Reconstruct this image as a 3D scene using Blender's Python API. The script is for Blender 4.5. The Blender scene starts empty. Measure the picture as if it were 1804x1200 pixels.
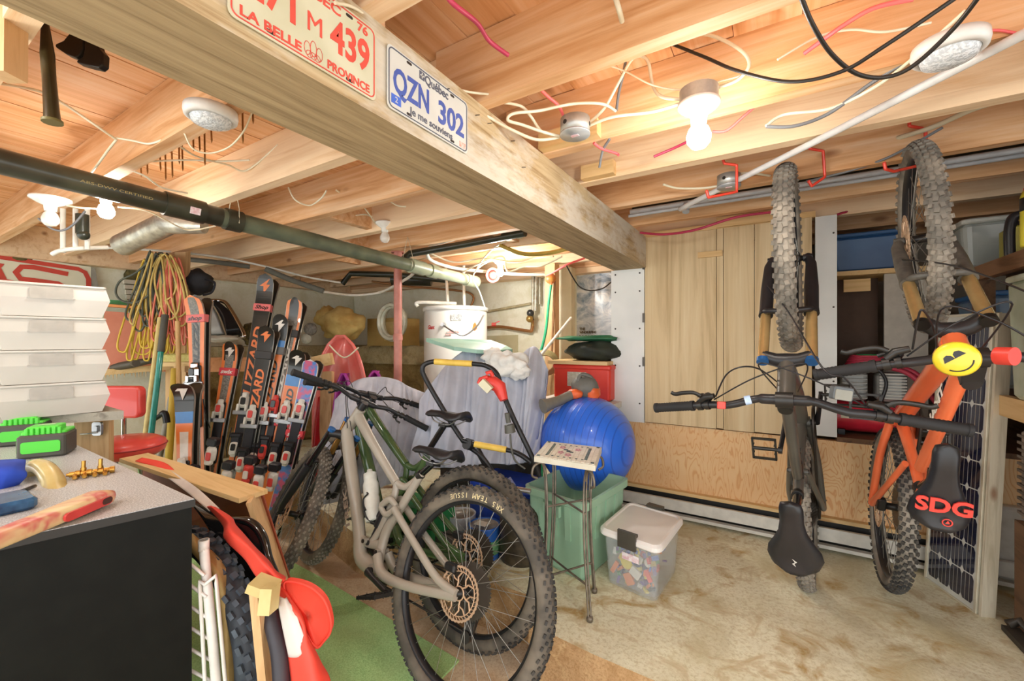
import bpy, math, random
from mathutils import Vector, Matrix, Euler
PI = math.pi
random.seed(7)
scene = bpy.context.scene
COL = scene.collection

# ---------------------------------------------------------------- camera
CAMZ = 1.12
YAW = math.radians(31.67)
cam_d = bpy.data.cameras.new('camera')
cam_d.sensor_width = 36.0
cam_d.lens = 36.0 * 750.0 / 1804.0
cam_d.clip_start = 0.02
cam = bpy.data.objects.new('camera', cam_d)
cam.location = (0, 0, CAMZ)
cam.rotation_euler = (PI / 2, 0, YAW)
COL.objects.link(cam)
scene.camera = cam

# ---------------------------------------------------------------- world + exposure
world = bpy.data.worlds.new('world')
scene.world = world
world.use_nodes = True
bg = world.node_tree.nodes['Background']
bg.inputs[0].default_value = (.96, 1.0, 1.0, 1)
bg.inputs[1].default_value = 1.75
scene.view_settings.view_transform = 'Standard'
scene.view_settings.look = 'None'
scene.view_settings.exposure = 0.72
scene.view_settings.gamma = 1.0
scene.view_settings.use_curve_mapping = False

def lamp(name, loc, power, color=(1, .985, .93), r=.03):
    l = bpy.data.lights.new(name, 'POINT')
    l.energy = power; l.color = color; l.shadow_soft_size = r
    o = bpy.data.objects.new(name, l); o.location = loc
    COL.objects.link(o)
    return o
# (lamps sit inside the bulbs, built in bulb_fixture below)
BULB_W = 19.0

# ---------------------------------------------------------------- geometry helpers
CR = Vector((math.cos(YAW), math.sin(YAW), 0)); CF = Vector((-math.sin(YAW), math.cos(YAW), 0))
CO = Vector((0, 0, CAMZ))
def ray(u, v): return CF + CR * ((u - 902) / 750.0) + Vector((0, 0, (600 - v) / 750.0))
def P(u, v, d): return CO + ray(u, v) * d
def PZ(u, v, z): r = ray(u, v); return CO + r * ((z - CAMZ) / r.z)
def PX(u, v, x): r = ray(u, v); return CO + r * (x / r.x)
def PY(u, v, y): r = ray(u, v); return CO + r * (y / r.y)
V = Vector
def frame_from(a, b, hint=(0, 0, 1)):
    z = (V(b) - V(a)).normalized(); h = V(hint)
    if abs(z.dot(h)) > .98: h = V((1, 0, 0)) if abs(z.x) < .9 else V((0, 1, 0))
    x = h.cross(z).normalized(); y = z.cross(x)
    return x, y, z
def basis(o, x, y, z):
    m = Matrix.Identity(4)
    for i, a in enumerate((x, y, z)):
        for j in range(3): m[j][i] = a[j]
    m.translation = V(o)
    return m
def rotz(a): return Matrix.Rotation(a, 4, 'Z')
def rotx(a): return Matrix.Rotation(a, 4, 'X')
def roty(a): return Matrix.Rotation(a, 4, 'Y')
def T(*a): return Matrix.Translation(V(a if len(a) == 3 else a[0]))

class MB:
    def __init__(s, M=None): s.v = []; s.f = []; s.m = []; s.M = M; s.mi = 0; s.sm = []
    def add(s, vs, fs, smooth=False, M=None):
        n = len(s.v); X = M if M is not None else None
        for p in vs:
            p = V(p)
            if X is not None: p = X @ p
            if s.M is not None: p = s.M @ p
            s.v.append(p)
        for f in fs: s.f.append([i + n for i in f]); s.m.append(s.mi); s.sm.append(smooth)
        return s
    def box(s, c, d, M=None, taper=1.0):
        x, y, z = [k / 2 for k in d]; cx, cy, cz = c; t = taper
        vs = [(cx + a * x * (t if k > 0 else 1), cy + b * y * (t if k > 0 else 1), cz + k * z) for k in (-1, 1) for b in (-1, 1) for a in (-1, 1)]
        return s.add(vs, [(0, 2, 3, 1), (4, 5, 7, 6), (0, 1, 5, 4), (2, 6, 7, 3), (0, 4, 6, 2), (1, 3, 7, 5)], False, M)
    def bb(s, lo, hi, M=None):
        return s.box([(a + b) / 2 for a, b in zip(lo, hi)], [abs(b - a) for a, b in zip(lo, hi)], M)
    def rbox(s, c, d, r=.01, M=None, n=3, top_r=None):
        """box with rounded vertical corners and slightly chamfered rims"""
        x, y, z = [k / 2 for k in d]; r = min(r, x * .99, y * .99)
        e = min(r * .5, z * .5) if top_r is None else top_r
        rings = [(-z, e), (-z + e, 0), (z - e, 0), (z, e)]
        vs = []; N = 4 * (n + 1)
        for zz, ins in rings:
            for q, (sx, sy) in enumerate(((1, 1), (-1, 1), (-1, -1), (1, -1))):
                for k in range(n + 1):
                    a = PI / 2 * (q + k / n)
                    vs.append((c[0] + sx * (x - r) + (r - ins) * math.cos(a), c[1] + sy * (y - r) + (r - ins) * math.sin(a), c[2] + zz))
        fs = [list(range(N))[::-1], list(range(3 * N, 4 * N))]
        for k in range(3):
            for i in range(N): j = (i + 1) % N; fs.append((k * N + i, k * N + j, (k + 1) * N + j, (k + 1) * N + i))
        return s.add(vs, fs, False, M)
    def bar(s, a, b, w, h, hint=(0, 0, 1), w2=None, h2=None):
        """box beam from a to b; w across, h along hint"""
        a = V(a); b = V(b); x, y, z = frame_from(a, b, hint); vs = []
        for p, ww, hh in ((a, w, h), (b, w2 or w, h2 or h)):
            for i, j in ((-1, -1), (1, -1), (1, 1), (-1, 1)): vs.append(p + x * (i * ww / 2) + y * (j * hh / 2))
        return s.add(vs, [(0, 3, 2, 1), (4, 5, 6, 7), (0, 1, 5, 4), (1, 2, 6, 5), (2, 3, 7, 6), (3, 0, 4, 7)])
    def cyl(s, a, b, r, r2=None, n=16, caps=True, M=None):
        r2 = r if r2 is None else r2
        a = V(a); b = V(b); x, y, z = frame_from(a, b); vs = []
        for p, q in ((a, r), (b, r2)):
            for i in range(n): t = 2 * PI * i / n; vs.append(p + x * (q * math.cos(t)) + y * (q * math.sin(t)))
        fs = [(i, (i + 1) % n, n + (i + 1) % n, n + i) for i in range(n)]
        s.add(vs, fs, True, M)
        if caps: s.add(vs, [list(range(n))[::-1], list(range(n, 2 * n))], False, M)
        return s
    def tube(s, pts, r, n=8, closed=False, caps=True, flat=1.0, M=None, fhint=None):
        pts = [V(p) for p in pts]; k = len(pts); rs = r if isinstance(r, (list, tuple)) else [r] * k
        vs = []; x = None
        for i, p in enumerate(pts):
            if closed: d = pts[(i + 1) % k] - pts[i - 1]
            else: d = pts[min(i + 1, k - 1)] - pts[max(i - 1, 0)]
            if d.length < 1e-9: d = V((0, 0, 1))
            d.normalize()
            if fhint is not None:
                x = V(fhint); x = (x - d * x.dot(d)).normalized()
            elif x is None: x, _, _ = frame_from((0, 0, 0), d)
            else:
                x = x - d * x.dot(d)
                if x.length < 1e-6: x, _, _ = frame_from((0, 0, 0), d)
                x.normalize()
            y = d.cross(x)
            for j in range(n):
                t = 2 * PI * j / n; vs.append(p + x * (rs[i] * math.cos(t) * flat) + y * (rs[i] * math.sin(t)))
        fs = []; m = k if closed else k - 1
        for i in range(m):
            i2 = (i + 1) % k
            for j in range(n): fs.append((i * n + j, i * n + (j + 1) % n, i2 * n + (j + 1) % n, i2 * n + j))
        s.add(vs, fs, True, M)
        if caps and not closed: s.add(vs[:n] + vs[-n:], [list(range(n))[::-1], list(range(n, 2 * n))], False, M)
        return s
    def lathe(s, prof, M=None, n=24, closed=False):
        vs = []; k = len(prof)
        for r, z in prof:
            for i in range(n): t = 2 * PI * i / n; vs.append((r * math.cos(t), r * math.sin(t), z))
        fs = []
        for a in range(k - 1 if not closed else k):
            b = (a + 1) % k
            for i in range(n): j = (i + 1) % n; fs.append((a * n + i, a * n + j, b * n + j, b * n + i))
        return s.add(vs, fs, True, M)
    def prism(s, poly, h, M=None, z0=0.0):
        n = len(poly); vs = [(x, y, z0) for x, y in poly] + [(x, y, z0 + h) for x, y in poly]
        return s.add(vs, [list(range(n))[::-1], list(range(n, 2 * n))] + [(i, (i + 1) % n, n + (i + 1) % n, n + i) for i in range(n)], False, M)
    def grid(s, fn, nu, nv, thick=0.0, smooth=True, M=None):
        vs = [V(fn(i / nu, j / nv)) for j in range(nv + 1) for i in range(nu + 1)]
        W = nu + 1
        fs = [(j * W + i, j * W + i + 1, (j + 1) * W + i + 1, (j + 1) * W + i) for j in range(nv) for i in range(nu)]
        if thick:
            N = len(vs); nor = [V((0, 0, 0)) for _ in vs]
            for f in fs:
                q = (vs[f[1]] - vs[f[0]]).cross(vs[f[3]] - vs[f[0]])
                for i in f: nor[i] += q
            vs2 = [p - (q.normalized() if q.length > 1e-12 else V((0, 0, 1))) * thick for p, q in zip(vs, nor)]
            bf = [tuple(i + N for i in f[::-1]) for f in fs]
            edge = [i for i in range(W)] + [j * W + nu for j in range(1, nv + 1)] + [nv * W + i for i in range(nu - 1, -1, -1)] + [j * W for j in range(nv - 1, 0, -1)]
            sf = []
            for a in range(len(edge)):
                b = (a + 1) % len(edge); sf.append((edge[b], edge[a], edge[a] + N, edge[b] + N))
            return s.add(vs + vs2, fs + bf + sf, smooth, M)
        return s.add(vs, fs, smooth, M)
    def sphere(s, c, r, n=16, m=10, sc=(1, 1, 1), M=None):
        vs = []; c = V(c)
        for j in range(1, m):
            p = PI * j / m
            for i in range(n): t = 2 * PI * i / n; vs.append(c + V((r * sc[0] * math.sin(p) * math.cos(t), r * sc[1] * math.sin(p) * math.sin(t), r * sc[2] * math.cos(p))))
        top = len(vs); vs.append(c + V((0, 0, r * sc[2]))); vs.append(c - V((0, 0, r * sc[2])))
        fs = [(j * n + i, (j + 1) * n + i, (j + 1) * n + (i + 1) % n, j * n + (i + 1) % n) for j in range(m - 2) for i in range(n)]
        fs += [(top, i, (i + 1) % n) for i in range(n)] + [(top + 1, (m - 2) * n + (i + 1) % n, (m - 2) * n + i) for i in range(n)]
        return s.add(vs, fs, True, M)
    def blob(s, c, sc, seed=0, amp=.2, n=20, m=14, M=None):
        rnd = random.Random(seed); ph = [(rnd.uniform(0, 6), rnd.uniform(0, 6), rnd.uniform(0, 6)) for _ in range(4)]
        c = V(c); b = MB(); b.sphere((0, 0, 0), 1, n, m)
        vs = []
        for p in b.v:
            k = 1 + amp * sum(math.sin((i + 2) * p[a % 3] * 1.7 + q[0]) * math.cos((i + 1.5) * p[(a + 1) % 3] * 1.9 + q[1]) for i, q in enumerate(ph) for a in (i,)) / 1.6
            vs.append(c + V((p.x * sc[0], p.y * sc[1], p.z * sc[2])) * k - c * (k - 1) if False else c + V((p.x * sc[0] * k, p.y * sc[1] * k, p.z * sc[2] * k)))
        return s.add(vs, b.f, True, M)
    def text(s, txt, size, M, thick=.0008, width=None, bold=0.0, shear=0.0, center=True):
        vs, fs = text_geo(txt, size, thick, bold, shear)
        if not vs: return s
        x0 = min(p.x for p in vs); x1 = max(p.x for p in vs)
        k = (width / (x1 - x0)) if width else 1
        off = (x0 + x1) / 2 if center else x0
        return s.add([((p.x - off) * k, p.y, p.z) for p in vs], fs, False, M)
    def build(s, name, mat, parent=None, local=False):
        me = bpy.data.meshes.new(name)
        vs = s.v; o = bpy.data.objects.new(name, me)
        if parent is not None and not local:
            inv = world_of(parent).inverted(); vs = [inv @ p for p in vs]
        me.from_pydata([tuple(p) for p in vs], [], s.f)
        ms = mat if isinstance(mat, (list, tuple)) else [mat]
        for m in ms: me.materials.append(m)
        me.polygons.foreach_set('material_index', s.m)
        me.polygons.foreach_set('use_smooth', s.sm)
        me.update()
        COL.objects.link(o)
        if parent is not None: o.parent = parent
        return o

def world_of(o):
    m = o.matrix_basis.copy(); p = o.parent
    while p is not None: m = p.matrix_basis @ m; p = p.parent
    return m
_tc = {}
def text_geo(txt, size, thick, bold, shear):
    key = (txt, size, thick, bold, shear)
    if key in _tc: return _tc[key]
    cu = bpy.data.curves.new('lettering', 'FONT')
    cu.body = txt; cu.size = size; cu.extrude = thick; cu.offset = bold; cu.shear = shear; cu.resolution_u = 3
    o = bpy.data.objects.new('lettering', cu); COL.objects.link(o)
    bpy.context.view_layer.update()
    me = bpy.data.meshes.new_from_object(o)
    vs = [v.co.copy() for v in me.vertices]; fs = [list(p.vertices) for p in me.polygons]
    bpy.data.objects.remove(o); bpy.data.curves.remove(cu); bpy.data.meshes.remove(me)
    _tc[key] = (vs, fs)
    return vs, fs

def tag(o, label, cat, group=None, kind=None):
    o['label'] = label; o['category'] = cat
    if group: o['group'] = group
    if kind: o['kind'] = kind
    return o
def thing(name, label, cat, loc=(0, 0, 0), rot=None, group=None):
    o = bpy.data.objects.new(name, None); o.empty_display_size = .1
    o.location = V(loc)
    if rot is not None:
        if isinstance(rot, (int, float)): o.rotation_euler = (0, 0, rot)
        else: o.matrix_basis = rot
    COL.objects.link(o)
    return tag(o, label, cat, group)
def struct(o, label=None):
    o['kind'] = 'structure'
    return o
def spline(pts, n=8, closed=False):
    """Catmull-Rom through points"""
    pts = [V(p) for p in pts]; out = []; k = len(pts)
    for i in range(k if closed else k - 1):
        p0 = pts[(i - 1) % k] if (closed or i > 0) else pts[0]; p1 = pts[i]; p2 = pts[(i + 1) % k]
        p3 = pts[(i + 2) % k] if (closed or i + 2 < k) else pts[-1]
        for j in range(n):
            t = j / n
            out.append(.5 * ((2 * p1) + (p2 - p0) * t + (2 * p0 - 5 * p1 + 4 * p2 - p3) * t * t + (3 * p1 - p0 - 3 * p2 + p3) * t ** 3))
    if not closed: out.append(pts[-1])
    return out
def rrect(w, h, r, n=4):
    out = []
    for q, (sx, sy) in enumerate(((1, 1), (-1, 1), (-1, -1), (1, -1))):
        for k in range(n + 1):
            a = PI / 2 * (q + k / n); out.append((sx * (w / 2 - r) + r * math.cos(a), sy * (h / 2 - r) + r * math.sin(a)))
    return out

# ---------------------------------------------------------------- materials
MATS = {}
def lin(c):
    if isinstance(c, str):
        c = [int(c[i:i + 2], 16) / 255 for i in (0, 2, 4)]
    return tuple(((x / 12.92) if x <= .04045 else ((x + .055) / 1.055) ** 2.4) for x in c) + (1,)
class N:
    def __init__(s, name):
        s.m = bpy.data.materials.new(name); s.m.use_nodes = True; s.t = s.m.node_tree; s.b = s.t.nodes['Principled BSDF']
    def n(s, typ, **k):
        x = s.t.nodes.new(typ)
        for a, v in k.items():
            if a in x.inputs: x.inputs[a].default_value = v
            else: setattr(x, a, v)
        return x
    def l(s, a, b): s.t.links.new(a, b)
    def coords(s, scale=(1, 1, 1), rot=(0, 0, 0), src='Object'):
        tc = s.n('ShaderNodeTexCoord'); mp = s.n('ShaderNodeMapping'); mp.inputs['Scale'].default_value = scale; mp.inputs['Rotation'].default_value = rot
        s.l(tc.outputs[src], mp.inputs[0]); return mp.outputs[0]
    def noise(s, co, scale, detail=3, rough=.55, dist=0):
        x = s.n('ShaderNodeTexNoise'); x.inputs['Scale'].default_value = scale; x.inputs['Detail'].default_value = detail; x.inputs['Roughness'].default_value = rough; x.inputs['Distortion'].default_value = dist
        s.l(co, x.inputs['Vector']); return x.outputs['Fac']
    def ramp(s, fac, stops):
        r = s.n('ShaderNodeValToRGB'); e = r.color_ramp.elements
        while len(e) < len(stops): e.new(.5)
        for i, (p, c) in enumerate(stops): e[i].position = p; e[i].color = c
        s.l(fac, r.inputs[0]); return r.outputs[0]
    def mix(s, fac, a, b, mode='MIX'):
        x = s.n('ShaderNodeMix'); x.data_type = 'RGBA'; x.blend_type = mode
        for k, q in ((0, fac), (6, a), (7, b)):
            if hasattr(q, 'links'): s.l(q, x.inputs[k])
            else: x.inputs[k].default_value = q
        return x.outputs[2]
    def math(s, op, a, b=0.0):
        x = s.n('ShaderNodeMath'); x.operation = op
        for k, q in enumerate((a, b)):
            if hasattr(q, 'links'): s.l(q, x.inputs[k])
            else: x.inputs[k].default_value = q
        return x.outputs[0]
    def bump(s, h, strength=.3, dist=.01):
        x = s.n('ShaderNodeBump'); x.inputs['Strength'].default_value = strength; x.inputs['Distance'].default_value = dist
        s.l(h, x.inputs['Height']); s.l(x.outputs[0], s.b.inputs['Normal'])
def M_(name, c, rough=.55, metal=0.0, c2=None, ns=20, bump=0.0, trans=0.0, alpha=1.0, coat=0.0, sheen=0, lo=.35, hi=.65, emit=None):
    if name in MATS: return MATS[name]
    q = N(name); b = q.b
    b.inputs['Roughness'].default_value = rough; b.inputs['Metallic'].default_value = metal
    b.inputs['Transmission Weight'].default_value = trans; b.inputs['Alpha'].default_value = alpha; b.inputs['Coat Weight'].default_value = coat
    b.inputs['Base Color'].default_value = lin(c)
    co = q.coords()
    fac = q.noise(co, ns, 3)
    col = q.ramp(fac, [(lo, lin(c)), (hi, lin(c2) if c2 else tuple(x * .86 for x in lin(c)[:3]) + (1,))])
    q.l(col, b.inputs['Base Color'])
    if bump: q.bump(fac, bump, .004)
    if emit: b.inputs['Emission Color'].default_value = lin(c); b.inputs['Emission Strength'].default_value = emit
    MATS[name] = q.m
    return q.m
def wood(name, c1, c2, axis='X', scale=1.0, knot='7a4a28', rough=.7, knots=True, c3=None):
    if name in MATS: return MATS[name]
    q = N(name); q.b.inputs['Roughness'].default_value = rough
    i = 'XYZ'.index(axis); sc = [16 * scale] * 3; sc[i] = .9 * scale
    co = q.coords(tuple(sc)); f = q.noise(co, 1.6, 5, .6, .6)
    col = q.ramp(f, [(.3, lin(c2)), (.5, lin(c1)), (.72, lin(c3 or c1))])
    sc2 = [90 * scale] * 3; sc2[i] = 2.5 * scale
    f2 = q.noise(q.coords(tuple(sc2)), 1.5, 3)
    col = q.mix(q.math('MULTIPLY', f2, .35), col, lin(c2))
    if knots:
        vo = q.n('ShaderNodeTexVoronoi'); vo.feature = 'F1'; s3 = [6.0 * scale] * 3; s3[i] = 2.6 * scale
        q.l(q.coords(tuple(s3)), vo.inputs['Vector']); vo.inputs['Scale'].default_value = 1.0
        k = q.ramp(vo.outputs['Distance'], [(.05, (1, 1, 1, 1)), (.13, (0, 0, 0, 1))])
        col = q.mix(q.math('MULTIPLY', k, .75), col, lin(knot))
    q.l(col, q.b.inputs['Base Color']); q.bump(f2, .18, .003)
    MATS[name] = q.m
    return q.m
# ================================================================ materials of the room
W_joist = wood('joist_fir', 'e2b486', 'c68e5a', 'X', 1.0, '8d5630', c3='f0d2ae')
W_joist2 = wood('joist_pine', 'f0d4b0', 'dab284', 'X', 1.0, '94603a', c3='f6dcb6')
W_sub = wood('subfloor_board', 'e6b082', 'cc9058', 'Y', .8, '8a5028', c3='f2ccA6')
W_beamL = wood('beam_timber', 'b09672', '7c6440', 'Y', 1.6, '57442a', c3='c9b08a')
W_pale = wood('pale_pine', 'e6c48e', 'cda468', 'Y', 1.0, 'a87840')
W_paleX = wood('pale_pine_across', 'e6c48e', 'cda468', 'X', 1.0, 'a87840')
W_paleZ = wood('pale_pine_upright', 'deb888', 'c09464', 'Z', 1.0, '90603a')
W_grey = wood('weathered_board', 'b9b3a4', '827c70', 'X', 1.0, '5d564c')
W_dark = wood('dark_board', '7a5a40', '4c3626', 'Y', 1.0, '33241a')
W_panel = wood('rough_panel_wood', 'dec69c', 'b69a70', 'Z', .55, 'ac7448', c3='e8d6b0')

def concrete(name, c1, c2, c3, s=1.0, bump=.35, rough=.85):
    q = N(name); q.b.inputs['Roughness'].default_value = rough
    a = q.noise(q.coords(), 1.7 * s, 6, .62, .4); b = q.noise(q.coords(), 60 * s, 5, .75); c = q.noise(q.coords((1, 1, 1), (0, 0, .7)), 5.5 * s, 4, .6, 1.2)
    col = q.ramp(a, [(.36, lin(c2)), (.52, lin(c1)), (.7, lin(c1))])
    col = q.mix(q.ramp(c, [(.52, (0, 0, 0, 1)), (.68, (1, 1, 1, 1))]), col, lin(c3))
    col = q.mix(q.math('MULTIPLY', q.ramp(b, [(.47, (0, 0, 0, 1)), (.62, (1, 1, 1, 1))]), .75), col, lin(c2))
    q.l(col, q.b.inputs['Base Color']); q.bump(b, bump, .006); MATS[name] = q.m
    return q.m
C_floor = concrete('slab_concrete', 'e9e6cc', 'c9bf98', 'b89a64', 1.0)
C_low = concrete('lower_concrete', 'e8d6ba', 'c8ab86', 'd8bc98', 1.3)
C_riser = concrete('riser_concrete', 'c8a478', 'a07a4c', 'd2b284', 2.0, .6)
C_wall = concrete('painted_foundation', 'f3f1de', 'ebe7d0', 'e4dfc2', .8, .25)
C_ledge = concrete('rough_ledge_concrete', 'c2b28a', '94805a', 'a99668', 2.2, .8)
C_rock = concrete('foundation_rock', 'b79a62', '7b6238', '8f7444', 2.6, 1.0)
C_white = M_('white_paint', 'e8e9e6', .6, c2='dcdedc', ns=3)

def plywood():
    q = N('plywood_sheet'); q.b.inputs['Roughness'].default_value = .6
    f = q.noise(q.coords((6.5, 6.5, 1.7)), 1.3, 3, .5, .5)
    g = q.math('SINE', q.math('MULTIPLY', f, 120.0))
    col = q.ramp(g, [(.0, lin('efcb98')), (.70, lin('ecc48e')), (.97, lin('dca06c'))])
    big = q.noise(q.coords(), 2.2, 3)
    col = q.mix(q.ramp(big, [(.4, (0, 0, 0, 1)), (.7, (.5, .5, .5, 1))]), col, lin('e2ac74'))
    q.l(col, q.b.inputs['Base Color']); MATS['plywood_sheet'] = q.m
    return q.m
C_ply = plywood()

# ================================================================ floors
XL, YB = -4.95, 3.85          # left wall and back wall planes
ZL = -0.22                    # level of the lower floor
edge = [(3.0, 1.40), (1.0, 1.41), (.0, 1.43), (-.55, 1.445), (-.83, 1.47), (-.86, 1.635), (-1.3, 1.62), (-2.06, 1.62), (-2.6, 1.75), (-3.4, 1.82), (XL - .1, 1.9)]
m = MB()
poly = edge + [(XL - .1, YB + .3), (3.0, YB + .3)]
m.mi = 0; n = len(poly)
m.add([(x, y, 0) for x, y in poly], [list(range(n))[::-1]])
m.mi = 1
for (x0, y0), (x1, y1) in zip(edge, edge[1:]):
    L = math.hypot(x1 - x0, y1 - y0); k = max(1, int(L / .08))
    def fn(s, t, x0=x0, y0=y0, x1=x1, y1=y1):
        e = .03 * math.sin(t * 9 + s * 31) * t * (1 - t) * (0 if s in (0, 1) else 1)
        return (x0 + (x1 - x0) * s, y0 + (y1 - y0) * s + e, ZL * t)
    m.grid(fn, k, 3, 0, False)
m.v = [p for p in m.v]
struct(m.build('floor', [C_floor, C_riser]))
m = MB(); m.bb((XL - .1, -1.6, ZL - .05), (3.0, YB + .3, ZL))
struct(m.build('floor', C_low))

# ================================================================ walls
m = MB()
def wl(s, t): # left foundation wall, slightly lumpy
    return (XL + .02 * math.sin(s * 23) * math.sin(t * 7 + s * 5), -1.2 + (YB + 1.2) * s, ZL + (1.78 - ZL) * t)
m.grid(wl, 60, 24, .15); struct(m.build('wall_left', C_wall))
m = MB()
m.grid(lambda s, t: (XL - .1 + (-.85 - XL) * s, YB + .018 * math.sin(s * 27) * math.sin(t * 9 + s * 4), 0 + 1.78 * t), 50, 24, .15); struct(m.build('wall_back', C_wall))
m = MB(); m.bb((-.96, YB, 0), (2.2, YB + .1, 2.0)); struct(m.build('wall_back', M_('dim_board', 'a59b8c', .8, c2='8a8072', ns=4)))
m = MB(); m.bb((1.22, 1.6, 0), (1.3, YB, 2.0)); struct(m.build('wall_right', W_dark))
# sill and rim timbers on top of the foundation
m = MB(); m.bb((XL - .1, -1.2, 1.75), (XL + .12, YB, 2.0)); m.bb((XL + .1, YB - .12, 1.75), (-.9, YB + .1, 2.0)); struct(m.build('trim_1', W_joist2))
# subfloor
m = MB()
for i in range(50):
    x = XL - .1 + i * .165
    m.bb((x, -.95, 2.0 + .002 * (i % 3)), (x + .163, YB + .1, 2.03))
struct(m.build('ceiling', W_sub))
# joists, lapped over the beam
ys_r = [-.64, -.23, .18, .58, .985, 1.385, 1.73, 2.13, 2.53, 2.9, 3.3, 3.66]
ys_l = [-.62, -.21, .2, .61, 1.01, 1.417, 1.81, 2.21, 2.61, 3.01, 3.41, 3.7]
for i, y in enumerate(ys_r):
    m = MB(); t = .045 if i % 3 else .05
    m.bar((-.88, y + t / 2, 1.9), (2.4, y + t / 2 + (.0 if i != 5 else .01), 1.9), t, .2); struct(m.build('ceiling_joist', W_joist if i % 3 else W_joist2))
for i, y in enumerate(ys_l):
    m = MB(); t = .05
    m.bar((XL, y + t / 2, 1.9), (-.74, y + t / 2, 1.9), t, .2); struct(m.build('ceiling_joist', W_joist if i % 2 else W_joist2))
# blocking between joists and short nailing blocks
for (x, y0, y1, w) in ((-2.2, 1.47, 1.81, .05), (-2.7, 1.86, 2.21, .05), (-3.3, 2.26, 2.61, .05), (-1.6, 2.26, 2.61, .05), (.9, 2.18, 2.53, .05)):
    m = MB(); m.bb((x, y0, 1.82), (x + w, y1, 2.0)); struct(m.build('blocking', W_joist))
for (x, y, l) in ((-.62, 1.345, .22), (-.60, 1.69, .14), (-.62, .5, .12)):
    m = MB(); m.bb((x - .1, y, 1.805), (x + l - .1, y + .04, 1.86)); struct(m.build('nailing_block', W_paleX))
# main beam
m = MB()
def beamside(mm):
    L0, L1 = -.7, YB - .99
    mm.bar(((-.94 - .72) / 2, L0, 1.7), ((-.94 - .72) / 2, L1, 1.7), .22, .2)
beamside(m)
ob = struct(m.build('support_beam', None or M_('beam_underside', 'a88c5c', .8)))
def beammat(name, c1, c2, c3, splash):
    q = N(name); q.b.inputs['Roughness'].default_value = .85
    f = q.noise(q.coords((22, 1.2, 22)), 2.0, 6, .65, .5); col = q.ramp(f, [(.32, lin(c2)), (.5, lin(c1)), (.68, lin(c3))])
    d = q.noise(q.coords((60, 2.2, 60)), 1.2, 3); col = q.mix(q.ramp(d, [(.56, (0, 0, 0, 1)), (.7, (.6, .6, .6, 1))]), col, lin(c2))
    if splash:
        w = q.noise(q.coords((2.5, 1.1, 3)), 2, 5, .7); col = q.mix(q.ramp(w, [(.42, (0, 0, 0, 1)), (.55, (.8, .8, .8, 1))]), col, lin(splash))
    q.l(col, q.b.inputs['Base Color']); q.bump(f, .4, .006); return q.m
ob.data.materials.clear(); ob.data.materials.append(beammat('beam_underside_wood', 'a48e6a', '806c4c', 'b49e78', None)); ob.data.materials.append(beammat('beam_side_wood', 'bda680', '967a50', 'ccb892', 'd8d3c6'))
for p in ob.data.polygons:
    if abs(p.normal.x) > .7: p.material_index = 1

# panel wall under the far end of the beam
YW = 2.86
m = MB(); m.bb((-1.3, YW + .02, 0), (1.22, YW + .06, .575)); struct(m.build('wall_panel', C_ply))
m = MB(); m.bb((-.96, YW, .575), (-.735, YW + .03, 1.6)); m.mi = 1
for z in (.7, .95, 1.2, 1.45, 1.57):
    for x in (-.93, -.765): m.cyl((x, YW - .002, z), (x, YW + .002, z), .006, n=8)
struct(m.build('wall_pier', [C_white, M_('screw_dark', '3a352e', .5)]))
m = MB(); m.bb((.19, YW, .6), (.285, YW + .03, 1.797)); m.mi = 1
for z in (.9, 1.3, 1.7): m.cyl((.27, YW - .002, z), (.27, YW + .002, z), .005, n=8)
struct(m.build('wall_strip', [C_white, MATS['screw_dark']]))
m = MB(); m.bb((-.96, YW + .03, .575), (-.93, YB, 1.8)); struct(m.build('wall_return', W_paleZ))
# big rough boarded hatch
t = thing('boarded_hatch', 'large pale rough-sawn wooden hatch of upright boards under the joists, right of the beam end', 'door', ((-.728 + .17) / 2, YW - .012, .58))
xs = [-.728, -.30, -.262, -.10, .175]
for i in range(4):
    m = MB(); m.bb((xs[i] + .0015, YW - .015, .585 + .004 * (i % 2)), (xs[i + 1] - .0015, YW + .006, 1.795))
    m.build('board', W_panel, t)
m = MB(); m.box((-.335, YW - .024, 1.645), (.135, .016, .034), None); m.build('batten', W_paleX, t)
for z in (1.62, .98, 1.27): m = MB(); m.bb((-.742, YW - .02, z - .03), (-.727, YW - .002, z + .03)); m.build('hinge', M_('dark_steel', '55504a', .4, .8), t)
m = MB(); m.bb((-.735, YW - .01, 1.797), (.19, YW + .02, 1.83)); m.bb((-.3, YW - .03, 1.80), (.0, YW - .005, 1.86)); struct(m.build('trim_2', W_paleX))
# floor heater / flashing run along the panel wall
t = thing('baseboard_heater', 'long low cream metal baseboard heater along the plywood wall', 'heater', (0, YW - .04, 0))
m = MB(); m.bb((-1.3, YW - .02, .145), (1.2, YW + .02, .165)); m.build('top_rail', W_paleX, t)
m = MB(); m.bb((-1.3, YW - .005, .0), (1.2, YW + .018, .145)); m.build('back_plate', M_('slot_black', '1d1916', .6), t)
m = MB(); m.bb((-1.3, YW - .06, .055), (1.2, YW - .045, .118)); m.bb((-1.3, YW - .06, .118), (1.2, YW - .04, .122)); m.build('cover', M_('heater_cream', 'dedad0', .45), t)
m = MB(); m.bb((-1.3, YW - .075, .018), (1.2, YW - .04, .036)); m.build('lower_lip', MATS['heater_cream'], t)
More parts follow.
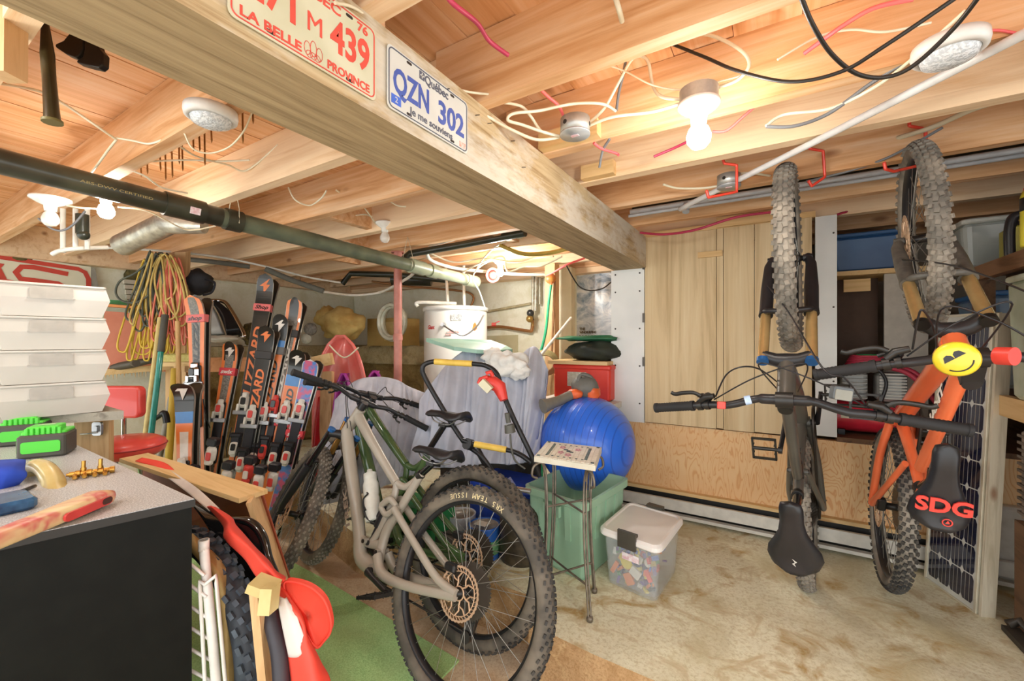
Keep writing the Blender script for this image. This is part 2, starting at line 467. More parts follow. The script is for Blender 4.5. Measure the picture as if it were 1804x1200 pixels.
# turf
q = N('artificial_turf'); q.b.inputs['Roughness'].default_value = .9
f = q.noise(q.coords(), 220, 3, .7); f2 = q.noise(q.coords(), 4, 3)
col = q.ramp(f, [(.35, lin('96cc7e')), (.6, lin('c4f0a8'))]); col = q.mix(q.ramp(f2, [(.4, (0, 0, 0, 1)), (.7, (.4, .4, .4, 1))]), col, lin('b2c084'))
q.l(col, q.b.inputs['Base Color']); q.bump(f, .35, .004)
m = MB(); m.prism([(-4.0, 1.55), (-2.2, 1.475), (-1.12, 1.395), (-1.1, -.6), (-4.0, -.6)], .008, None, ZL + .0005)
tag(m.build('turf_mat', q.m), 'flat green artificial turf mat on the lower floor beside the concrete step', 'mat')
def bulb_fixture(name, label, loc, lit, group=None, plate_r=.055, mount=.0, box=False, bulb_r=.03):
    t = thing(name, label, 'light bulb', loc)
    x, y, z = loc
    if box:
        m = MB(); m.cyl((x, y, z + .012), (x, y, z + .05), .05, n=20); m.build('junction_box', M_('galvanised', 'b9bab6', .4, .6, ns=60), t)
    m = MB(); m.lathe([(0, .012), (plate_r, .012), (plate_r, .004), (plate_r * .62, -.012), (.022, -.022), (.02, -.045), (0, -.045)], T(loc), 28)
    m.build('lamp_holder', M_('porcelain', 'f2efe8', .25, coat=.4), t)
    m = MB(); b = bulb_r
    m.lathe([(.012, -.036), (.013, -.045), (b * .78, -.058), (b, -.078), (b * .93, -.094), (b * .6, -.108), (0, -.113)], T(loc), 20)
    if lit:
        em = M_('bulb_glow', 'fff2dc', .3, emit=30.0)
        bo = m.build('bulb', em, t)
        l = lamp('lamp_light', (0, 0, -.078), BULB_W * lit); l.parent = t
        bo.visible_shadow = True
        l.data.shadow_soft_size = b * 1.2
    else: m.build('bulb', M_('frosted_glass', 'f3efe6', .15, alpha=.75, coat=.5), t)
    return t
def P_at(u, v, z): return PZ(u, v, z)
B1 = V((-.17, 1.235, 1.775))
bulb_fixture('bulb_holder', 'lit bare bulb on a porcelain holder under a round metal box, right of the beam', P(1231, 190, 1.17), .85, box=True, bulb_r=.032)
bulb_fixture('bulb_holder', 'lit bare bulb shining just below the thick black drain pipe', P(187, 340, 1.86), .85)
bulb_fixture('bulb_holder', 'clear unlit bulb on a round white holder at far left, above the shoe boxes', P(89, 354, 1.86), 0, plate_r=.068)
bulb_fixture('bulb_holder', 'small unlit bulb in a white holder above the thin end of the drain pipe', P(678, 396, 2.62), 0, plate_r=.06)
bulb_fixture('bulb_holder', 'lit bare bulb at the far end beside the water heater', P(881, 462, 3.35), 3.8)
# unseen fill bulbs added behind the viewpoint to brighten the near side
bulb_fixture('bulb_holder', 'added fill bulb, out of view on the joists of the near bay', (.75, .1, 1.78), .5)
bulb_fixture('bulb_holder', 'added fill bulb, out of view on the joists behind the viewpoint, over the turf', (-1.55, -.12, 1.78), 1.1)
# ================================================================ bikes
def rubber(name, c, c2):
    return M_(name, c, .8, c2=c2, ns=9, lo=.4, hi=.62)
RUB = rubber('tire_rubber', '2f2f2f', '4f4b45'); RUBSIDE = rubber('tire_wall_dusty', '4f4a43', '766d60'); RUBDUST = rubber('tire_rubber_chalky', '6d6860', '9a9184')
BLK = M_('satin_black', '26262a', .38, c2='1b1b1e', ns=8); BLKG = M_('gloss_black', '18181a', .15, coat=.5); ALU = M_('brushed_alloy', 'b8b8b8', .3, .9)
DK = M_('dark_metal', '3e3d3c', .4, .7); SPOKE = M_('spoke_steel', 'a9a8a2', .35, .8); ROTC = M_('rotor_steel', 'd6b494', .35, .35); CHN = M_('chain_steel', '4d4946', .45, .8)
GRIPM = M_('grip_rubber', '202022', .7); GOLD = M_('gold_stanchion', 'c9a972', .25, .6)
I4 = Matrix.Identity(4)

def tire_mesh(R, tw, c, S, rows, n=64, knob_h=.0045, dy=0):
    m = MB(); rad = tw / 2; M = S @ T(c[0], 0, c[2]) @ rotx(PI / 2)
    prof = [((R - knob_h - rad) + rad * math.cos(a), rad * .98 * math.sin(a)) for a in [(-2.35 + 4.7 * k / 14) for k in range(15)]]
    prof += [(R - knob_h - 1.72 * rad, rad * .5), (R - knob_h - 1.72 * rad, -rad * .5)]
    m.lathe(prof, M, 80, closed=True)
    m.mi = 1; Rc = R - knob_h - rad
    for (ang, lw, lc, phase) in rows:
        for k in range(n):
            th = 2 * PI * (k + phase) / n
            for sgn in ((1, -1) if ang > .05 else (1,)):
                ph = th + (0 if sgn > 0 else PI / n * .8)
                a = ang * sgn
                K = M @ rotz(ph) @ T(Rc, 0, 0) @ roty(-a) @ T(rad + knob_h / 2 - .001, 0, 0) @ rotx(.25 * sgn)
                m.box((0, 0, 0), (knob_h + .003, lc, lw), K)
    return m
def wheel(root, nm, c, R, tw, S, tiremat, rimmat, rotor=1, cass=False, knob=None, spokes=28, decals=None, rows=None):
    rr = R - tw * .93
    M = S @ T(c[0], 0, c[2]) @ rotx(PI / 2)
    m = MB(); m.lathe([(rr + .012, .017), (rr, .018), (rr - .012, .012), (rr - .014, 0), (rr - .012, -.012), (rr, -.018), (rr + .012, -.017), (rr + .008, 0)], M, 72, closed=True)
    rim = m.build(nm, rimmat, root, True)
    rows = rows or [(.22, .010, .015, 0), (.62, .008, .010, .5), (.98, .008, .013, 0)]
    tire_mesh(R, tw, c, S, rows, 60, knob or .005).build('tire', tiremat, rim, True)
    m = MB()
    for k in range(spokes):
        s = 1 if k % 2 else -1; th = 2 * PI * k / spokes; d = (1 if (k // 2) % 2 else -1) * 1.15
        a = (.024 * math.cos(th + d), .024 * math.sin(th + d), s * .03); b = ((rr - .01) * math.cos(th), (rr - .01) * math.sin(th), 0)
        m.tube([M @ V(a), M @ V(b)], .0012, 4, caps=False)
    m.build('spokes', SPOKE, rim, True)
    m = MB(); m.lathe([(0, -.052), (.010, -.05), (.012, -.036), (.027, -.033), (.027, -.028), (.015, -.02), (.015, .02), (.027, .028), (.027, .033), (.012, .036), (.010, .05), (0, .052)], M, 20)
    m.build('hub', DK, rim, True)
    if rotor:
        m = MB(); z = -.043 * 1  # left side is +y ; rotx(90) maps local z to -y
        Z = -.042
        ro = .092
        for k in range(36):
            t0 = 2 * PI * k / 36; t1 = 2 * PI * (k + 1) / 36
            w = .0035 * (1 if k % 2 else -1)
            o1 = [(ro * math.cos(t0), ro * math.sin(t0)), ((ro + .003) * math.cos((t0 + t1) / 2), (ro + .003) * math.sin((t0 + t1) / 2)), (ro * math.cos(t1), ro * math.sin(t1)), ((ro - .006) * math.cos(t1), (ro - .006) * math.sin(t1)), ((ro - .006) * math.cos(t0), (ro - .006) * math.sin(t0))]
            m.prism(o1, .002, M, Z)
            m.tube([M @ V(((ro - .005) * math.cos(t0), (ro - .005) * math.sin(t0), Z + .001)), M @ V(((ro - .018) * math.cos(t0 + .12), (ro - .018) * math.sin(t0 + .12), Z + .001))], .0014, 4)
        m.tube([M @ V(((ro - .018) * math.cos(2 * PI * k / 60), (ro - .018) * math.sin(2 * PI * k / 60), Z + .001)) for k in range(60)], .0022, 5, closed=True)
        for k in range(6):
            t = 2 * PI * k / 6
            m.tube([M @ V((r * math.cos(t + o), r * math.sin(t + o), Z + .001)) for r, o in ((.024, 0), (.04, .25), (.055, .25), (.075, .55))], .0035, 5)
            m.tube([M @ V((r * math.cos(t - o), r * math.sin(t - o), Z + .001)) for r, o in ((.04, -.25), (.055, .1), (.075, .1))], .003, 5)
        m.tube([M @ V((.024 * math.cos(2 * PI * k / 20), .024 * math.sin(2 * PI * k / 20), Z + .001)) for k in range(20)], .003, 5, closed=True)
        m.build('rotor', ROTC, rim, True)
    if cass:
        m = MB()
        for g in range(9):
            r = .102 - .0095 * g; nt = int(r * 2 * PI / .0127); pl = []
            for k in range(nt):
                for q, rr2 in ((0, -.003), (.25, .003), (.5, .003), (.75, -.003)): pl.append(((r + rr2) * math.cos(2 * PI * (k + q) / nt), (r + rr2) * math.sin(2 * PI * (k + q) / nt)))
            m.prism(pl, .0018, M, .022 + .0042 * g)
        m.build('cassette', M_('cassette_steel', '6a6259', .4, .8), rim, True)
    return rim

def saddle(root, c, L, W, pitch, mat, S=I4, emblem=None):
    M = S @ T(*c) @ roty(-pitch)
    prof = [(0, .06), (.04, .36), (.12, .42), (.3, .42), (.45, .50), (.6, .70), (.75, .93), (.88, 1.0), (.96, .86), (1.0, .5)]
    n = 18; rings = []
    m = MB(); vs = []
    for s, w in prof:
        x = L / 2 - L * s; hw = W / 2 * w; hz = .008 * math.sin(s * PI * 1.0) + (.016 if s > .85 else 0) * (s - .85) / .15
        th = .03 if s > .1 else .016
        for k in range(n):
            a = 2 * PI * k / n; ca, sa = math.cos(a), math.sin(a)
            y = hw * (abs(ca) ** .7) * (1 if ca > 0 else -1)
            z = hz + (th * .5 * (abs(sa) ** .8) if sa > 0 else -th * .75 * (abs(sa) ** .8) * (.6 + .4 * abs(ca))) - .35 * hw * abs(ca) ** 2
            if sa > 0 and abs(ca) < .35 and .2 < s < .95: z -= .006
            vs.append((x, y, z))
    k = len(prof); fs = [(i * n + j, i * n + (j + 1) % n, (i + 1) * n + (j + 1) % n, (i + 1) * n + j) for i in range(k - 1) for j in range(n)]
    m.add(vs, fs + [list(range(n))[::-1], list(range((k - 1) * n, k * n))], True, M)
    sd = m.build('saddle', mat, root, True)
    m = MB()
    for sy in (1, -1):
        m.tube([M @ V(p) for p in spline([(L * .36, sy * .008, -.012), (L * .22, sy * .02, -.035), (0, sy * .022, -.045), (-L * .2, sy * .022, -.042), (-L * .38, sy * .035, -.016)], 5)], .0036, 6)
    m.build('saddle_rails', ALU, sd, True)
    return sd, M

def bike(spec):
    s = spec; f = (V(s['F']) - V(s['B'])); wb = f.length; f.normalize()
    up = V(s['up']); up = (up - f * up.dot(f)).normalized(); left = up.cross(f)
    root = thing('mountain_bike', s['label'], 'bicycle', (0, 0, 0), basis(s['B'], f, left, up), s.get('group'))
    root.rotation_mode = 'QUATERNION'
    R, tw = s['R'], s['tw']; FM = s['frame_mat']
    ht, hb = V((s['ht'][0], 0, s['ht'][1])), V((s['hb'][0], 0, s['hb'][1])); ax = (ht - hb).normalized()
    S = T(ht) @ Matrix.Rotation(s['steer'], 4, ax) @ T(-ht)
    # frame
    m = MB()
    for pts, r in s['tubes']:
        pts2 = [(p[0], p[2] if len(p) > 2 else 0, p[1]) for p in pts]
        if len(pts2) > 2:
            k = 6; pp = spline(pts2, k); rr = []
            for i in range(len(pts2) - 1):
                for j in range(k): rr.append(r[i] + (r[i + 1] - r[i]) * j / k)
            rr.append(r[-1]); m.tube(pp, rr, 12, flat=s.get('flat', .85), fhint=(0, 1, 0))
        else: m.tube(pts2, list(r), 12, flat=.85, fhint=(0, 1, 0))
    m.cyl(ht + ax * .004, hb - ax * .004, .027, n=20)
    bb = s['bb']; m.cyl((bb[0], -.036, bb[1]), (bb[0], .036, bb[1]), .027, n=20)
    for e in s.get('bolts', ()): m.cyl((e[0], -.033, e[1]), (e[0], .033, e[1]), .013, n=14)
    fr = m.build('frame', FM, root, True)
    if s.get('bolts'):
        m = MB()
        for e in s['bolts']:
            m.cyl((e[0], .033, e[1]), (e[0], .036, e[1]), .009, n=12); m.cyl((e[0], -.036, e[1]), (e[0], -.033, e[1]), .009, n=12)
        m.build('pivot_bolts', DK, fr, True)
    if s.get('accents'):
        m = MB()
        for pts, r in s['accents']: m.tube([(p[0], p[2] if len(p) > 2 else 0, p[1]) for p in pts], list(r), 10)
        m.build('frame_panel', s['accent_mat'], fr, True)
    for (txt, size, a, b, off, side, mt, wd) in s.get('texts', ()):
        a3 = V((a[0], off * side, a[1])); b3 = V((b[0], off * side, b[1])); x = (b3 - a3).normalized(); z = V((0, side, 0)); y = z.cross(x)
        m = MB(); m.text(txt, size, basis((a3 + b3) / 2 - y * size * .35, x, y, z), .0006, wd, .001); m.build('lettering', mt, fr, True)
    # wheels
    wheel(root, 'rear_wheel', (0, 0, 0), R, tw, I4, s['tires'], s['rim'], 1, True, rows=s.get('rows'), knob=s.get('knob'))
    fw = wheel(root, 'front_wheel', (wb, 0, 0), R, tw, S, s.get('tiresF', s['tires']), s['rim'], 1, False, rows=s.get('rows'), knob=s.get('knobF', s.get('knob')))
    # tyre side writing
    if s.get('tyretext'):
        m = MB(); txt = s['tyretext']; rr = R - tw * .62; a0 = s['tyreang']
        for i, ch in enumerate(txt):
            if ch == ' ': continue
            a = a0 - i * .058
            X = V((-math.sin(a), 0, math.cos(a))) * -1; Y = V((math.cos(a), 0, math.sin(a)))
            # readable from the left side (+y towards the viewer)
            Xl = V((math.sin(a), 0, -math.cos(a))) * s.get('tsgn', 1); Z = V((0, 1, 0)); Yl = Z.cross(Xl)
            m.text(ch, .028, basis(Y * rr + Z * (tw * .505), Xl, Yl, Z) @ T(0, -.009, 0), .0008)
        m.build('sidewall_lettering', M_('tyre_print', 'e6d6a8', .7), root, True)
    # fork
    lx = wb - (hb.x + (-hb.z) * ax.x / ax.z)   # forward offset of axle from steering axis
    drop = (hb.z) / ax.z
    axd = -ax; per = V((ax.z, 0, -ax.x))
    fork = MB(S); base = hb + axd * .018
    legs = MB(S); low = MB(S)
    tipL = V((wb, 0, 0)); Lg = (tipL - base).length
    off = (tipL - base) - axd * (tipL - base).dot(axd); off = off * .9
    ln = (tipL - base).dot(axd)
    w = tw / 2 + .04
    # crown
    fork.tube([base + V((0, -w - .004, 0)) + off * .9 + axd * .012, base + V((0, -w * .5, 0)) + off * .4 - axd * .0, base + off * .25 - axd * .004, base + V((0, w * .5, 0)) + off * .4, base + V((0, w + .004, 0)) + off * .9 + axd * .012], [.021, .023, .028, .023, .021], 10)
    cr = fork.build('fork', s.get('crown_mat', BLK), root, True)
    sx = s.get('stan', .42)
    for sy in (1, -1):
        o = V((0, sy * w, 0)) + off
        legs = MB(S); legs.cyl(base + o - axd * .012, base + o + axd * (ln * .62), .0175, n=16); legs.build('stanchion', s['stan_mat'], cr, True)
        legs = MB(S); legs.cyl(base + o - axd * .02, base + o - axd * .004, .0195, n=16); legs.build('fork_cap', M_('blue_anodised' if s.get('capblue') else 'cap_black', '2f6fb8' if s.get('capblue') else '222222', .3, .5), cr, True)
        low = MB(S); a = base + o + axd * (ln * sx); b = base + o + axd * (ln * .93)
        low.tube([a, a + axd * .03, (a + b) / 2, b, tipL + V((0, sy * (w - .012), 0)) + axd * .012], [.0245, .0225, .0235, .018, .014], 14)
        low.cyl(tipL + V((0, sy * (w + .006), 0)), tipL + V((0, sy * .045, 0)), .015, n=14)
        lw = low.build('fork_lower', s['low_mat'], cr, True)
    arch = MB(S); a = base + off + axd * (ln * sx + .02)
    arch.tube(spline([a + V((0, w, 0)), a + V((0, w * .85, 0)) + per * .03 - axd * .025, a + per * .04 - axd * .04, a + V((0, -w * .85, 0)) + per * .03 - axd * .025, a + V((0, -w, 0))], 5), .011, 8, flat=1.2)
    arch.build('fork_arch', s['low_mat'], cr, True)
    if s.get('forktext'):
        for sy in (1, -1):
            m = MB(S); a = base + V((0, sy * w, 0)) + off + axd * (ln * .66) - per * 0 + per * -.0235
            X = axd; Zc = -per; Y = Zc.cross(X)
            m.text(s['forktext'], .034, basis(a, X, Y, Zc) @ T(0, -.012, 0), .0012, .12, .001); m.build('fork_lettering', M_('pale_print', 'd5d3cb', .6), cr, True)
    # stem and handlebar
    st = MB(S); t0 = ht + ax * .018; bc = ht + ax * .03 + per * .045; bc = V(s['bar']) if 'bar' in s else bc
    st.cyl(ht + ax * .002, ht + ax * .045, .019, n=16); st.bar(ht + ax * .026, bc, .042, .034, ax); st.cyl(bc + V((0, -.024, 0)), bc + V((0, .024, 0)), .025, n=16)
    st.build('stem', s.get('stem_mat', BLK), root, True)
    hw = s['barw'] / 2; rise = s.get('rise', .02)
    upv = ax * .95 + V((0, 0, 0)); back = -per
    half = lambda q: [bc + V((0, sg * y * hw, 0)) + upv * (rise * z) + back * (hw * b) for sg, y, z, b in q]
    ptsL = [(1, 0, 0, 0), (1, .1, 0, 0), (1, .2, .1, 0), (1, .38, 1, .01), (1, .55, 1, .03), (1, 1, 1.05, .13)]
    ptsR = [(-1, y, z, b) for _, y, z, b in ptsL[1:]][::-1]
    line = half(ptsR) + half(ptsL)
    hb_ = MB(S); pp = spline(line, 5); hb_.tube(pp, [(.0165 if (p - bc).length < .07 else .0125) for p in pp], 12)
    bar = hb_.build('handlebar', s.get('bar_mat', BLK), root, True)
    for sg in (1, -1):
        e = half([(sg, 1, 1.05, .13)])[0]; d = (half([(sg, .55, 1, .03)])[0] - e).normalized(); gl = s.get('grip', .135)
        g = MB(S); kk = 14
        g.tube([e + d * (gl * i / (kk * 2)) for i in range(kk * 2 + 1)], [(.0172 if (i // 1) % 2 else .0158) for i in range(kk * 2 + 1)], 14)
        g.cyl(e - d * .004, e + d * .006, .018, n=16); g.cyl(e + d * (gl - .004), e + d * (gl + .008), .018, n=16)
        gr = g.build('grip', GRIPM, bar, True)
        if s.get('redcollar'):
            g = MB(S); g.cyl(e + d * (gl + .012), e + d * (gl + .05), .018, n=16); g.build('collar', M_('red_plastic', 'e8483c', .4), bar, True)
        # lever: clamp + perch + blade
        lv = MB(S); lp = e + d * (gl + .03); fwd = (per * .85 - ax * .5).normalized()
        lv.cyl(lp - d * .008, lp + d * .008, .0175, n=14)
        lv.tube([lp + fwd * .015, lp + fwd * .03 + d * .02, lp + fwd * .032 + d * .05], [.010, .012, .009], 8)
        lv.tube(spline([lp + fwd * .035 + d * .005, lp + fwd * .05 - d * .02, lp + fwd * .052 - d * .06, lp + fwd * .05 - d * .085, lp + fwd * .058 - d * .10], 4), .0048, 6, flat=1.6)
        lv.build('brake_lever', s.get('lever_mat', DK), bar, True)
        if s.get('shifters', True):
            lv = MB(S); lp = e + d * (gl + .055); dn = (-ax * .7 + per * .2).normalized()
            lv.cyl(lp - d * .007, lp + d * .007, .0168, n=14); lv.sphere(lp + dn * .028, .015, 10, 8, (1.2, 1, .8)); lv.tube([lp + dn * .03, lp + dn * .045 - d * .02 - per * .01, lp + dn * .045 - d * .04 - per * .015], [.006, .005, .007], 6)
            lv.build('shifter', DK, bar, True)
        # hose
        cb = MB(); h0 = S @ (e + d * (gl + .085) + fwd * .03); m1 = S @ (bc + V((0, sg * .10, 0)) + per * s.get('loop', .12) + ax * .0); ent = V((hb.x - .07 + .02 * (sg > 0), sg * .03, hb.z + .03)) if sg > 0 else S @ (tipL + V((0, w + .012, 0)) + axd * -.12)
        mid2 = (m1 + ent) / 2 + (S.to_3x3() @ per) * .03
        cb.tube(spline([h0, h0.lerp(m1, .5) + (S.to_3x3() @ (per * .04)), m1, mid2, ent], 8), .0026, 6)
        cb.build('brake_hose', BLK, root, True)
        cb = MB(); h0 = S @ (e + d * (gl + .075) - ax * .02); m1 = S @ (bc + V((0, -sg * .06, 0)) + per * s.get('loop', .12) * .8 - ax * .04); ent = V((hb.x - .09, -sg * .028, hb.z + .02))
        cb.tube(spline([h0, h0.lerp(m1, .5) + (S.to_3x3() @ (per * .03)), m1, ent], 8), .0023, 6)
        cb.build('shift_cable', BLK, root, True)
    # seat
    sc = s['seat']; m = MB(); m.cyl((s['stt'][0], 0, s['stt'][1]), (sc[0], 0, sc[1] - .045), .0155, n=14); m.build('seatpost', s.get('post_mat', BLKG), root, True)
    m = MB(); d0 = V((s['stt'][0], 0, s['stt'][1])); dd = (V((sc[0], 0, sc[1] - .05)) - d0).normalized(); m.cyl(d0 - dd * .012, d0 + dd * .01, .021, n=16); m.bar(V((sc[0], 0, sc[1])) - V((.022, 0, .05)), V((sc[0], 0, sc[1])) + V((.022, 0, -.05)), .05, .018); m.build('seat_clamp', DK, root, True)
    sd, SM = saddle(root, (sc[0], 0, sc[1]), s.get('sadL', .27), s.get('sadW', .145), s.get('sadp', 0), s.get('sad_mat', BLK))
    # drivetrain
    bx, bz = bb; ca = s.get('crank', -.2)
    m = MB(); nt = 34; r = .068; pl = []
    for k in range(nt):
        for q, q2 in ((0, -.003), (.25, .003), (.5, .003), (.75, -.003)): pl.append(((r + q2) * math.cos(2 * PI * (k + q) / nt), (r + q2) * math.sin(2 * PI * (k + q) / nt)))
    Mx = T(bx, 0, bz) @ rotx(PI / 2); 
    m.prism(pl, .003, Mx, .045); m.cyl((bx, -.055, bz), (bx, .055, bz), .014, n=14)
    ck = m.build('crankset', DK, root, True)
    for sy, aa in ((1, ca), (-1, ca + PI)):
        e = V((bx + .17 * math.cos(aa), sy * .075, bz + .17 * math.sin(aa)))
        m = MB(); m.tube([(bx, sy * .057, bz), V((bx, sy * .06, bz)).lerp(e, .3), e], [.0185, .0135, .0125], 10, flat=.75, fhint=(0, 1, 0)); m.cyl(e - V((0, .008, 0)), e + V((0, .008, 0)), .015, n=12); m.build('crank_arm', s.get('crank_mat', BLK), ck, True)
        m = MB(); c = e + V((0, sy * .062, 0)); K = T(c) @ roty(s.get('pedrot', .3))
        m.bb((-.05, -.004, -.006), (.05, .004, .006), K @ T(0, -.045, 0)); m.bb((-.05, -.004, -.006), (.05, .004, .006), K @ T(0, .045, 0))
        for x in (-.048, .048): m.bb((x - .004, -.048, -.006), (x + .004, .048, .006), K)
        m.cyl(c - V((0, sy * .06, 0)), c + V((0, sy * .045, 0)), .008, n=10)
        for x in (-.048, -.02, .02, .048):
            for y in (-.04, 0.0, .04):
                if abs(x) > .03 or abs(y) > .03: m.cyl((x, y, -.010), (x, y, .010), .0018, n=5, M=K)
        m.build('pedal', s.get('pedal_mat', DK), ck, True)
    m = MB(); c0 = V((0, -.05, 0)); cf = .05; jx, jz = -.0, -.165
    loop = []
    for a in [PI / 2 + .1 - i * PI / 8 for i in range(9)]: loop.append(V((bx + .07 * math.cos(a), -.047, bz + .07 * math.sin(a))))
    loop += [V((.02, -.05, -.13 - .02)), V((-.005, -.05, -.165)), V((-.03, -.05, -.15)), V((-.035, -.05, -.08))]
    for a in [-2.6 - i * PI / 8 for i in range(5)]: loop.append(V((cf * math.cos(a), -.05, cf * math.sin(a))))
    m.tube(loop, .0042, 6, closed=True, flat=1.3); m.build('chain', CHN, root, True)
    m = MB(); m.bar((.0, -.052, -.03), (-.01, -.062, -.085), .02, .03); m.bar((-.018, -.06, -.08), (.0, -.058, -.165), .012, .045)
    for z, x in ((-.09, -.02), (-.165, -.002)): m.cyl((x, -.045, z), (x, -.062, z), .022, n=12)
    m.build('derailleur', CHN, root, True)
    if s.get('bottle'):
        a, b = s['bottle']; a = V((a[0], 0, a[1])); b = V((b[0], 0, b[1])); d = (b - a).normalized(); x, y, z = frame_from(a, b); L = (b - a).length
        m = MB(); m.lathe([(0, 0), (.033, 0), (.0365, .006), (.0365, L * .42), (.033, L * .47), (.0365, L * .52), (.0365, L * .7), (.03, L * .78), (.031, L * .8), (.031, L * .92), (.014, L * .95), (.012, L), (0, L)], basis(a, x, y, z), 24)
        bt = tag(m.build('water_bottle', M_('milky_plastic', 'dedfd6', .3, alpha=.9)), 'milky plastic water bottle in the black cage of the nearest bike', 'bottle')
        bt.data.transform(root.matrix_basis)
        m = MB(); o = a
        m.tube(spline([o + x * 0 + V((-.03, 0, 0)) - d * .008, o + V((0, .041, 0)) + d * .02, o + V((.02, .036, 0)) + d * .09, o + V((-.02, .036, 0)) + d * .13, o + V((.03, .02, 0)) + d * .12, o + V((.04, 0, 0)) + d * .06, o + V((.03, 0, 0)) - d * .008, o + V((-.03, 0, 0)) - d * .008], 6), .004, 6)
        m.tube(spline([o + V((.0, .041, 0)) + d * .05, o + V((.03, .028, 0)) + d * .075, o + V((.041, 0, 0)) + d * .09], 5), .004, 6)
        m.tube(spline([o + V((.03, 0, 0)) - d * .008, o + V((0, -.041, 0)) + d * .02, o + V((.02, -.036, 0)) + d * .09, o + V((.04, 0, 0)) + d * .06], 6), .004, 6)
        m.build('bottle_cage', BLK, root, True)
    if s.get('shock'):
        a, b = s['shock']; a = V((a[0], 0, a[1])); b = V((b[0], 0, b[1])); d = (b - a)
        m = MB(); m.cyl(a, a + d * .55, .020, n=16); m.cyl(a + d * .5, b, .012, n=12); m.cyl(a + V((.02, .0, 0)) + d * .1, a + V((.028, 0, 0)) + d * .5, .012, n=12)
        m.cyl(a + V((0, -.02, 0)), a + V((0, .02, 0)), .011, n=12); m.cyl(b + V((0, -.02, 0)), b + V((0, .02, 0)), .011, n=12); m.build('rear_shock', BLK, root, True)
    if s.get('calliper', True):
        m = MB(); m.rbox((.055, .044, .075), (.055, .03, .03), .01); m.tube([(.03, .046, .06), (.08, .046, .085)], .006, 6); m.build('brake_calliper', DK, root, True)
    return root, SM, sd, S, bc

TREK = M_('grey_taupe_frame', 'aba396', .35, c2='9d9588', ns=2, coat=.3)
def trekspec(**k):
    d = dict(R=.385, tw=.064, ht=(.905, .61), hb=(.985, .475), bb=(.50, -.065), stt=(.365, .365), seat=(.30, .475), barw=.78, steer=.12, flat=.8,
      tubes=[([(.975, .485), (.86, .31), (.745, .15), (.67, .03), (.62, -.05), (.50, -.065)], (.036, .036, .034, .033, .036, .037)),
             ([(.925, .585), (.76, .47), (.60, .365), (.505, .305)], (.031, .027, .023, .022)),
             ([(.505, .305), (.44, .30), (.37, .35)], (.017, .016, .018)),
             ([(.505, .31), (.50, .24), (.54, .1), (.585, .015)], (.018, .018, .018, .018)),
             ([(.36, .375), (.44, .21), (.50, .09), (.505, -.05)], (.021, .021, .024, .027)),
             ([(.665, .03), (.60, .02), (.52, .03), (.50, .01)], (.018, .02, .022, .024)),
             ([(.445, .205, .036), (.30, .12, .04), (.12, .025, .05), (.0, .0, .056)], (.017, .016, .016, .018)),
             ([(.445, .205, -.036), (.30, .12, -.045), (.12, .025, -.058), (.0, .0, -.064)], (.017, .016, .016, .018)),
             ([(.49, .0, .03), (.42, -.055, .042), (.25, -.05, .05), (.0, -.008, .056)], (.024, .023, .019, .018)),
             ([(.49, .0, -.03), (.42, -.055, -.045), (.25, -.05, -.058), (.0, -.008, -.064)], (.024, .023, .019, .018)),
             ([(.44, .215, .03), (.49, .235, .032), (.54, .195, .032)], (.012, .017, .013)),
             ([(.44, .215, .03), (.49, .17, .032), (.54, .195, .032)], (.012, .014, .013)),
             ([(.44, .215, -.03), (.49, .235, -.032), (.54, .195, -.032)], (.012, .017, .013)),
             ([(.44, .2, -.036), (.44, .2, .036)], (.014, .014)), ([(.32, .13, -.045), (.32, .13, .045)], (.012, .012))],
      bolts=[(.44, .205), (.50, .01), (.54, .195), (.60, .03)],
      shock=((.535, .19), (.585, .025)), stan_mat=BLKG, low_mat=BLK, tires=[RUBSIDE, RUB], tiresF=[RUBSIDE, RUBDUST], rim=BLK, capblue=1)
    d.update(k); return d
PRN = M_('frame_print', '8a7a6a', .5)
lean = .30
def upv(B, F, lean):
    f = (V(F) - V(B)).normalized(); g = V((-f.y, f.x, 0)).normalized(); up = f.cross(g)
    return up * math.cos(lean) - g * math.sin(lean)
B_, F_ = (-1.0, 1.285, .165), (-2.265, 1.36, .165)
near = bike(trekspec(label='grey-taupe full-suspension mountain bike in front, with a bottle, standing on the lower floor', steer=-.38, F=F_, B=B_, up=upv(B_, F_, lean), frame_mat=TREK, crank=-2.95,
    bottle=((.60, .115), (.715, .33)), texts=[('TREK', .04, (.715, .03), (.84, .23), .031, 1, PRN, .2)], tyretext='XR5 TEAM ISSUE', tyreang=1.93, group=None))
B_, F_ = (-1.150, 1.525, .165), (-2.38, 1.62, .165)
GRN = M_('dark_green_frame', '3c5a34', .2, c2='5b7246', ns=3, coat=.6)
bike(trekspec(label='dark green full-suspension mountain bike standing just behind the grey one', F=F_, B=B_, up=upv(B_, F_, .17), frame_mat=GRN, seat=(.26, .59), stt=(.355, .40), steer=-.28, crank=.6, post_mat=BLKG,
    tires=[RUBSIDE, RUB], stan_mat=M_('copper_stanchion', 'b98a4a', .25, .6), bolts=[(.44, .205), (.50, .01), (.54, .195)], ht=(.88, .59), hb=(.945, .465)))
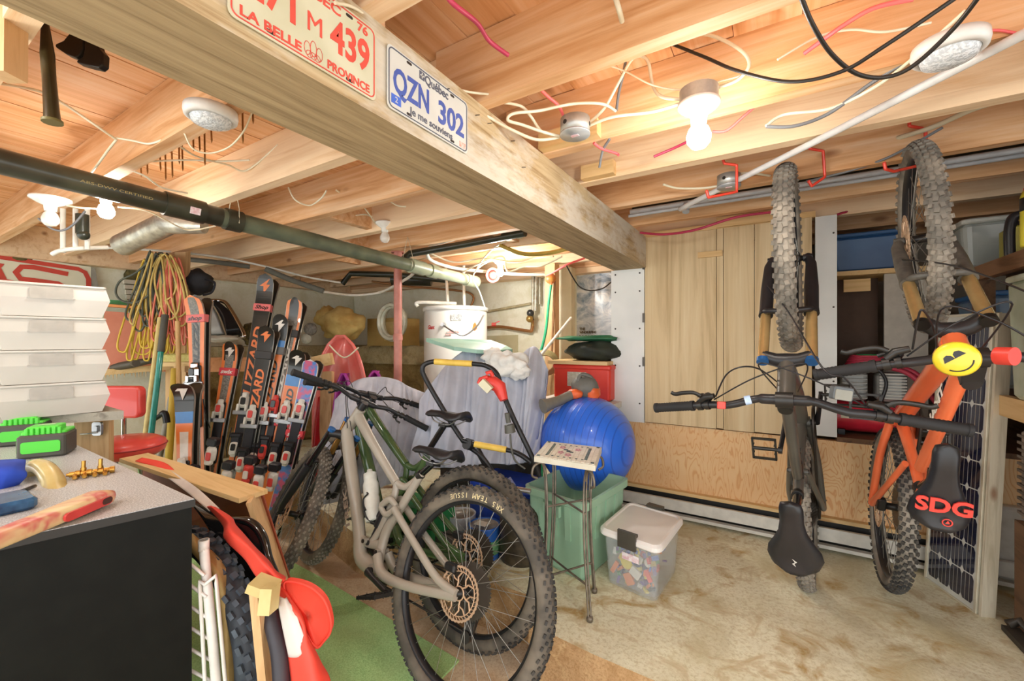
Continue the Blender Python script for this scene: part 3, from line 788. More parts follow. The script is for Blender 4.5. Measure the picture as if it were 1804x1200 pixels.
# ---- hanging full-suspension bike
HANGS = dict(R=.378, tw=.062, knob=.007, rows=[(.20, .014, .016, 0), (.62, .010, .014, .5), (1.0, .010, .016, 0)])
CARB = M_('dark_grey_frame', '4a4843', .35, c2='5d5a52', ns=3, coat=.3)
bC = bike(dict(label='dark grey mountain bike hung by its front wheel from the joists, black handlebar across it', F=(.052, 2.07, 1.45), B=(.13, 2.49, .325), up=(-.075, -.93, -.36), **HANGS,
    ht=(.86, .575), hb=(.93, .45), bb=(.44, -.03), stt=(.36, .40), seat=(.41, .69), sadL=.27, sadW=.165, sadp=0, barw=.82, steer=-.02, frame_mat=CARB, crank=1.95, pedrot=.1,
    tubes=[([(.915, .465), (.8, .3), (.62, .1), (.45, -.03)], (.034, .033, .034, .035)), ([(.87, .55), (.65, .46), (.42, .36)], (.026, .023, .02)), ([(.345, .42), (.39, .2), (.44, -.02)], (.020, .022, .028)),
      ([(.40, .30, .03), (.2, .17, .05), (.0, .0, .058)], (.012, .012, .015)), ([(.40, .30, -.03), (.2, .17, -.055), (.0, .0, -.066)], (.012, .012, .015)),
      ([(.44, .0, .03), (.25, .0, .05), (.0, .0, .058)], (.018, .016, .016)), ([(.44, .0, -.03), (.25, .0, -.055), (.0, .0, -.066)], (.018, .016, .016))],
    shock=((.40, .33), (.56, .40)), stan_mat=GOLD, low_mat=BLK, tires=[RUBDUST, RUBDUST], rim=BLK, forktext='FLOAT', bolts=[(.40, .30)], loop=.17, rise=.03, stem_mat=DK, stan=.40, capblue=1))
# ---- orange bike
ORG = M_('orange_frame', 'f47a4c', .3, c2='ee6a3c', ns=3, coat=.4)
bD = bike(dict(label='orange mountain bike hung by its front wheel, lettered black saddle and yellow face disc', F=(.46, 2.10, 1.49), B=(.43, 2.45, .395), up=(-.02, -.95, -.31), R=.345, tw=.056, knob=.007, rows=[(.20, .012, .014, 0), (.62, .010, .012, .5), (1.0, .010, .014, 0)],
    ht=(.86, .60), hb=(.915, .455), bar=(.93, 0, .67), bb=(.42, .0), stt=(.34, .36), seat=(.48, .56), sadL=.27, sadW=.145, sadp=-.1, barw=.66, steer=.12, frame_mat=ORG, crank=.9,
    tubes=[([(.905, .475), (.75, .33), (.58, .15), (.43, .0)], (.036, .034, .033, .034)), ([(.87, .57), (.62, .45), (.40, .33)], (.026, .022, .02)), ([(.33, .38), (.38, .2), (.42, .01)], (.018, .02, .026)),
      ([(.38, .28, .03), (.2, .16, .05), (.0, .0, .062)], (.012, .012, .015)), ([(.38, .28, -.03), (.2, .16, -.05), (.0, .0, -.066)], (.012, .012, .015)),
      ([(.42, .0, .03), (.25, .01, .055), (.0, .0, .062)], (.018, .017, .016)), ([(.42, .0, -.03), (.25, .01, -.055), (.0, .0, -.066)], (.018, .017, .016))],
    stan_mat=GOLD, low_mat=M_('fork_lower_dusty', '4a4844', .5, c2='6a665e'), tires=[RUBDUST, RUB], tiresF=[RUBDUST, RUBDUST], rim=BLK, loop=.16, rise=.01, stan=.42, redcollar=False,
    texts=[('GIANT', .045, (.60, .445), (.80, .54), .027, 1, M_('white_print', 'efe9de', .5), .2)]))
# ================================================================ shared plastics etc.
RED = M_('red_vinyl', 'f25a50', .35, c2='e84a44', ns=2, coat=.25); REDN = M_('red_nylon', 'f4513f', .6, c2='ea4434', ns=4); WHN = M_('pale_nylon', 'e6dcd4', .6, c2='d3c8c2', ns=5)
CHR = M_('chrome', 'd8d8d8', .12, 1.0); MILK = M_('milky_box_plastic', 'e6e1d8', .3, c2='dcd7cd', ns=3, alpha=.78); STEELB = M_('black_steel', '2a2a2c', .4, .4)
BRASS = M_('brass', 'd0a452', .28, .9, c2='b8863a', ns=50); GREENP = M_('bright_green_plastic', '5fe04a', .4, c2='56d342', ns=3); GREYP = M_('charcoal_plastic', '55544c', .5, c2='4a4942', ns=6)
POLEW = wood('pole_wood', 'd9b27a', 'b98c52', 'Z', 1.0, knots=False)

def loft(m, rows, nu=24, nv=24, thick=.004, amp=0.0, fr=(9, 7), seed=0, world=False):
    R = [spline([p if world else P(*p) for p in r], max(2, nu // (len(r) - 1))) for r in rows]
    k = min(len(r) for r in R); R = [r[:k] for r in R]
    cols = [spline([r[i] for r in R], max(2, nv // (len(R) - 1))) for i in range(k)]
    h = len(cols[0]); rnd = random.Random(seed); a, b = rnd.uniform(0, 6), rnd.uniform(0, 6)
    def fn(s, t):
        i = int(round(s * (k - 1))); j = int(round(t * (h - 1))); p = cols[i][j].copy()
        if amp:
            w = math.sin(PI * min(1, t * 6) / 2) if t < .17 else 1
            p += V((0, -1, .25)) * (amp * w * (math.sin(s * fr[0] * 6.28 + a + 2 * math.sin(t * 3 + b)) * .7 + .4 * math.sin(s * fr[1] * 2.3 * 6.28 + t * 5 + b)))
        return p
    m.grid(fn, k - 1, h - 1, thick)
    return m

# ---- black cabinet in the left foreground
zt = .68
A = PZ(340, 879, zt); e1 = (PZ(0, 952, zt) - A); e1.z = 0; e1.normalize(); e2 = (PZ(116, 776, zt) - A); e2.z = 0; Lc = e2.length; e2.normalize()
Bk = A + e2 * (Lc + .05)
t = thing('cabinet', 'black cabinet with a speckled grey top in the left foreground', 'cabinet', (A.x, A.y, ZL))
def fpoly(off, l1, l2): return [(A + e1 * a + e2 * b) for a, b in ((off, off), (l1, off), (l1, l2), (off, l2))]
SPK = N('speckled_laminate'); SPK.b.inputs['Roughness'].default_value = .35
f = SPK.noise(SPK.coords(), 260, 2, .7); SPK.l(SPK.ramp(f, [(.38, lin('9a9a9c')), (.55, lin('c9c9c9')), (.7, lin('e2e2e2'))]), SPK.b.inputs['Base Color'])
CABB = M_('cabinet_black', '0d0f0e', .5, c2='121412', ns=14)
m = MB(); m.prism([(p.x, p.y) for p in fpoly(.002, .9, Lc + .05)], zt - .022 - ZL, None, ZL); m.build('carcass', CABB, t)
m = MB(); m.prism([(p.x, p.y) for p in fpoly(-.004, .905, Lc + .055)], .020, None, zt - .0215); m.build('edge_band', M_('edge_black', '1c1c1c', .35), t)
m = MB(); m.prism([(p.x, p.y) for p in fpoly(-.002, .903, Lc + .053)], .0015, None, zt - .0015); m.build('top', SPK.m, t)

MATS['cabinet_black'].node_tree.nodes['Principled BSDF'].inputs['Specular IOR Level'].default_value = .15
# ---- batteries on it
def battery(u1, v1, u2, v2, z, h, lab, grp, dep=.13):
    a = PZ(u1, v1, z); b = PZ(u2, v2, z); x = (b - a); w = x.length; x.normalize(); y = V((-x.y, x.x, 0)); M = basis((a + b) / 2 + y * dep / 2, x, y, V((0, 0, 1)))
    t = thing('power_tool_battery', lab, 'battery', (a + b) / 2, None, grp)
    m = MB(M); m.rbox((0, 0, h * .5 + .001), (w, dep, h), .014); m.build('case', GREYP, t)
    m = MB(M); m.prism(rrect(w * .78, h * .5, .008), .004, T(0, -dep / 2 - .0035, h * .5) @ rotx(PI / 2) @ T(0, 0, -.004)); m.build('front_panel', GREENP, t)
    m = MB(M); m.prism(rrect(dep * .7, h * .6, .008), .003, T(-w / 2 - .0005, 0, h * .5) @ rotz(-PI / 2) @ rotx(PI / 2)); m.build('side_panel', M_('dull_green_plastic', '7fb56a', .5), t)
    m = MB(M); m.rbox((0, .01, h + .004), (w * .92, dep * .8, .012), .01); m.rbox((-.004, .0, h + .018), (w * .66, dep * .62, .022), .006)
    for i in range(7): m.rbox((-w * .33 + i * w * .11, -dep * .30, h + .012), (w * .075, .02, .026), .003)
    m.build('rail_top', GREENP, t)
    m = MB(M); m.bb((-w * .2, .0, h + .0295), (w * .14, dep * .2, h + .0303)); m.build('label_plate', M_('pale_green_label', 'b9dca8', .5), t)
battery(26, 812, 116, 803, zt, .085, 'bright green and charcoal tool battery, the nearer of the two on the cabinet top', 'tool batteries on the cabinet')
battery(-10, 790, 76, 782, zt, .085, 'bright green and charcoal tool battery behind the other one at the left edge', 'tool batteries on the cabinet')

# ---- brass fittings
t = thing('brass_manifold', 'small cluster of brass hose fittings lying on the speckled top', 'fitting', PZ(165, 842, zt))
o = PZ(163, 838, zt); x = (PZ(204, 835, zt) - PZ(122, 846, zt)); L = x.length; x.normalize(); y = V((-x.y, x.x, 0)); M = basis(o, x, y, V((0, 0, 1)))
m = MB(M)
for k in range(8):
    c = -L / 2 + L * (k + .5) / 8; r = .0085 + .003 * (k % 2); m.cyl((c - L / 18, 0, .012), (c + L / 18, 0, .012), r, n=6 if k % 2 else 14)
m.cyl((-L / 2 - .006, 0, .012), (L / 2, 0, .012), .005, n=10); m.build('body', BRASS, t)
for c, s in ((-.022, 0), (.018, 1)):
    m = MB(M); m.cyl((c, .004, .016), (c, .008, .05), .0055, n=12); m.cyl((c, .004, .016), (c, .006, .028), .008, n=6); m.build('barb', BRASS, t)
for c in (-.04, -.018, .006, .03):
    m = MB(M); m.cyl((c, -.004, .010), (c + .004, -.03, .0075), .0065, n=6); m.cyl((c + .004, -.028, .0075), (c + .005, -.036, .0075), .004, n=10); m.build('nipple', BRASS, t)

# ---- wooden handle with a red end, and the pale curved guard
HND = N('worn_painted_wood'); HND.b.inputs['Roughness'].default_value = .4
f = HND.noise(HND.coords((1, 1, 1)), 9, 3, .6, .5); HND.l(HND.ramp(f, [(.35, lin('e2cf9c')), (.5, lin('d9b58a')), (.6, lin('c9605c')), (.75, lin('e6d6ac'))]), HND.b.inputs['Base Color'])
t = thing('slotted_tool_handle', 'worn wooden tool handle with a red slotted end on the cabinet top', 'handle', PZ(90, 915, zt))
a = PZ(-90, 985, zt + .02); b = PZ(187, 872, zt + .022); x = (b - a).normalized(); L = (b - a).length; y = V((-x.y, x.x, 0)).normalized(); z = x.cross(y); M = basis(a, x, y, z)
m = MB(M)
sec = []
for k in range(21):
    s = k / 20; w = .018 + .018 * min(1, s * 1.3) - (.010 if s > .96 else 0); h = .030 if s < .97 else .022
    sec.append((s * L, w, h))
vs = []
for (q, w, h) in sec:
    for c in range(12):
        an = 2 * PI * c / 12; vs.append((q, w * (abs(math.cos(an)) ** .6) * (1 if math.cos(an) > 0 else -1), h * .62 * (abs(math.sin(an)) ** .6) * (1 if math.sin(an) > 0 else -1)))
fs = [(i * 12 + j, (i + 1) * 12 + j, (i + 1) * 12 + (j + 1) % 12, i * 12 + (j + 1) % 12) for i in range(20) for j in range(12)]
m.add(vs, fs + [list(range(12)), list(range(240, 252))[::-1]], True); m.build('shaft', HND.m, t)
m = MB(M); m.prism(rrect(.125, .020, .0095), .006, T(L - .09, -.0345, -.001) @ rotx(PI / 2)); m.build('red_slot', M_('red_lacquer', 'd2403c', .3), t)
m = MB(M); m.prism(rrect(.028, .016, .0075), .003, T(L - .043, -.0385, .0) @ rotx(PI / 2)); m.build('slot_hole', M_('dark_hole', '4a241c', .6), t)
m = MB()
m.tube(spline([P(48, 838, 1.38), P(60, 822, 1.38), P(78, 826, 1.36), P(93, 846, 1.33), P(98, 866, 1.29), P(108, 884, 1.26)], 6), [.018] * 4 + [.022 + .0004 * k for k in range(27)], 12)
tag(m.build('curved_wooden_grip', M_('varnished_wood', 'd9c88e', .22, c2='c6b070', ns=9, coat=.6)), 'pale varnished curved wooden grip lying behind the slotted handle', 'handle')
m = MB(); c = P(22, 872, 1.2); m.tube([c + V((math.cos(a) * .085 * .85 - .0, math.sin(a) * .04, math.cos(a) * .02 + math.sin(a) * .012)) for a in [2 * PI * k / 40 for k in range(40)]], .0055, 8, closed=True)
tag(m.build('black_ring', M_('black_rubber_ring', '2c2a26', .35)), 'thin black ring lying across blue cloth at the left edge', 'ring')
m = MB(); loft(m, [[(-60, 818, 1.35), (-10, 814, 1.36), (30, 812, 1.36), (45, 813, 1.36)], [(-60, 830, 1.25), (-10, 826, 1.26), (22, 825, 1.28), (40, 830, 1.3)], [(-60, 850, 1.26), (-10, 846, 1.25), (20, 842, 1.27), (44, 838, 1.3)], [(-60, 872, 1.28), (-10, 866, 1.26), (14, 860, 1.28), (24, 858, 1.3)]], 12, 18, .006, .003, (2, 3))
tag(m.build('blue_cloth', M_('blue_fabric', '1d3fae', .7, c2='2a52c8', ns=8)), 'crumpled bright blue cloth at the left edge of the cabinet top', 'cloth')
m = MB(); m.rbox(tuple(PZ(14, 886, zt + .016)), (.13, .09, .03), .02); tag(m.build('blue_pouch', M_('navy_glass', '1f3a5e', .2, c2='3a6a94', ns=18)), 'dark blue glossy pouch inside the black ring', 'pouch')

# ---- plank on a plywood upright with the shoe boxes
zp = .785
a = PZ(213, 722, zp); m = MB()
pl = [PZ(216, 722, zp), PZ(186, 712, zp), P(-120, 722, 1.9), P(-120, 775, 1.6), PZ(79, 742, zp)]
pts = [(PZ(218, 724, zp)), PZ(184, 715, zp)]
d_ = (PZ(60, 734, zp) - PZ(218, 724, zp)); d_.normalize(); w_ = (PZ(184, 714, zp) - PZ(218, 724, zp))
w_ = w_.normalized() * .52
q0 = PZ(218, 724, zp); m.prism([(p.x, p.y) for p in (q0, q0 + w_, q0 + w_ + d_ * 1.2, q0 + d_ * 1.2)][::-1], .04, None, zp - .04)
tag(m.build('plank_shelf', W_grey), 'weathered grey plank shelf carrying the stack of clear boxes', 'shelf')
m = MB(); a = P(139, 760, 2.08); m.bar(P(166, 735, 2.08), V((P(166, 735, 2.08).x, P(166, 735, 2.08).y, ZL)), .155, .03, (.6, -.8, 0))
tt = thing('plank_support', 'plywood upright under the grey plank with a metal catch on it', 'support', V((P(166, 735, 2.08).x, P(166, 735, 2.08).y, ZL)))
m.build('board', W_paleZ, tt)
m = MB(); c = P(174, 755, 2.05); x, y, z = CR, V((0, 0, 1)), -CF; m.prism(rrect(.045, .065, .012), .012, basis(c, x, y, z)); m.prism(rrect(.02, .03, .006), .02, basis(c, x, y, z)); m.build('metal_catch', ALU, tt)
m = MB(); m.tube([P(142, 765, 2.04), P(158, 764, 2.0), P(173, 762, 2.02)], .0035, 6); m.build('hook_rod', ALU, tt)
bl, br = P(-6, 505, 1.74), P(187, 508, 2.0)
xx = (br - bl); xx.z = 0; W = xx.length; xx.normalize(); yy = V((-xx.y, xx.x, 0)); org = V((bl.x, bl.y, zp + .001)); dep = .34
hh = .146
labs = ['topmost clear storage box of the stack, goggles visible inside', 'second clear storage box from the top of the stack', 'third clear storage box from the top of the stack', 'lowest clear storage box of the stack, resting on the grey plank']
for k in range(4):
    M = basis(org, xx, yy, V((0, 0, 1))) @ T(0, 0, hh * (3 - k))
    t = thing('storage_box', labs[k], 'box', M @ V((W / 2, dep / 2, 0)), None, 'stacked clear storage boxes')
    m = MB(M)
    # walls: angled profile, wider at mid height
    lo = [(.015, .012), (W - .012, .012), (W - .012, dep), (.015, dep)]; mid = [(0, 0), (W + .014, 0), (W + .014, dep + .01), (0, dep + .02)]; hi = [(.006, .008), (W, .008), (W, dep), (.006, dep)]
    vs = [(x, y, .002) for x, y in lo] + [(x, y, hh * .55) for x, y in mid] + [(x, y, hh - .012) for x, y in hi]
    m.add(vs, [(3, 2, 1, 0)] + [(r * 4 + i, r * 4 + (i + 1) % 4, (r + 1) * 4 + (i + 1) % 4, (r + 1) * 4 + i) for r in range(2) for i in range(4)])
    m.build('tub', MILK, t)
    m = MB(M); m.rbox((W / 2, dep / 2, hh - .006), (W + .004, dep, .010), .012); m.build('lid', MILK, t)
    m = MB(M); m.prism(rrect(W * .40, hh * .34, .01), .003, T(W * .47, .0, hh * .72) @ rotx(PI / 2 - .08)); m.prism(rrect(W * .44, .006, .002), .004, T(W * .47, -.001, hh * .55) @ rotx(PI / 2)); m.build('front_panel', M_('milky_panel', 'c6c0b6', .3, alpha=.8), t)
    if k == 0:
        m = MB(M); m.tube(spline([(W * .30, .03, .02), (W * .38, .03, .06), (W * .5, .03, .075), (W * .62, .03, .07), (W * .68, .03, .03), (W * .8, .04, .012)], 6), .007, 8); m.tube([(W * .5 + .035 * math.cos(a), .035, .04 + .026 * math.sin(a)) for a in [2 * PI * i / 16 for i in range(16)]], .004, 6, closed=True)
        tag(m.build('goggles', M_('smoke_grey', '3c4046', .4)), 'grey goggles lying inside the topmost clear box', 'goggles')
# black knob at left edge on the third box
m = MB(); c = P(2, 636, 1.86); m.lathe([(0, .02), (.018, .02), (.02, .012), (.02, 0), (0, 0)], basis(c, CR, V((0, 0, 1)), -CF), 20); tag(m.build('round_dial', BLK), 'round black knob at the left edge in front of the boxes', 'knob')

# ---- red vinyl chair
t = thing('kitchen_stool', 'red vinyl chair with padded back and chrome post behind the plank shelf', 'chair', (P(235, 780, 2.35).x, P(235, 780, 2.35).y, ZL))
dS = 2.35; c = P(222, 787, dS); x = CR.copy(); y = CF.copy()
m = MB(); m.lathe([(0, -.045), (.14, -.05), (.17, -.03), (.178, 0), (.172, .026), (.13, .048), (.05, .052), (0, .052)], basis(c, x, y, V((0, 0, 1))), 36); m.build('seat', RED, t)
m = MB(); m.tube([c + V((math.cos(a) * .178, math.sin(a) * .178, .004)) for a in [2 * PI * k / 48 for k in range(48)]], .004, 6, closed=True); m.build('piping', M_('dark_red_piping', 'b53a36', .4), t)
cb = P(208, 708, dS + .13)
m = MB(); m.prism(rrect(.29, .185, .035, 5), .055, basis(cb, x, V((0, 0, 1)), -y) @ T(0, 0, -.03)); bk = m.build('backrest', RED, t)
md = bk.modifiers.new('soft', 'BEVEL'); md.width = .014; md.segments = 3
m = MB(); m.cyl(P(218, 735, dS + .15), P(218, 790, dS + .10), .012, n=12); m.build('back_post', CHR, t)
for a in (0.7, 2.3, 3.9, 5.5):
    m = MB(); m.tube([c + V((math.cos(a) * .08, math.sin(a) * .08, -.05)), c + V((math.cos(a) * .15, math.sin(a) * .15, -.3)), V((c.x + math.cos(a) * .19, c.y + math.sin(a) * .19, ZL + .012))], .011, 10); m.build('leg', CHR, t)

# ---- shallow wooden tray leaning behind the cabinet
t = thing('wooden_tray', 'shallow pale wooden tray standing on edge between the cabinet and the skis', 'tray', PZ(470, 1000, ZL))
a, b = P(236, 806, 2.05), P(447, 874, 1.62); m = MB(); m.bar(a, b, .11, .018, (0.1, 0, 1)); m.build('rail', W_paleX, t)
c = P(500, 1035, 1.72); m = MB(); m.bar(b + (a - b).normalized() * .01, c, .018, .11, (CR * .3 - CF)); m.build('rail', W_paleZ, t)
up_ = V((0, 0, 1)); 
vs = [a - V((0, 0, .005)) + CF * .05, b + CF * .05, c + CF * .05, V((a.x, a.y, c.z)) + CF * .05]
m = MB(); m.add(vs + [p + CF * .008 for p in vs], [(0, 1, 2, 3), (7, 6, 5, 4), (0, 4, 5, 1), (1, 5, 6, 2), (2, 6, 7, 3), (3, 7, 4, 0)]); m.build('panel', M_('red_brown_board', 'a8543a', .6, c2='8f4430', ns=5), t)

# ---- red and pale nylon cover draped over the leaning things
t = thing('nylon_cover', 'red and pale nylon cover draped between cabinet and turf, bulging at its lower end', 'cover', PZ(520, 1190, ZL))
m = MB(); loft(m, [[(238, 812, 1.95), (275, 822, 1.9), (300, 836, 1.82)], [(250, 806, 1.97), (290, 815, 1.92), (312, 833, 1.84)]], 10, 4, .004); m.build('red_strip', REDN, t)
m = MB(); loft(m, [[(288, 836, 1.84), (330, 868, 1.65), (368, 900, 1.5)], [(300, 828, 1.86), (345, 858, 1.66), (386, 895, 1.5)]], 12, 4, .004); m.build('pale_strip', WHN, t)
m = MB(); loft(m, [[(364, 893, 1.5), (392, 926, 1.42), (395, 950, 1.36), (430, 985, 1.28), (455, 1020, 1.22), (492, 1034, 1.2)], [(372, 892, 1.45), (400, 916, 1.36), (405, 935, 1.28), (450, 975, 1.2), (480, 1010, 1.16), (500, 1024, 1.17)], [(380, 893, 1.5), (409, 912, 1.42), (420, 930, 1.36), (462, 975, 1.28), (488, 1005, 1.22), (505, 1018, 1.2)]], 30, 10, .004, .002, (4, 2)); m.build('upper_panel', REDN, t)
m = MB(); loft(m, [[(478, 1038, 1.2), (495, 1080, 1.15), (500, 1115, 1.12), (512, 1200, 1.08), (516, 1290, 1.05)], [(490, 1032, 1.19), (520, 1075, 1.12), (545, 1140, 1.08), (552, 1200, 1.04), (556, 1290, 1.0)], [(500, 1028, 1.2), (530, 1080, 1.15), (556, 1150, 1.12), (584, 1200, 1.08), (592, 1290, 1.05)]], 30, 12, .005, .004, (3, 2)); m.build('lower_panel', REDN, t)
m = MB(); loft(m, [[(488, 1050, 1.145), (494, 1090, 1.12), (508, 1158, 1.09)], [(500, 1055, 1.13), (512, 1095, 1.105), (525, 1158, 1.075)], [(505, 1052, 1.14), (525, 1090, 1.11), (540, 1140, 1.08)]], 12, 10, .003, .001, (2, 2)); m.build('pale_panel', WHN, t)
m = MB()
lobe = [(500, 1028, 1.19), (520, 1026, 1.2), (548, 1036, 1.2), (570, 1056, 1.19), (581, 1085, 1.18), (582, 1112, 1.17), (570, 1130, 1.15), (556, 1140, 1.13), (535, 1105, 1.14), (512, 1062, 1.17)]
cc = P(545, 1082, 1.14); LP = spline([P(*q) for q in lobe], 5, True)
vs = [cc + (p - cc) * k - CF * (.012 * (1 - k * k)) for k in (.02, .3, .6, .85) for p in LP] + LP + [p + CF * .02 for p in LP]; n_ = len(LP)
fs = [(r * n_ + i, r * n_ + (i + 1) % n_, (r + 1) * n_ + (i + 1) % n_, (r + 1) * n_ + i) for r in range(5) for i in range(n_)] + [list(range(n_))]
m.add(vs, fs, True); m.tube(LP, .004, 6, closed=True); m.build('rounded_flap', REDN, t)

# ---- black moulded shell behind it
m = MB(); loft(m, [[(330, 880, 1.6), (360, 920, 1.5), (400, 990, 1.4), (440, 1060, 1.35), (470, 1200, 1.25)], [(412, 915, 1.5), (440, 918, 1.46), (462, 945, 1.43), (474, 985, 1.4), (484, 1010, 1.38)]], 24, 8, .01)
m.tube(spline([P(408, 917, 1.5), P(440, 920, 1.46), P(462, 944, 1.43), P(473, 985, 1.4), P(484, 1012, 1.38)], 6), .014, 10)
tag(m.build('moulded_black_shell', BLKG), 'glossy black moulded shell edge showing behind the red nylon cover', 'shell')
# ---- spare bicycle tyre and wheel standing beside the cabinet
t = thing('spare_bicycle_wheel', 'chunky black knobbly bicycle wheel standing between the cabinet and the wooden batten', 'wheel', PZ(415, 1190, ZL))
hubp = P(345, 1230, 1.40); hubp.z = ZL + .362; wdir = (CR * .87 + CF * -.5); wdir.z = 0; wdir.normalize()
nrm = V((wdir.y, -wdir.x, 0)); Mw = basis(hubp, wdir, V((0, 0, 1)).cross(wdir), V((0, 0, 1)))
Rw = .36
mm = tire_mesh(Rw, .075, (0, 0, 0), Mw, [(.0, .016, .02, 0), (.5, .013, .018, .5), (.95, .012, .022, 0)], 44, .009)
mm.build('tire', [M_('blue_black_rubber', '2b3038', .6, c2='3a424c', ns=10), M_('blue_black_knobs', '39414b', .6, c2='4a5460', ns=14)], t)
m = MB(Mw @ rotx(PI / 2)); m.lathe([(.30, .014), (.277, .012), (.275, -.012), (.30, -.014)], None, 60, closed=True); m.build('rim', M_('old_rim', 'a28a5a', .5, .3), t)
# beige board between rack and wheel
m = MB(); loft(m, [[(330, 950, 1.34), (370, 985, 1.31), (394, 1020, 1.29), (404, 1100, 1.27), (408, 1260, 1.25)], [(330, 965, 1.28), (360, 1000, 1.26), (378, 1030, 1.25), (388, 1100, 1.24), (392, 1260, 1.22)]], 16, 4, .02)
tag(m.build('curved_board', M_('tan_board', 'b49a62', .7, c2='9c8450', ns=8)), 'tan board edge standing between the white rack and the knobbly tyre', 'board')
# white wire rack
t = thing('wire_rack', 'white metal wire rack standing right beside the black cabinet', 'rack', PZ(385, 1199, ZL)); WHM = M_('white_enamel', 'e9e6e0', .35)
m = MB(); m.tube(spline([P(359, 962, 1.24), P(364, 1020, 1.23), P(372, 1100, 1.21), P(386, 1260, 1.19)], 5), .0125, 12); m.lathe([(.0115, 0), (.014, .0), (.014, .03), (.0115, .03)], basis(P(359, 962, 1.24) - V((0, 0, .012)), CR, CF, V((0, 0, 1))), 16); m.build('post', WHM, t)
for (u0, v0, u1, v1) in ((352, 1030, 364, 1260), (381, 1020, 402, 1260)):
    m = MB(); m.tube([P(361, 1030, 1.21), P(u0, v0 - 6, 1.21), P(u0, v0 + 6, 1.21), P((u0 + u1) / 2, (v0 + v1) / 2, 1.20), P(u1, v1, 1.19)], .005, 8); m.build('upright_wire', WHM, t)
for k in range(7):
    v0 = 992 + k * 38; m = MB(); m.tube([P(325, v0 - 6, 1.21), P(360 + k * 4, v0 + 22, 1.21)], .0045, 6); m.build('cross_wire', WHM, t)
# batten with wooden clamp block
t = thing('wooden_batten', 'upright pale wooden batten with a yellowish block at its top, beside the turf', 'batten', PZ(478, 1199, ZL))
m = MB(); m.bar(P(455, 1030, 1.14), P(480, 1280, 1.12), .022, .05, CF); m.build('stick', W_paleZ, t)
m = MB(); m.bar(P(446, 1026, 1.13), P(484, 1040, 1.13), .06, .024, (0, 0, 1)); m.bar(P(477, 1032, 1.11), P(472, 1078, 1.1), .03, .045, CF); m.build('block', M_('pale_yellow_wood', 'd8c68c', .6, c2='c8b478', ns=10), t)
m = MB(); m.tube(spline([P(474, 1075, 1.16), P(484, 1110, 1.13), P(494, 1160, 1.1), P(500, 1270, 1.05)], 6), .022, 10); tag(m.build('black_tube_edge', M_('dark_rubber', '37333a', .5)), 'dark rubber edge beside the wooden batten under the pale nylon', 'tube')

# ---- left wall: painted sign
SG = M_('sign_red', 'cf4a3c', .6, c2='c04436', ns=6); t = thing('wall_sign', 'white board with thick red rounded lettering stroke and border, on the left wall', 'sign', V((XL + .05, .9, 1.45)))
xs = XL + .06
def sp(u, v, e=0): return PX(u, v, xs + e)
m = MB(); q = [sp(-60, 440), sp(160, 470), sp(160, 560), sp(-60, 560)]; m.add(q + [p - V((.012, 0, 0)) for p in q], [(0, 1, 2, 3), (7, 6, 5, 4), (0, 4, 5, 1), (1, 5, 6, 2), (2, 6, 7, 3), (3, 7, 4, 0)]); m.build('board', M_('sign_white', 'e6e3cd', .6, c2='dcd9c2', ns=4), t)
def stroke(pts, w):
    m = MB(); pp = [sp(u, v, .004) for u, v in pts]
    vs = []
    for i, p in enumerate(pp):
        d = (pp[min(i + 1, len(pp) - 1)] - pp[max(i - 1, 0)]).normalized(); q = V((1, 0, 0)).cross(d) * (w / 2); vs += [p - q, p + q]
    m.add(vs, [(2 * i, 2 * i + 2, 2 * i + 3, 2 * i + 1) for i in range(len(pp) - 1)])
    return m
stroke([(-60, 442), (0, 453), (138, 474), (150, 480), (156, 492), (157, 560)], .032).build('border', SG, t)
stroke([(120, 483), (60, 471), (38, 470), (28, 480), (36, 491), (60, 494), (103, 500), (115, 506), (116, 525)], .036).build('letter', SG, t)
m = MB(); q = [sp(-60, 455, .003), sp(8, 465, .003), sp(2, 472, .003), sp(12, 492, .003), sp(60, 502, .003), sp(90, 508, .003), sp(90, 540, .003), sp(-60, 540, .003)]; m.add(q, [list(range(8))]); m.build('red_field', SG, t)
m = MB(); q = [sp(160, 472), sp(168, 474), sp(176, 520), sp(160, 520)]; m.add(q + [p - V((.01, 0, 0)) for p in q], [(0, 1, 2, 3), (7, 6, 5, 4), (0, 4, 5, 1), (1, 5, 6, 2), (2, 6, 7, 3), (3, 7, 4, 0)]); tag(m.build('grey_strip', M_('grey_felt', '9b988e', .8)), 'narrow grey strip on the wall at the right end of the red sign', 'strip')
# exposed patches of dark mortar and a little louvred vent
for (u, v, w, h, lb) in ((28, 452, .3, .16, 'dark flaked patch above the red sign on the left wall'), (242, 505, .14, .62, 'tall dark flaked patch on the left wall behind the small vent')):
    m = MB(); c = PX(u, v, XL + .045); m.blob(c, (.02, w / 2, h / 2), int(u), .25)
    tag(m.build('bare_patch', M_('dark_mortar', '4b4428', .95, c2='6a6038', ns=30, bump=.6)), lb, 'patch')
m = MB(); c = PX(243, 512, XL + .1)
for k in range(5): m.box((c.x, c.y, c.z + .07 - k * .045), (.03, .2 - k * .012, .036), None)
tag(m.build('louvre_vent', M_('vent_cream', 'd8d4c2', .6)), 'small cream louvred vent on the left wall', 'vent')

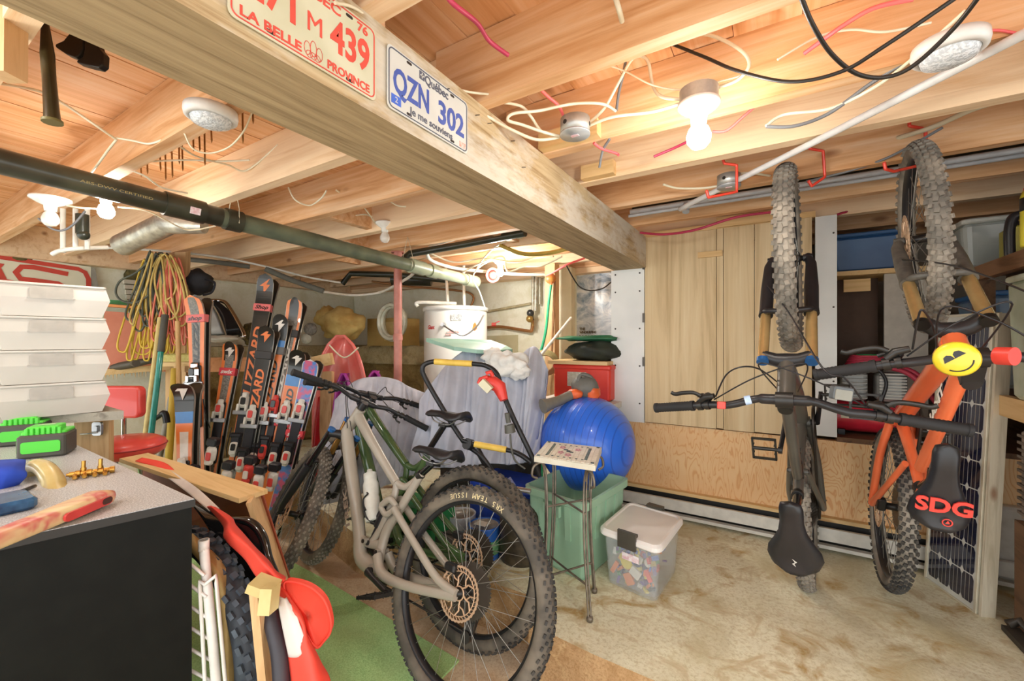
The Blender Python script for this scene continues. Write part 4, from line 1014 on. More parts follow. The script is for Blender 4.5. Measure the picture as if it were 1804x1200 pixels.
# ---- rough bench along the left wall
t = thing('rough_bench', 'rough timber bench with a splintered plank top and wood rail behind the skis', 'bench', (-3.9, 1.9, 0))
zb = .90
m = MB(); a, b = P(178, 655, 3.35), P(335, 642, 3.7); m.bar(a, b, .30, .045, (0, 0, 1))
rnd = random.Random(3)
for k in range(26):
    s = k / 26; p = a.lerp(b, s) - CF * .15 + V((0, 0, -.03)); m.cyl(p, p + V((rnd.uniform(-.01, .01), 0, -rnd.uniform(.01, .045))), .004, .0008, n=5)
m.build('plank', W_paleX, t)
m = MB(); m.bar(P(330, 643, 3.5), P(600, 640, 4.0), .05, .12, (0, 0, 1)); m.build('rail', wood('orange_fir', 'e0a070', 'c07c48', 'X', 1.0), t)
for u, d in ((305, 3.6), (322, 3.55), (575, 3.6)):
    p = P(u, 650, d); m = MB(); m.bar(p, V((p.x, p.y, 0)), .09, .05, CF); m.build('upright', W_paleZ, t)
m = MB(); m.bar(P(180, 645, 3.9), P(560, 640, 4.5), .6, .03, (0, 0, 1)); m.build('shelf_board', W_dark, t)
m = MB(); a, b = P(196, 648, 3.3), P(268, 635, 3.35); m.tube([a, a.lerp(b, .2), a.lerp(b, .5), b], [.02, .03, .032, .022], 12); m.cyl(P(236, 640, 3.24), P(240, 640, 3.2), .025, n=14); tag(m.build('dark_pipe_tool', M_('dark_bronze', '5c554a', .5, .3)), 'dark metal pipe fitting lying on the splintered plank', 'pipe')
a = [P(184, 548, 3.45), P(292, 556, 3.6), P(310, 655, 3.6), P(176, 655, 3.42)]; m = MB(); m.add(a + [p + CF * .03 for p in a], [(0, 1, 2, 3), (7, 6, 5, 4), (0, 4, 5, 1), (1, 5, 6, 2), (2, 6, 7, 3), (3, 7, 4, 0)])
tag(m.build('red_board', M_('faded_red_board', 'd08468', .7, c2='c27458', ns=5)), 'faded red board standing on the bench behind the hanging ropes', 'board')
m = MB(); m.bar(P(184, 538, 3.5), P(300, 547, 3.65), .16, .02, (0, 0, 1)); tag(m.build('plastic_tray', M_('orange_plastic', 'e08a3c', .5)), 'orange and green lid edge on top of the red board', 'lid')
m = MB(); m.bar(P(190, 533, 3.62), P(225, 535, 3.7), .2, .035, (0, 0, 1)); tag(m.build('green_case', M_('mid_green', '4c9a54', .5)), 'green case edge behind the shoe boxes', 'case')

# ---- hanging post with rope hanks
pt = thing('hanging_post', 'short pale stud hanging from the joists with a small nailed board, holding the ropes', 'post', P(320, 420, 3.3))
m = MB(); m.bar(P(322, 412, 3.3), P(320, 655, 3.3), .085, .05, CF); m.build('stud', W_paleZ, pt)
m = MB(); m.bar(P(318, 548, 3.24), P(318, 582, 3.24), .17, .02, CF); m.build('cross_board', W_paleX, pt)
def hank(name, label, u, v, d, mat, n, L, w, seed, r=.007, cat='rope', drop2=0.0):
    rnd = random.Random(seed); m = MB(); o = P(u, v, d)
    for k in range(n):
        q = (k / (n - 1) - .5) * 2 if n > 1 else 0; l = L * rnd.uniform(.8, 1.0); ww = w * rnd.uniform(.35, 1.0)
        top = o + CR * (q * w * .28) + CF * rnd.uniform(-.04, .03) + V((0, 0, rnd.uniform(-.01, .02)))
        bl = top + CR * (q * w * .5 - ww * .35) + V((0, 0, -l)) + CF * rnd.uniform(-.05, .03); br = bl + CR * (ww * rnd.uniform(.4, .9))
        pts = [top, top + CR * (q * .04 - ww * .42) + V((0, 0, -l * .45)), bl, (bl + br) / 2 + V((0, 0, -.05 - ww * .15)), br, top + CR * (q * .05 + ww * .40) + V((0, 0, -l * .45)) - CF * .02]
        m.tube(spline(pts, 6, True), r, 6, closed=True)
    return tag(m.build(name, mat), label, cat, 'rope and cable hanks on the stud')
hank('rope_hank', 'dark green-grey cable hank at the left side of the bundle on the stud', 278, 448, 3.16, M_('cable_greygreen', '5d6152', .6, c2='484c44', ns=12), 12, .50, .20, 4)
hank('rope_hank', 'yellow cord hank hanging lowest in the bundle on the stud', 275, 462, 3.22, M_('cord_yellow', 'e2c24a', .6, c2='d0ad38', ns=12), 14, .70, .22, 9, .0065)
hank('rope_hank', 'salmon pink cord hank at the right side of the bundle on the stud', 306, 458, 3.14, M_('cord_pink', 'ec8a74', .6, c2='dd745e', ns=12), 10, .58, .15, 14, .0065)
hank('rope_hank', 'pale buff rope hank in the middle of the bundle on the stud', 290, 452, 3.12, M_('cord_buff', 'd6bd72', .7, c2='c0a55c', ns=14), 9, .46, .20, 22, .0065)
m = MB(); m.tube(spline([P(268, 455, 3.1), P(240, 480, 3.1), P(212, 495, 3.1), P(204, 515, 3.1), P(215, 530, 3.1), P(240, 533, 3.1), P(262, 520, 3.1)], 8), .007, 8); tag(m.build('loose_cable_loop', MATS['cable_greygreen']), 'single dark cable loop swinging out left of the rope bundle', 'cable')
m = MB(); m.tube(spline([P(296, 455, 3.1), P(309, 475, 3.1), P(311, 500, 3.1), P(305, 520, 3.1), P(290, 530, 3.1)], 8), .006, 8); tag(m.build('loose_cable_loop', MATS['cord_buff']), 'single buff cable loop on the right of the rope bundle', 'cable')

# ---- poles and brooms leaning on the bench
def pole(name, label, a, b, r, mat, cat='pole', grip=None):
    t = thing(name, label, cat, (P(*b).x, P(*b).y, P(*b).z)); m = MB(); m.cyl(P(*a), P(*b), r, n=14); m.build('shaft', mat, t)
    if grip: m = MB(); A_, B_ = P(*a), P(*b); m.cyl(A_ + (A_ - B_).normalized() * .002, A_.lerp(B_, grip), r * 1.25, n=14); m.build('grip', GREYP, t)
    return t
pole('broom_handle', 'teal green metal pole with dark grip leaning beside the red chair', (291, 556, 2.95), (243, 960, 2.55), .017, M_('teal_enamel', '18968a', .25, coat=.5), 'pole', .18)
pole('broom_handle', 'pale yellow wooden pole right behind the teal one', (282, 560, 3.0), (232, 960, 2.6), .015, M_('pale_yellow_paint', 'e2cc86', .5), 'pole')
pole('shovel_handle', 'upright tan wooden pole in front of the hanging stud', (313, 566, 2.95), (320, 940, 2.8), .015, POLEW, 'pole')
pole('paddle', 'thick yellow pole widening towards the floor, left of the skis', (308, 650, 3.0), (290, 920, 2.75), .022, M_('mustard_yellow', 'dcb83c', .5, c2='cca832', ns=6), 'pole')
pole('grey_pole', 'dull grey pole behind the yellow one', (302, 700, 3.1), (262, 900, 2.9), .02, M_('dull_grey', '9c9488', .5), 'pole')
t = thing('push_broom', 'push broom head with pale yellow bristles lying across the bench', 'broom', P(300, 640, 3.1))
m = MB(); m.bar(P(283, 642, 3.1), P(340, 641, 3.1), .06, .03, (0, 0, 1)); m.build('head', W_paleX, t)
m = MB(); A_, B_ = P(284, 631, 3.08), P(341, 630, 3.08); m.bar(A_, B_, .05, .055, (0, 0, 1))
for k in range(30): p = A_.lerp(B_, k / 29) + V((0, 0, .02)); m.cyl(p - CF * .02, p - CF * .035 + V((0, 0, .012)), .004, .002, n=5)
m.build('bristles', M_('straw_bristle', 'ddd08a', .8, c2='c9b968', ns=60, bump=.6), t)
m = MB(); m.tube(spline([P(262, 745, 2.85), P(278, 735, 2.85), P(290, 728, 2.85), P(294, 745, 2.85)], 5), [.015] * 8 + [.02] * 8, 8); tag(m.build('black_boot_strap', BLK), 'black curved strap between the teal pole and yellow pole', 'strap')

# ---- skis
SKB = M_('ski_black', '26241f', .3, coat=.4); SKO = M_('ski_orange', 'f08a4a', .35, c2='e87a38', ns=4, coat=.3); SKC = M_('ski_carbon_grey', '8b8478', .4, c2='5c574f', ns=90, coat=.3); SKW = M_('ski_white', 'ece4da', .35, coat=.3)
SKE = M_('ski_edge_steel', 'b9b4a8', .3, .7); SKBL = M_('ski_blue', '3f86cc', .35, coat=.3); SKR = M_('ski_red', 'e24a44', .35, coat=.3); SKP = M_('strap_pink', 'ee7a78', .5); SKL = M_('ski_multicolour', '5f8fd0', .4, c2='d86a8a', ns=14, lo=.45, hi=.55)
def ski(tip, tail, W, label, colors, text=None, tcol=None, bolt=None, binding=.58, tsize=.07, strap=None, face=0.0, bcol=None, tpos=.30, partner=True):
    a, b = P(*tail), P(*tip); d = (b - a).normalized(); L = (b - a).length
    n = (-CF + CR * face); n = (n - d * n.dot(d)).normalized(); x = d.cross(n)
    M = basis(a, x, d, n)
    def outline(k0, k1, inset=0.0, N_=56):
        L0, R0 = [], []
        for i in range(N_ + 1):
            s = k0 + (k1 - k0) * i / N_
            w = W * (.5 - .13 * math.sin(PI * min(1, max(0, s / .9))) + .04 * s)
            if s > .965: w *= math.sqrt(max(0, 1 - ((s - .965) / .035) ** 2)) * .999 + .001
            if s < .03: w *= .75 + .25 * s / .03
            w = max(w * (1 - inset / (W * .5)), .0008); cz = .05 * max(0, (s - .88) / .12) ** 2 + .004
            R0.append((w, s * L, cz)); L0.append((-w, s * L, cz))
        return L0, R0
    def slab(k0, k1, z0, z1, mat, nm, par, inset=0.0):
        m = MB(M); L0, R0 = outline(k0, k1, inset); N_ = len(L0)
        vs = [(p[0], p[1], p[2] + z0) for p in L0] + [(p[0], p[1], p[2] + z0) for p in R0] + [(p[0], p[1], p[2] + z1) for p in L0] + [(p[0], p[1], p[2] + z1) for p in R0]
        fs = []
        for i in range(N_ - 1): fs += [(2 * N_ + i, 3 * N_ + i, 3 * N_ + i + 1, 2 * N_ + i + 1), (i, i + 1, N_ + i + 1, N_ + i), (i, 2 * N_ + i, 2 * N_ + i + 1, i + 1), (N_ + i, N_ + i + 1, 3 * N_ + i + 1, 3 * N_ + i)]
        fs += [(0, N_, 3 * N_, 2 * N_), (N_ - 1, 3 * N_ - 1, 4 * N_ - 1, 2 * N_ - 1)]
        m.add(vs, fs); return m.build(nm, mat, par)
    t = thing('ski', label, 'ski', a, None, 'alpine skis leaning on the bench')
    slab(0, 1, -.006, .006, SKE, 'base', t)
    for (k0, k1, mat, ins) in colors: slab(k0, k1, .006, .0085 + .0004 * (ins > .004), mat, 'topsheet', t, ins)
    if text:
        m = MB(M); m.text(text, tsize, T(0, L * (tpos + .33), .0138) @ rotz(PI / 2) @ T(0, -tsize * .35, 0), .0006, L * .31, .002, .25); m.build('lettering', tcol, t)
    if bolt:
        m = MB(M @ T(0, L * .955, .0335) @ rotx(.29)); s_ = W * .62
        m.prism([(-.1 * s_, -.9 * s_), (.55 * s_, .1 * s_), (.15 * s_, .1 * s_), (.5 * s_, .8 * s_), (-.55 * s_, -.1 * s_), (-.15 * s_, -.1 * s_)], .0012, T(0, 0, 0)); m.build('tip_emblem', bolt, t)
    if binding:
        y0 = L * (1 - binding)
        bm = BLK; m = MB(M); m.rbox((0, y0, .016), (W * .62, .42, .014), .01); m.build('binding_plate', bm, t)
        wcol = bcol or M_('binding_white', 'e2ddd2', .4)
        m = MB(M); m.rbox((0, y0 + .16, .038), (W * .62, .085, .034), .02, top_r=.016); m.rbox((0, y0 + .205, .032), (W * .4, .05, .026), .012, top_r=.01); m.rbox((W * .25, y0 + .12, .05), (W * .16, .05, .03), .008); m.rbox((-W * .25, y0 + .12, .05), (W * .16, .05, .03), .008); m.build('toe_piece', wcol, t)
        m = MB(M); m.rbox((0, y0 - .13, .045), (W * .62, .13, .05), .016, top_r=.014); m.rbox((0, y0 - .07, .062), (W * .7, .035, .03), .01, top_r=.01); m.build('heel_piece', BLK, t)
        m = MB(M); m.rbox((0, y0 - .16, .072), (W * .5, .09, .022), .018, top_r=.01); m.rbox((0, y0 - .195, .06), (W * .34, .04, .022), .01); m.build('heel_lever', wcol, t)
        m = MB(M); m.rbox((0, y0 + .165, .058), (W * .3, .05, .008), .01); m.rbox((0, y0 - .15, .086), (W * .26, .045, .006), .008); m.build('indicator_plate', SKR if W < .105 else SKB, t)
        m = MB(M); m.rbox((0, y0 + .085, .04), (W * 1.1, .03, .016), .006); m.build('brake_pad', ALU, t)
        for sx in (-1, 1):
            m = MB(M); m.tube([(sx * W * .5, y0 - .02, .03), (sx * W * .62, y0 - .16, .02), (sx * W * .62, y0 - .22, -.01)], .0035, 6); m.build('brake_arm', STEELB, t)
    if partner:
        t2 = thing('ski', partner, 'ski', a - n * .03, None, 'alpine skis leaning on the bench')
        M0 = M; M = basis(a - n * .022 + x * .012, x, d, -n)
        slab(0, 1, -.006, .006, SKE, 'base', t2); slab(0, .999, .006, .008, SKB, 'topsheet', t2, .001); slab(.0, .999, -.0075, -.006, SKB, 'sole', t2, .004)
        m = MB(M0); M = M0
    if strap:
        k, mat, txt, slab_l = strap
        m = MB(M0 if partner else M); m.rbox((0, L * k, -.004), (W * 1.12, .055, .05), .006)
        st = thing('ski_strap', slab_l, 'strap', a + d * (L * k), None, 'ski straps'); m.build('band', mat, st)
        if txt: m = MB(M0 if partner else M); m.text(txt, .04, T(0, L * k - .013, .0222), .0005, W * .85, .001, .3); m.build('lettering', SKB if mat is SKP else SKW, st)
full = lambda base, inner=None: [(0.0, 1.0, base, .002)] + ([(.0, .985, inner, .018)] if inner else [])
ski((347, 522, 2.95), (352, 950, 2.85), .118, 'orange ski with grey carbon centre and pink strap, standing upright by the stud', [(0, 1, SKO, .002), (.0, .99, SKC, .030)], 'BLIZZARD', SKB, None, .42, .05, (.905, SKP, 'shop', 'pink strap on the upright orange ski by the stud'), -.05, CHR, .52, partner='dark ski behind the upright orange one by the stud')
ski((327, 675, 2.6), (327, 930, 2.55), .118, 'short black and blue tipped ski with an orange lower part, standing in front', [(0, .72, SKO, .002), (.72, .80, SKBL, .002), (.80, 1, SKB, .002), (.2, .66, SKW, .028)], None, None, SKW, .78, partner='dark ski behind the short black and blue tipped one', bcol=M_('binding_white', 'e2ddd2', .4))
ski((411, 604, 3.1), (352, 948, 2.85), .095, 'narrow orange ski with a rounded dark tip and red strap, leaning', [(0, 1, SKO, .002), (.0, .93, SKC, .022), (.90, 1, SKB, .014)], None, None, SKW, .48, .05, (.84, M_('strap_red', 'e0404a', .5), 'swix', 'red strap on the narrow orange ski'), .15, partner='black ski just behind the narrow orange one')
ski((473, 487, 3.25), (392, 948, 2.85), .108, 'tallest ski, black with big orange lettering and a pink strap', [(0, .46, SKO, .002), (.30, .46, SKB, .02), (.46, 1, SKB, .002), (.885, .893, SKBL, .003), (.06, .26, SKC, .02)], 'BLIZZARD', M_('print_orange', 'f4854a', .5), M_('print_orange', 'f4854a', .5), .60, .085, (.865, SKP, 'Shop', 'pink strap on the tallest black ski'), .15, partner='twin of the tallest black ski, seen at its edge')
ski((474, 576, 3.05), (408, 948, 2.8), .100, 'black ski with an orange bolt on its tip, second behind the tallest', [(0, .3, SKO, .002), (.3, 1, SKB, .002)], 'BLIZZARD', MATS['print_orange'], MATS['print_orange'], .55, .075, (.855, M_('strap_black', '2c2a2a', .5), None, 'black strap on the black ski with the orange bolt'), .15, partner='twin of the black ski with the orange bolt')
ski((499, 557, 3.15), (425, 948, 2.85), .100, 'orange ski with a dark tip and white bolt, black lettering', [(0, .84, SKO, .002), (.84, .88, SKBL, .002), (.88, 1, SKB, .002)], 'BLIZZARD', SKB, SKW, .56, .078, (.83, M_('strap_grey', '6c6a68', .5), None, 'grey strap on the orange ski with the white bolt'), .15, partner='twin of the orange ski with the white bolt')
ski((524, 528, 3.25), (437, 948, 2.85), .105, 'orange and carbon ski with silver lettering, tall, right of the white bolt ski', [(0, 1, SKO, .002), (.0, .90, SKC, .016), (.89, 1, SKB, .022)], 'BLIZZARD', SKW, None, .57, .07, (.84, MATS['strap_black'], None, 'black strap on the tall orange and carbon ski'), .15, M_('binding_red', 'e0453c', .4), partner='black ski behind the tall orange and carbon one')
ski((529, 618, 3.0), (455, 948, 2.8), .100, 'orange ski with black and blue tip and red strap lower down', [(0, .80, SKO, .002), (.80, .86, SKBL, .002), (.86, 1, SKB, .002)], 'BLIZZARD', SKB, SKW, .46, .06, (.60, MATS['strap_red'], 'swix', 'red strap on the orange ski with the blue tip band'), .15, partner='twin of the orange ski with the blue tip band')
ski((552, 634, 2.95), (474, 948, 2.8), .100, 'multicoloured blue and pink ski, furthest right of the row', [(0, 1, SKW, .002), (.05, .99, SKL, .006)], None, None, None, .42, .06, (.57, MATS['strap_red'], 'swix', 'red strap on the multicoloured ski'), .15, partner='dark ski behind the multicoloured one')
for i, (u, v, d) in enumerate(((372, 800, 2.62), (399, 842, 2.55), (437, 832, 2.6), (455, 850, 2.5), (335, 850, 2.5), (480, 845, 2.55))):
    c = P(u, v, d); M = basis(c, CR, V((0, 0, 1)), -CF) @ rotz(-.15)
    t = thing('ski_binding', ['white and red', 'white', 'red', 'white and black', 'chrome', 'white'][i] + ' binding piece among the ski tails, %s from the left' % ['second', 'third', 'fourth', 'fifth', 'first', 'sixth'][i], 'binding', c, None, 'loose-looking bindings among the ski tails')
    m = MB(M); m.rbox((0, 0, 0), (.06, .10, .045), .026, top_r=.018); m.rbox((0, -.05, .012), (.045, .03, .03), .012); m.build('housing', [MATS['binding_white'], MATS['binding_white'], MATS['binding_red'], MATS['binding_white'], CHR, MATS['binding_white']][i], t)
    m = MB(M); m.rbox((0, .075, -.005), (.06, .05, .05), .012); m.build('spring_housing', BLK, t)
    m = MB(M); m.rbox((0, -.01, .026), (.03, .05, .008), .008); m.build('release_lever', [SKR, SKB, SKW, SKR, SKB, SKR][i], t)
# sleds and lumber right of the skis
m = MB(); a = [(556, 640, 3.3), (585, 640, 3.35), (580, 940, 3.1), (545, 940, 3.05)]; loft(m, [[(560, 700, 3.25), (552, 780, 3.15), (540, 930, 3.0)], [(582, 690, 3.3), (578, 780, 3.22), (572, 930, 3.05)]], 10, 6, .02); tag(m.build('red_sled', M_('red_plastic_sled', 'd3242c', .35)), 'bright red plastic sled edge right beside the skis', 'sled')
m = MB(); m.bar(P(577, 655, 3.3), P(572, 930, 3.1), .085, .05, CF); tag(m.build('leaning_stud', W_paleZ), 'pale wooden stud leaning between the red and the purple sleds', 'stud')
m = MB(); m.bar(P(548, 640, 3.28), P(585, 632, 3.28), .06, .09, (0, 0, 1)); tag(m.build('stud_head', W_paleX), 'short wooden block across the top of the leaning stud', 'block')
def sledshell(name, label, uc, vt, vb, w, d0, d1, mat, cat='sled'):
    m = MB()
    def fn(s, t):
        a = (s - .5) * 2; ww = w * math.sqrt(max(0.02, 1 - (1 - min(1, t * 2.2)) ** 2)); dd = d0 + (d1 - d0) * t
        return P(uc + a * ww, vt + (vb - vt) * t, dd) + CF * (.10 * (1 - a * a) - .0)
    m.grid(fn, 20, 20, .012)
    rim = [fn(0, k / 20) for k in range(20, -1, -1)] + [fn(1, k / 20) for k in range(21)]; m.tube(rim, .012, 8)
    return tag(m.build(name, mat), label, cat)
sledshell('round_sled', 'translucent pink plastic sled standing upright behind the bars', 600, 592, 900, 48, 3.45, 3.2, M_('pink_translucent', 'f4887c', .25, c2='ee7068', ns=4, alpha=.9, coat=.5))
m = MB(); m.tube(spline([P(580, 608, 3.38), P(606, 630, 3.36), P(632, 612, 3.38)], 6), .006, 6); tag(m.build('pull_cord', M_('white_cord', 'efe6c8', .7)), 'pale pull cord across the pink sled', 'cord')
sledshell('purple_sled', 'purple plastic sled with rounded nose, left of the draped sheet', 605, 659, 900, 18, 3.15, 3.0, M_('purple_plastic', 'b23a9c', .3, c2='9c3088', ns=4))
sledshell('purple_sled', 'purple sled nose peeking over the top of the grey sheet', 660, 655, 760, 15, 3.3, 3.2, MATS['purple_plastic'])
# ================================================================ back ledge and what stands on it
m = MB()
m.grid(lambda s, t: (XL + .05 + s * 2.3, 3.34 + .02 * math.sin(s * 40) + .015 * math.sin(t * 9 + s * 12), .86 + .2 * t), 60, 5, .02)
m.bb((XL, 3.35, .86), (-2.62, YB, 1.06)); m.bb((XL, 1.9, .86), (XL + .62, YB, 1.06)); struct(m.build('ledge', C_ledge))
m = MB()
def rk(s, t): return (XL + .1 + s * 2.0, 3.56 + .10 * math.sin(s * 13 + 1.5 * math.sin(t * 6)) * math.cos(t * 5 + s * 4) + .05 * math.sin(s * 31 + t * 11), .0 + .87 * t)
m.grid(rk, 70, 24, .2); 
m.grid(lambda s, t: (XL + .45 + .08 * math.sin(s * 11 + t * 5), 1.9 + s * 1.7, .87 * t), 40, 20, .2); struct(m.build('wall_rock', C_rock))
m = MB(); m.cyl((-2.46, 2.32, 0), (-2.46, 2.32, 1.80), .031, n=20); m.lathe([(.05, 1.79), (.05, 1.8), (0, 1.8)], T(-2.46, 2.32, 0), 20); m.lathe([(.036, 1.12), (.036, 1.16), (.031, 1.17)], T(-2.46, 2.32, 0), 20)
for z in (1.3, 1.42, 1.55, 1.2): m.cyl((-2.46 + .03, 2.29, z), (-2.46 + .032, 2.287, z), .009, n=8)
tag(m.build('jack_post', M_('rusty_pink_post', 'c9877a', .5, c2='a8665a', ns=6)), 'reddish steel jack post between floor and joists in front of the back wall', 'post')
# insulation bundle, box, coil, wheels, cases on the ledge
m = MB(); m.blob(P(603, 572, 4.55), (.26, .2, .17), 5, .16, 28, 18); m.blob(P(575, 560, 4.6), (.12, .1, .12), 8, .2); tag(m.build('insulation_bundle', M_('yellow_insulation', 'd9c07a', .8, c2='c09c58', ns=7, bump=.5)), 'crumpled yellow insulation bundle on the concrete ledge', 'insulation')
t = thing('cardboard_box', 'tan cardboard box on the ledge behind the coil and the post', 'box', P(695, 597, 4.6)); m = MB(); c = P(693, 572, 4.75); m.box((c.x, c.y - .0, 1.062 + .15), (.50, .3, .30), None); m.build('carton', M_('kraft', 'b79a5c', .8, c2='a88a4c', ns=5), t)
m = MB(); m.box((c.x + .1, c.y - .154, 1.22), (.14, .006, .2), None); m.build('flap', M_('kraft_light', 'cbb078', .8), t)
m = MB(); c = P(687, 567, 4.35)
for k, (r, dy) in enumerate(((.165, 0), (.15, .03), (.175, .03), (.16, .055))): m.tube([c + V((r * math.cos(a), dy, r * 1.05 * math.sin(a))) for a in [2 * PI * i / 40 for i in range(40)]], .022, 8, closed=True)
tag(m.build('clear_tube_coil', M_('clear_tubing', 'dcdcca', .2, c2='c4c6b4', ns=20, coat=.5)), 'coil of clear plastic tubing standing on the ledge', 'hose')
for i, (u, v, r, l) in enumerate(((547, 580, .06, 'grey spoked wheel'), (540, 597, .05, 'pale clear wheel'))):
    m = MB(); m.lathe([(0, -.02), (r * .4, -.02), (r, -.015), (r, .015), (r * .4, .02), (0, .02)], basis(P(u, v, 4.2), CR, V((0, 0, 1)), -CF), 24); tag(m.build('small_wheel', M_(['wheel_grey', 'wheel_clear'][i], ['8f8a80', 'c9c8b8'][i], .5, c2=['6b665e', 'b4b3a2'][i], ns=40)), l + ' lying on the ledge between the skis and the insulation', 'wheel')
t = thing('shell_case', 'black and grey shell case with a silver rim behind the upright orange ski', 'case', P(395, 590, 3.9))
m = MB(); m.tube(spline([P(362, 530, 3.9), P(392, 531, 3.9), P(406, 545, 3.88), P(430, 588, 3.8), P(426, 594, 3.8)], 6), .018, 8); m.build('rim', CHR, t)
m = MB(); loft(m, [[(385, 535, 3.92), (404, 560, 3.9), (424, 590, 3.85)], [(378, 540, 3.9), (390, 562, 3.85), (400, 592, 3.8)]], 8, 8, .08); m.build('black_panel', BLK, t)
m = MB(); loft(m, [[(345, 533, 3.95), (375, 540, 3.92), (398, 592, 3.85)], [(350, 545, 3.9), (358, 565, 3.85), (362, 592, 3.8)]], 8, 8, .1); m.build('grey_shell', M_('pale_grey_shell', 'c9c9c6', .4), t)
m = MB(); m.blob(P(392, 597, 3.8), (.18, .12, .035), 3, .15); tag(m.build('paper_stack', M_('paper', 'e5e2d4', .8)), 'loose white papers under the silver rimmed case', 'paper')
m = MB(); m.blob(P(346, 498, 3.4), (.13, .12, .10), 11, .12); m.tube(spline([P(362, 492, 3.32), P(378, 498, 3.3), P(373, 515, 3.3), P(358, 520, 3.3)], 6), .008, 6); tag(m.build('black_bag', M_('black_nylon', '23252b', .7, c2='30343c', ns=10)), 'black nylon bag hanging behind the wooden stud', 'bag')
m = MB(); m.blob(P(445, 588, 4.0), (.14, .1, .10), 17, .2); tag(m.build('cable_pile', M_('dark_clutter', '3c3826', .7, c2='7a6a38', ns=30)), 'tangled dark heap on the ledge between case and tallest ski', 'cable')

# ================================================================ water heater and pipes
HW = M_('heater_white', 'ecebe4', .3, c2='e2e1d8', ns=2, coat=.3)
wc = P(803, 600, 3.95); wx, wy = wc.x, wc.y
t = thing('water_heater', 'white cylindrical water heater near the back wall with a red name on its side', 'water heater', (wx, wy, 0))
m = MB(); m.lathe([(0, .05), (.285, .05), (.29, .06), (.29, 1.40), (.283, 1.405), (0, 1.41)], T(wx, wy, 0), 48); m.build('tank', HW, t)
m = MB(); m.lathe([(.292, 1.385), (.30, 1.39), (.30, 1.42), (.29, 1.425), (0, 1.425)], T(wx, wy, 0), 48); m.build('top_cover', HW, t)
for a in (0.5, 2.6, 4.7): m = MB(); m.cyl((wx + .22 * math.cos(a), wy + .22 * math.sin(a), 0), (wx + .22 * math.cos(a), wy + .22 * math.sin(a), .05), .02, n=10); m.build('foot', STEELB, t)
def onheater(u, v):
    r = ray(u, v); o = CO - V((wx, wy, 0)); a = r.x ** 2 + r.y ** 2; b = 2 * (o.x * r.x + o.y * r.y); c = o.x ** 2 + o.y ** 2 - .292 ** 2
    k = (-b - math.sqrt(max(0, b * b - 4 * a * c))) / (2 * a); p = CO + r * k; n = V((p.x - wx, p.y - wy, 0)).normalized(); x = V((0, 0, 1)).cross(n); return basis(p, x, V((0, 0, 1)), n)
m = MB(); m.text('Giant', .05, onheater(760, 577) @ T(0, -.015, .002), .0006, .085, .001, .2); m.build('name', M_('print_red', 'd02a2c', .5), t)
m = MB(); m.prism(rrect(.09, .055, .004), .002, onheater(804, 559)); m.build('rating_plate', M_('plate_grey', '8f8f8c', .4, c2='d8d8d4', ns=90), t)
m = MB(); m.prism(rrect(.10, .02, .004), .002, onheater(798, 585)); m.prism(rrect(.05, .012, .002), .003, onheater(790, 590)); m.build('warning_strip', M_('warn_red', 'cf6a5c', .5, c2='f0e8e0', ns=70), t)
m = MB(); m.prism([(0, -.03), (.025, -.01), (.02, .02), (.005, .045), (-.012, .03), (-.026, -.01)], .002, onheater(836, 577)); m.build('flame_emblem', M_('flame_orange', 'eba052', .5), t)
m = MB(); m.cyl(onheater(783, 572) @ V((0, 0, 0)), onheater(783, 572) @ V((0, 0, .06)), .016, n=12); m.tube(spline([onheater(785, 574) @ V((0, 0, .05)), P(800, 585, 3.5), P(818, 591, 3.5), P(840, 575, 3.52), P(852, 555, 3.55)], 6), .007, 8); m.build('drain_valve', ALU, t)
PEX = M_('pex_white', 'e9e6da', .45); COP = M_('copper', 'c08a5a', .35, .7)
def pipe(name, label, pts, r, mat, cat='pipe', n=10, smooth=6, grp=None):
    m = MB(); m.tube(spline(pts, smooth) if smooth > 1 and len(pts) > 2 else pts, r, n); return tag(m.build(name, mat), label, cat, grp)
pipe('supply_pipe', 'left white riser pipe on top of the water heater', [P(789, 536, 3.9), P(787, 500, 3.9), P(785, 466, 3.9)], .014, PEX)
pipe('supply_pipe', 'right white riser pipe on top of the water heater', [P(818, 540, 3.9), P(817, 500, 3.9), P(817, 468, 3.9)], .014, PEX)
pipe('overflow_bar', 'short horizontal white pipe lying over the top left of the water heater', [P(736, 540, 3.75), P(738, 533, 3.75), P(804, 535, 3.75)], .016, PEX)
pipe('white_pex_loop', 'long white pipe looping down from the joists over the water heater', [P(835, 410, 3.1), P(790, 424, 3.2), P(762, 432, 3.3), P(753, 446, 3.4), P(762, 460, 3.5), P(800, 472, 3.7), P(850, 478, 3.7), P(905, 483, 3.7), P(960, 484, 3.8)], .014, PEX)
pipe('white_cable', 'thin white cable dropping beside the water heater from the bright far bulb', [P(872, 455, 3.3), P(845, 470, 3.4), P(833, 490, 3.5), P(845, 515, 3.55), P(855, 545, 3.6)], .006, PEX, 'cable')
pipe('back_pipe', 'thin tan pipe sloping along the back wall above the heater', [P(655, 496, 4.9), P(720, 505, 4.9), P(826, 516, 4.75), P(827, 545, 4.75)], .012, COP)
pipe('back_pipe', 'upper horizontal pipe on the back wall right of the water heater', [PY(858, 549, 3.82), PY(935, 535, 3.82)], .013, M_('old_pipe', 'c9bd9a', .5, c2='ac9c74'))
pipe('back_pipe', 'copper pipe bend low on the back wall right of the water heater', [PY(858, 577, 3.8), PY(885, 576, 3.8), PY(930, 583, 3.8), PY(937, 580, 3.8), PY(938, 560, 3.8)], .016, COP)
m = MB(); m.cyl(P(866, 572, 4.2), P(874, 572, 4.2), .02, n=10); m.bar(P(868, 571, 4.2), P(880, 566, 4.2), .01, .01); tag(m.build('valve_lever', M_('valve_red', 'c8463c', .4)), 'small red lever valve on the copper pipe beside the heater', 'valve')
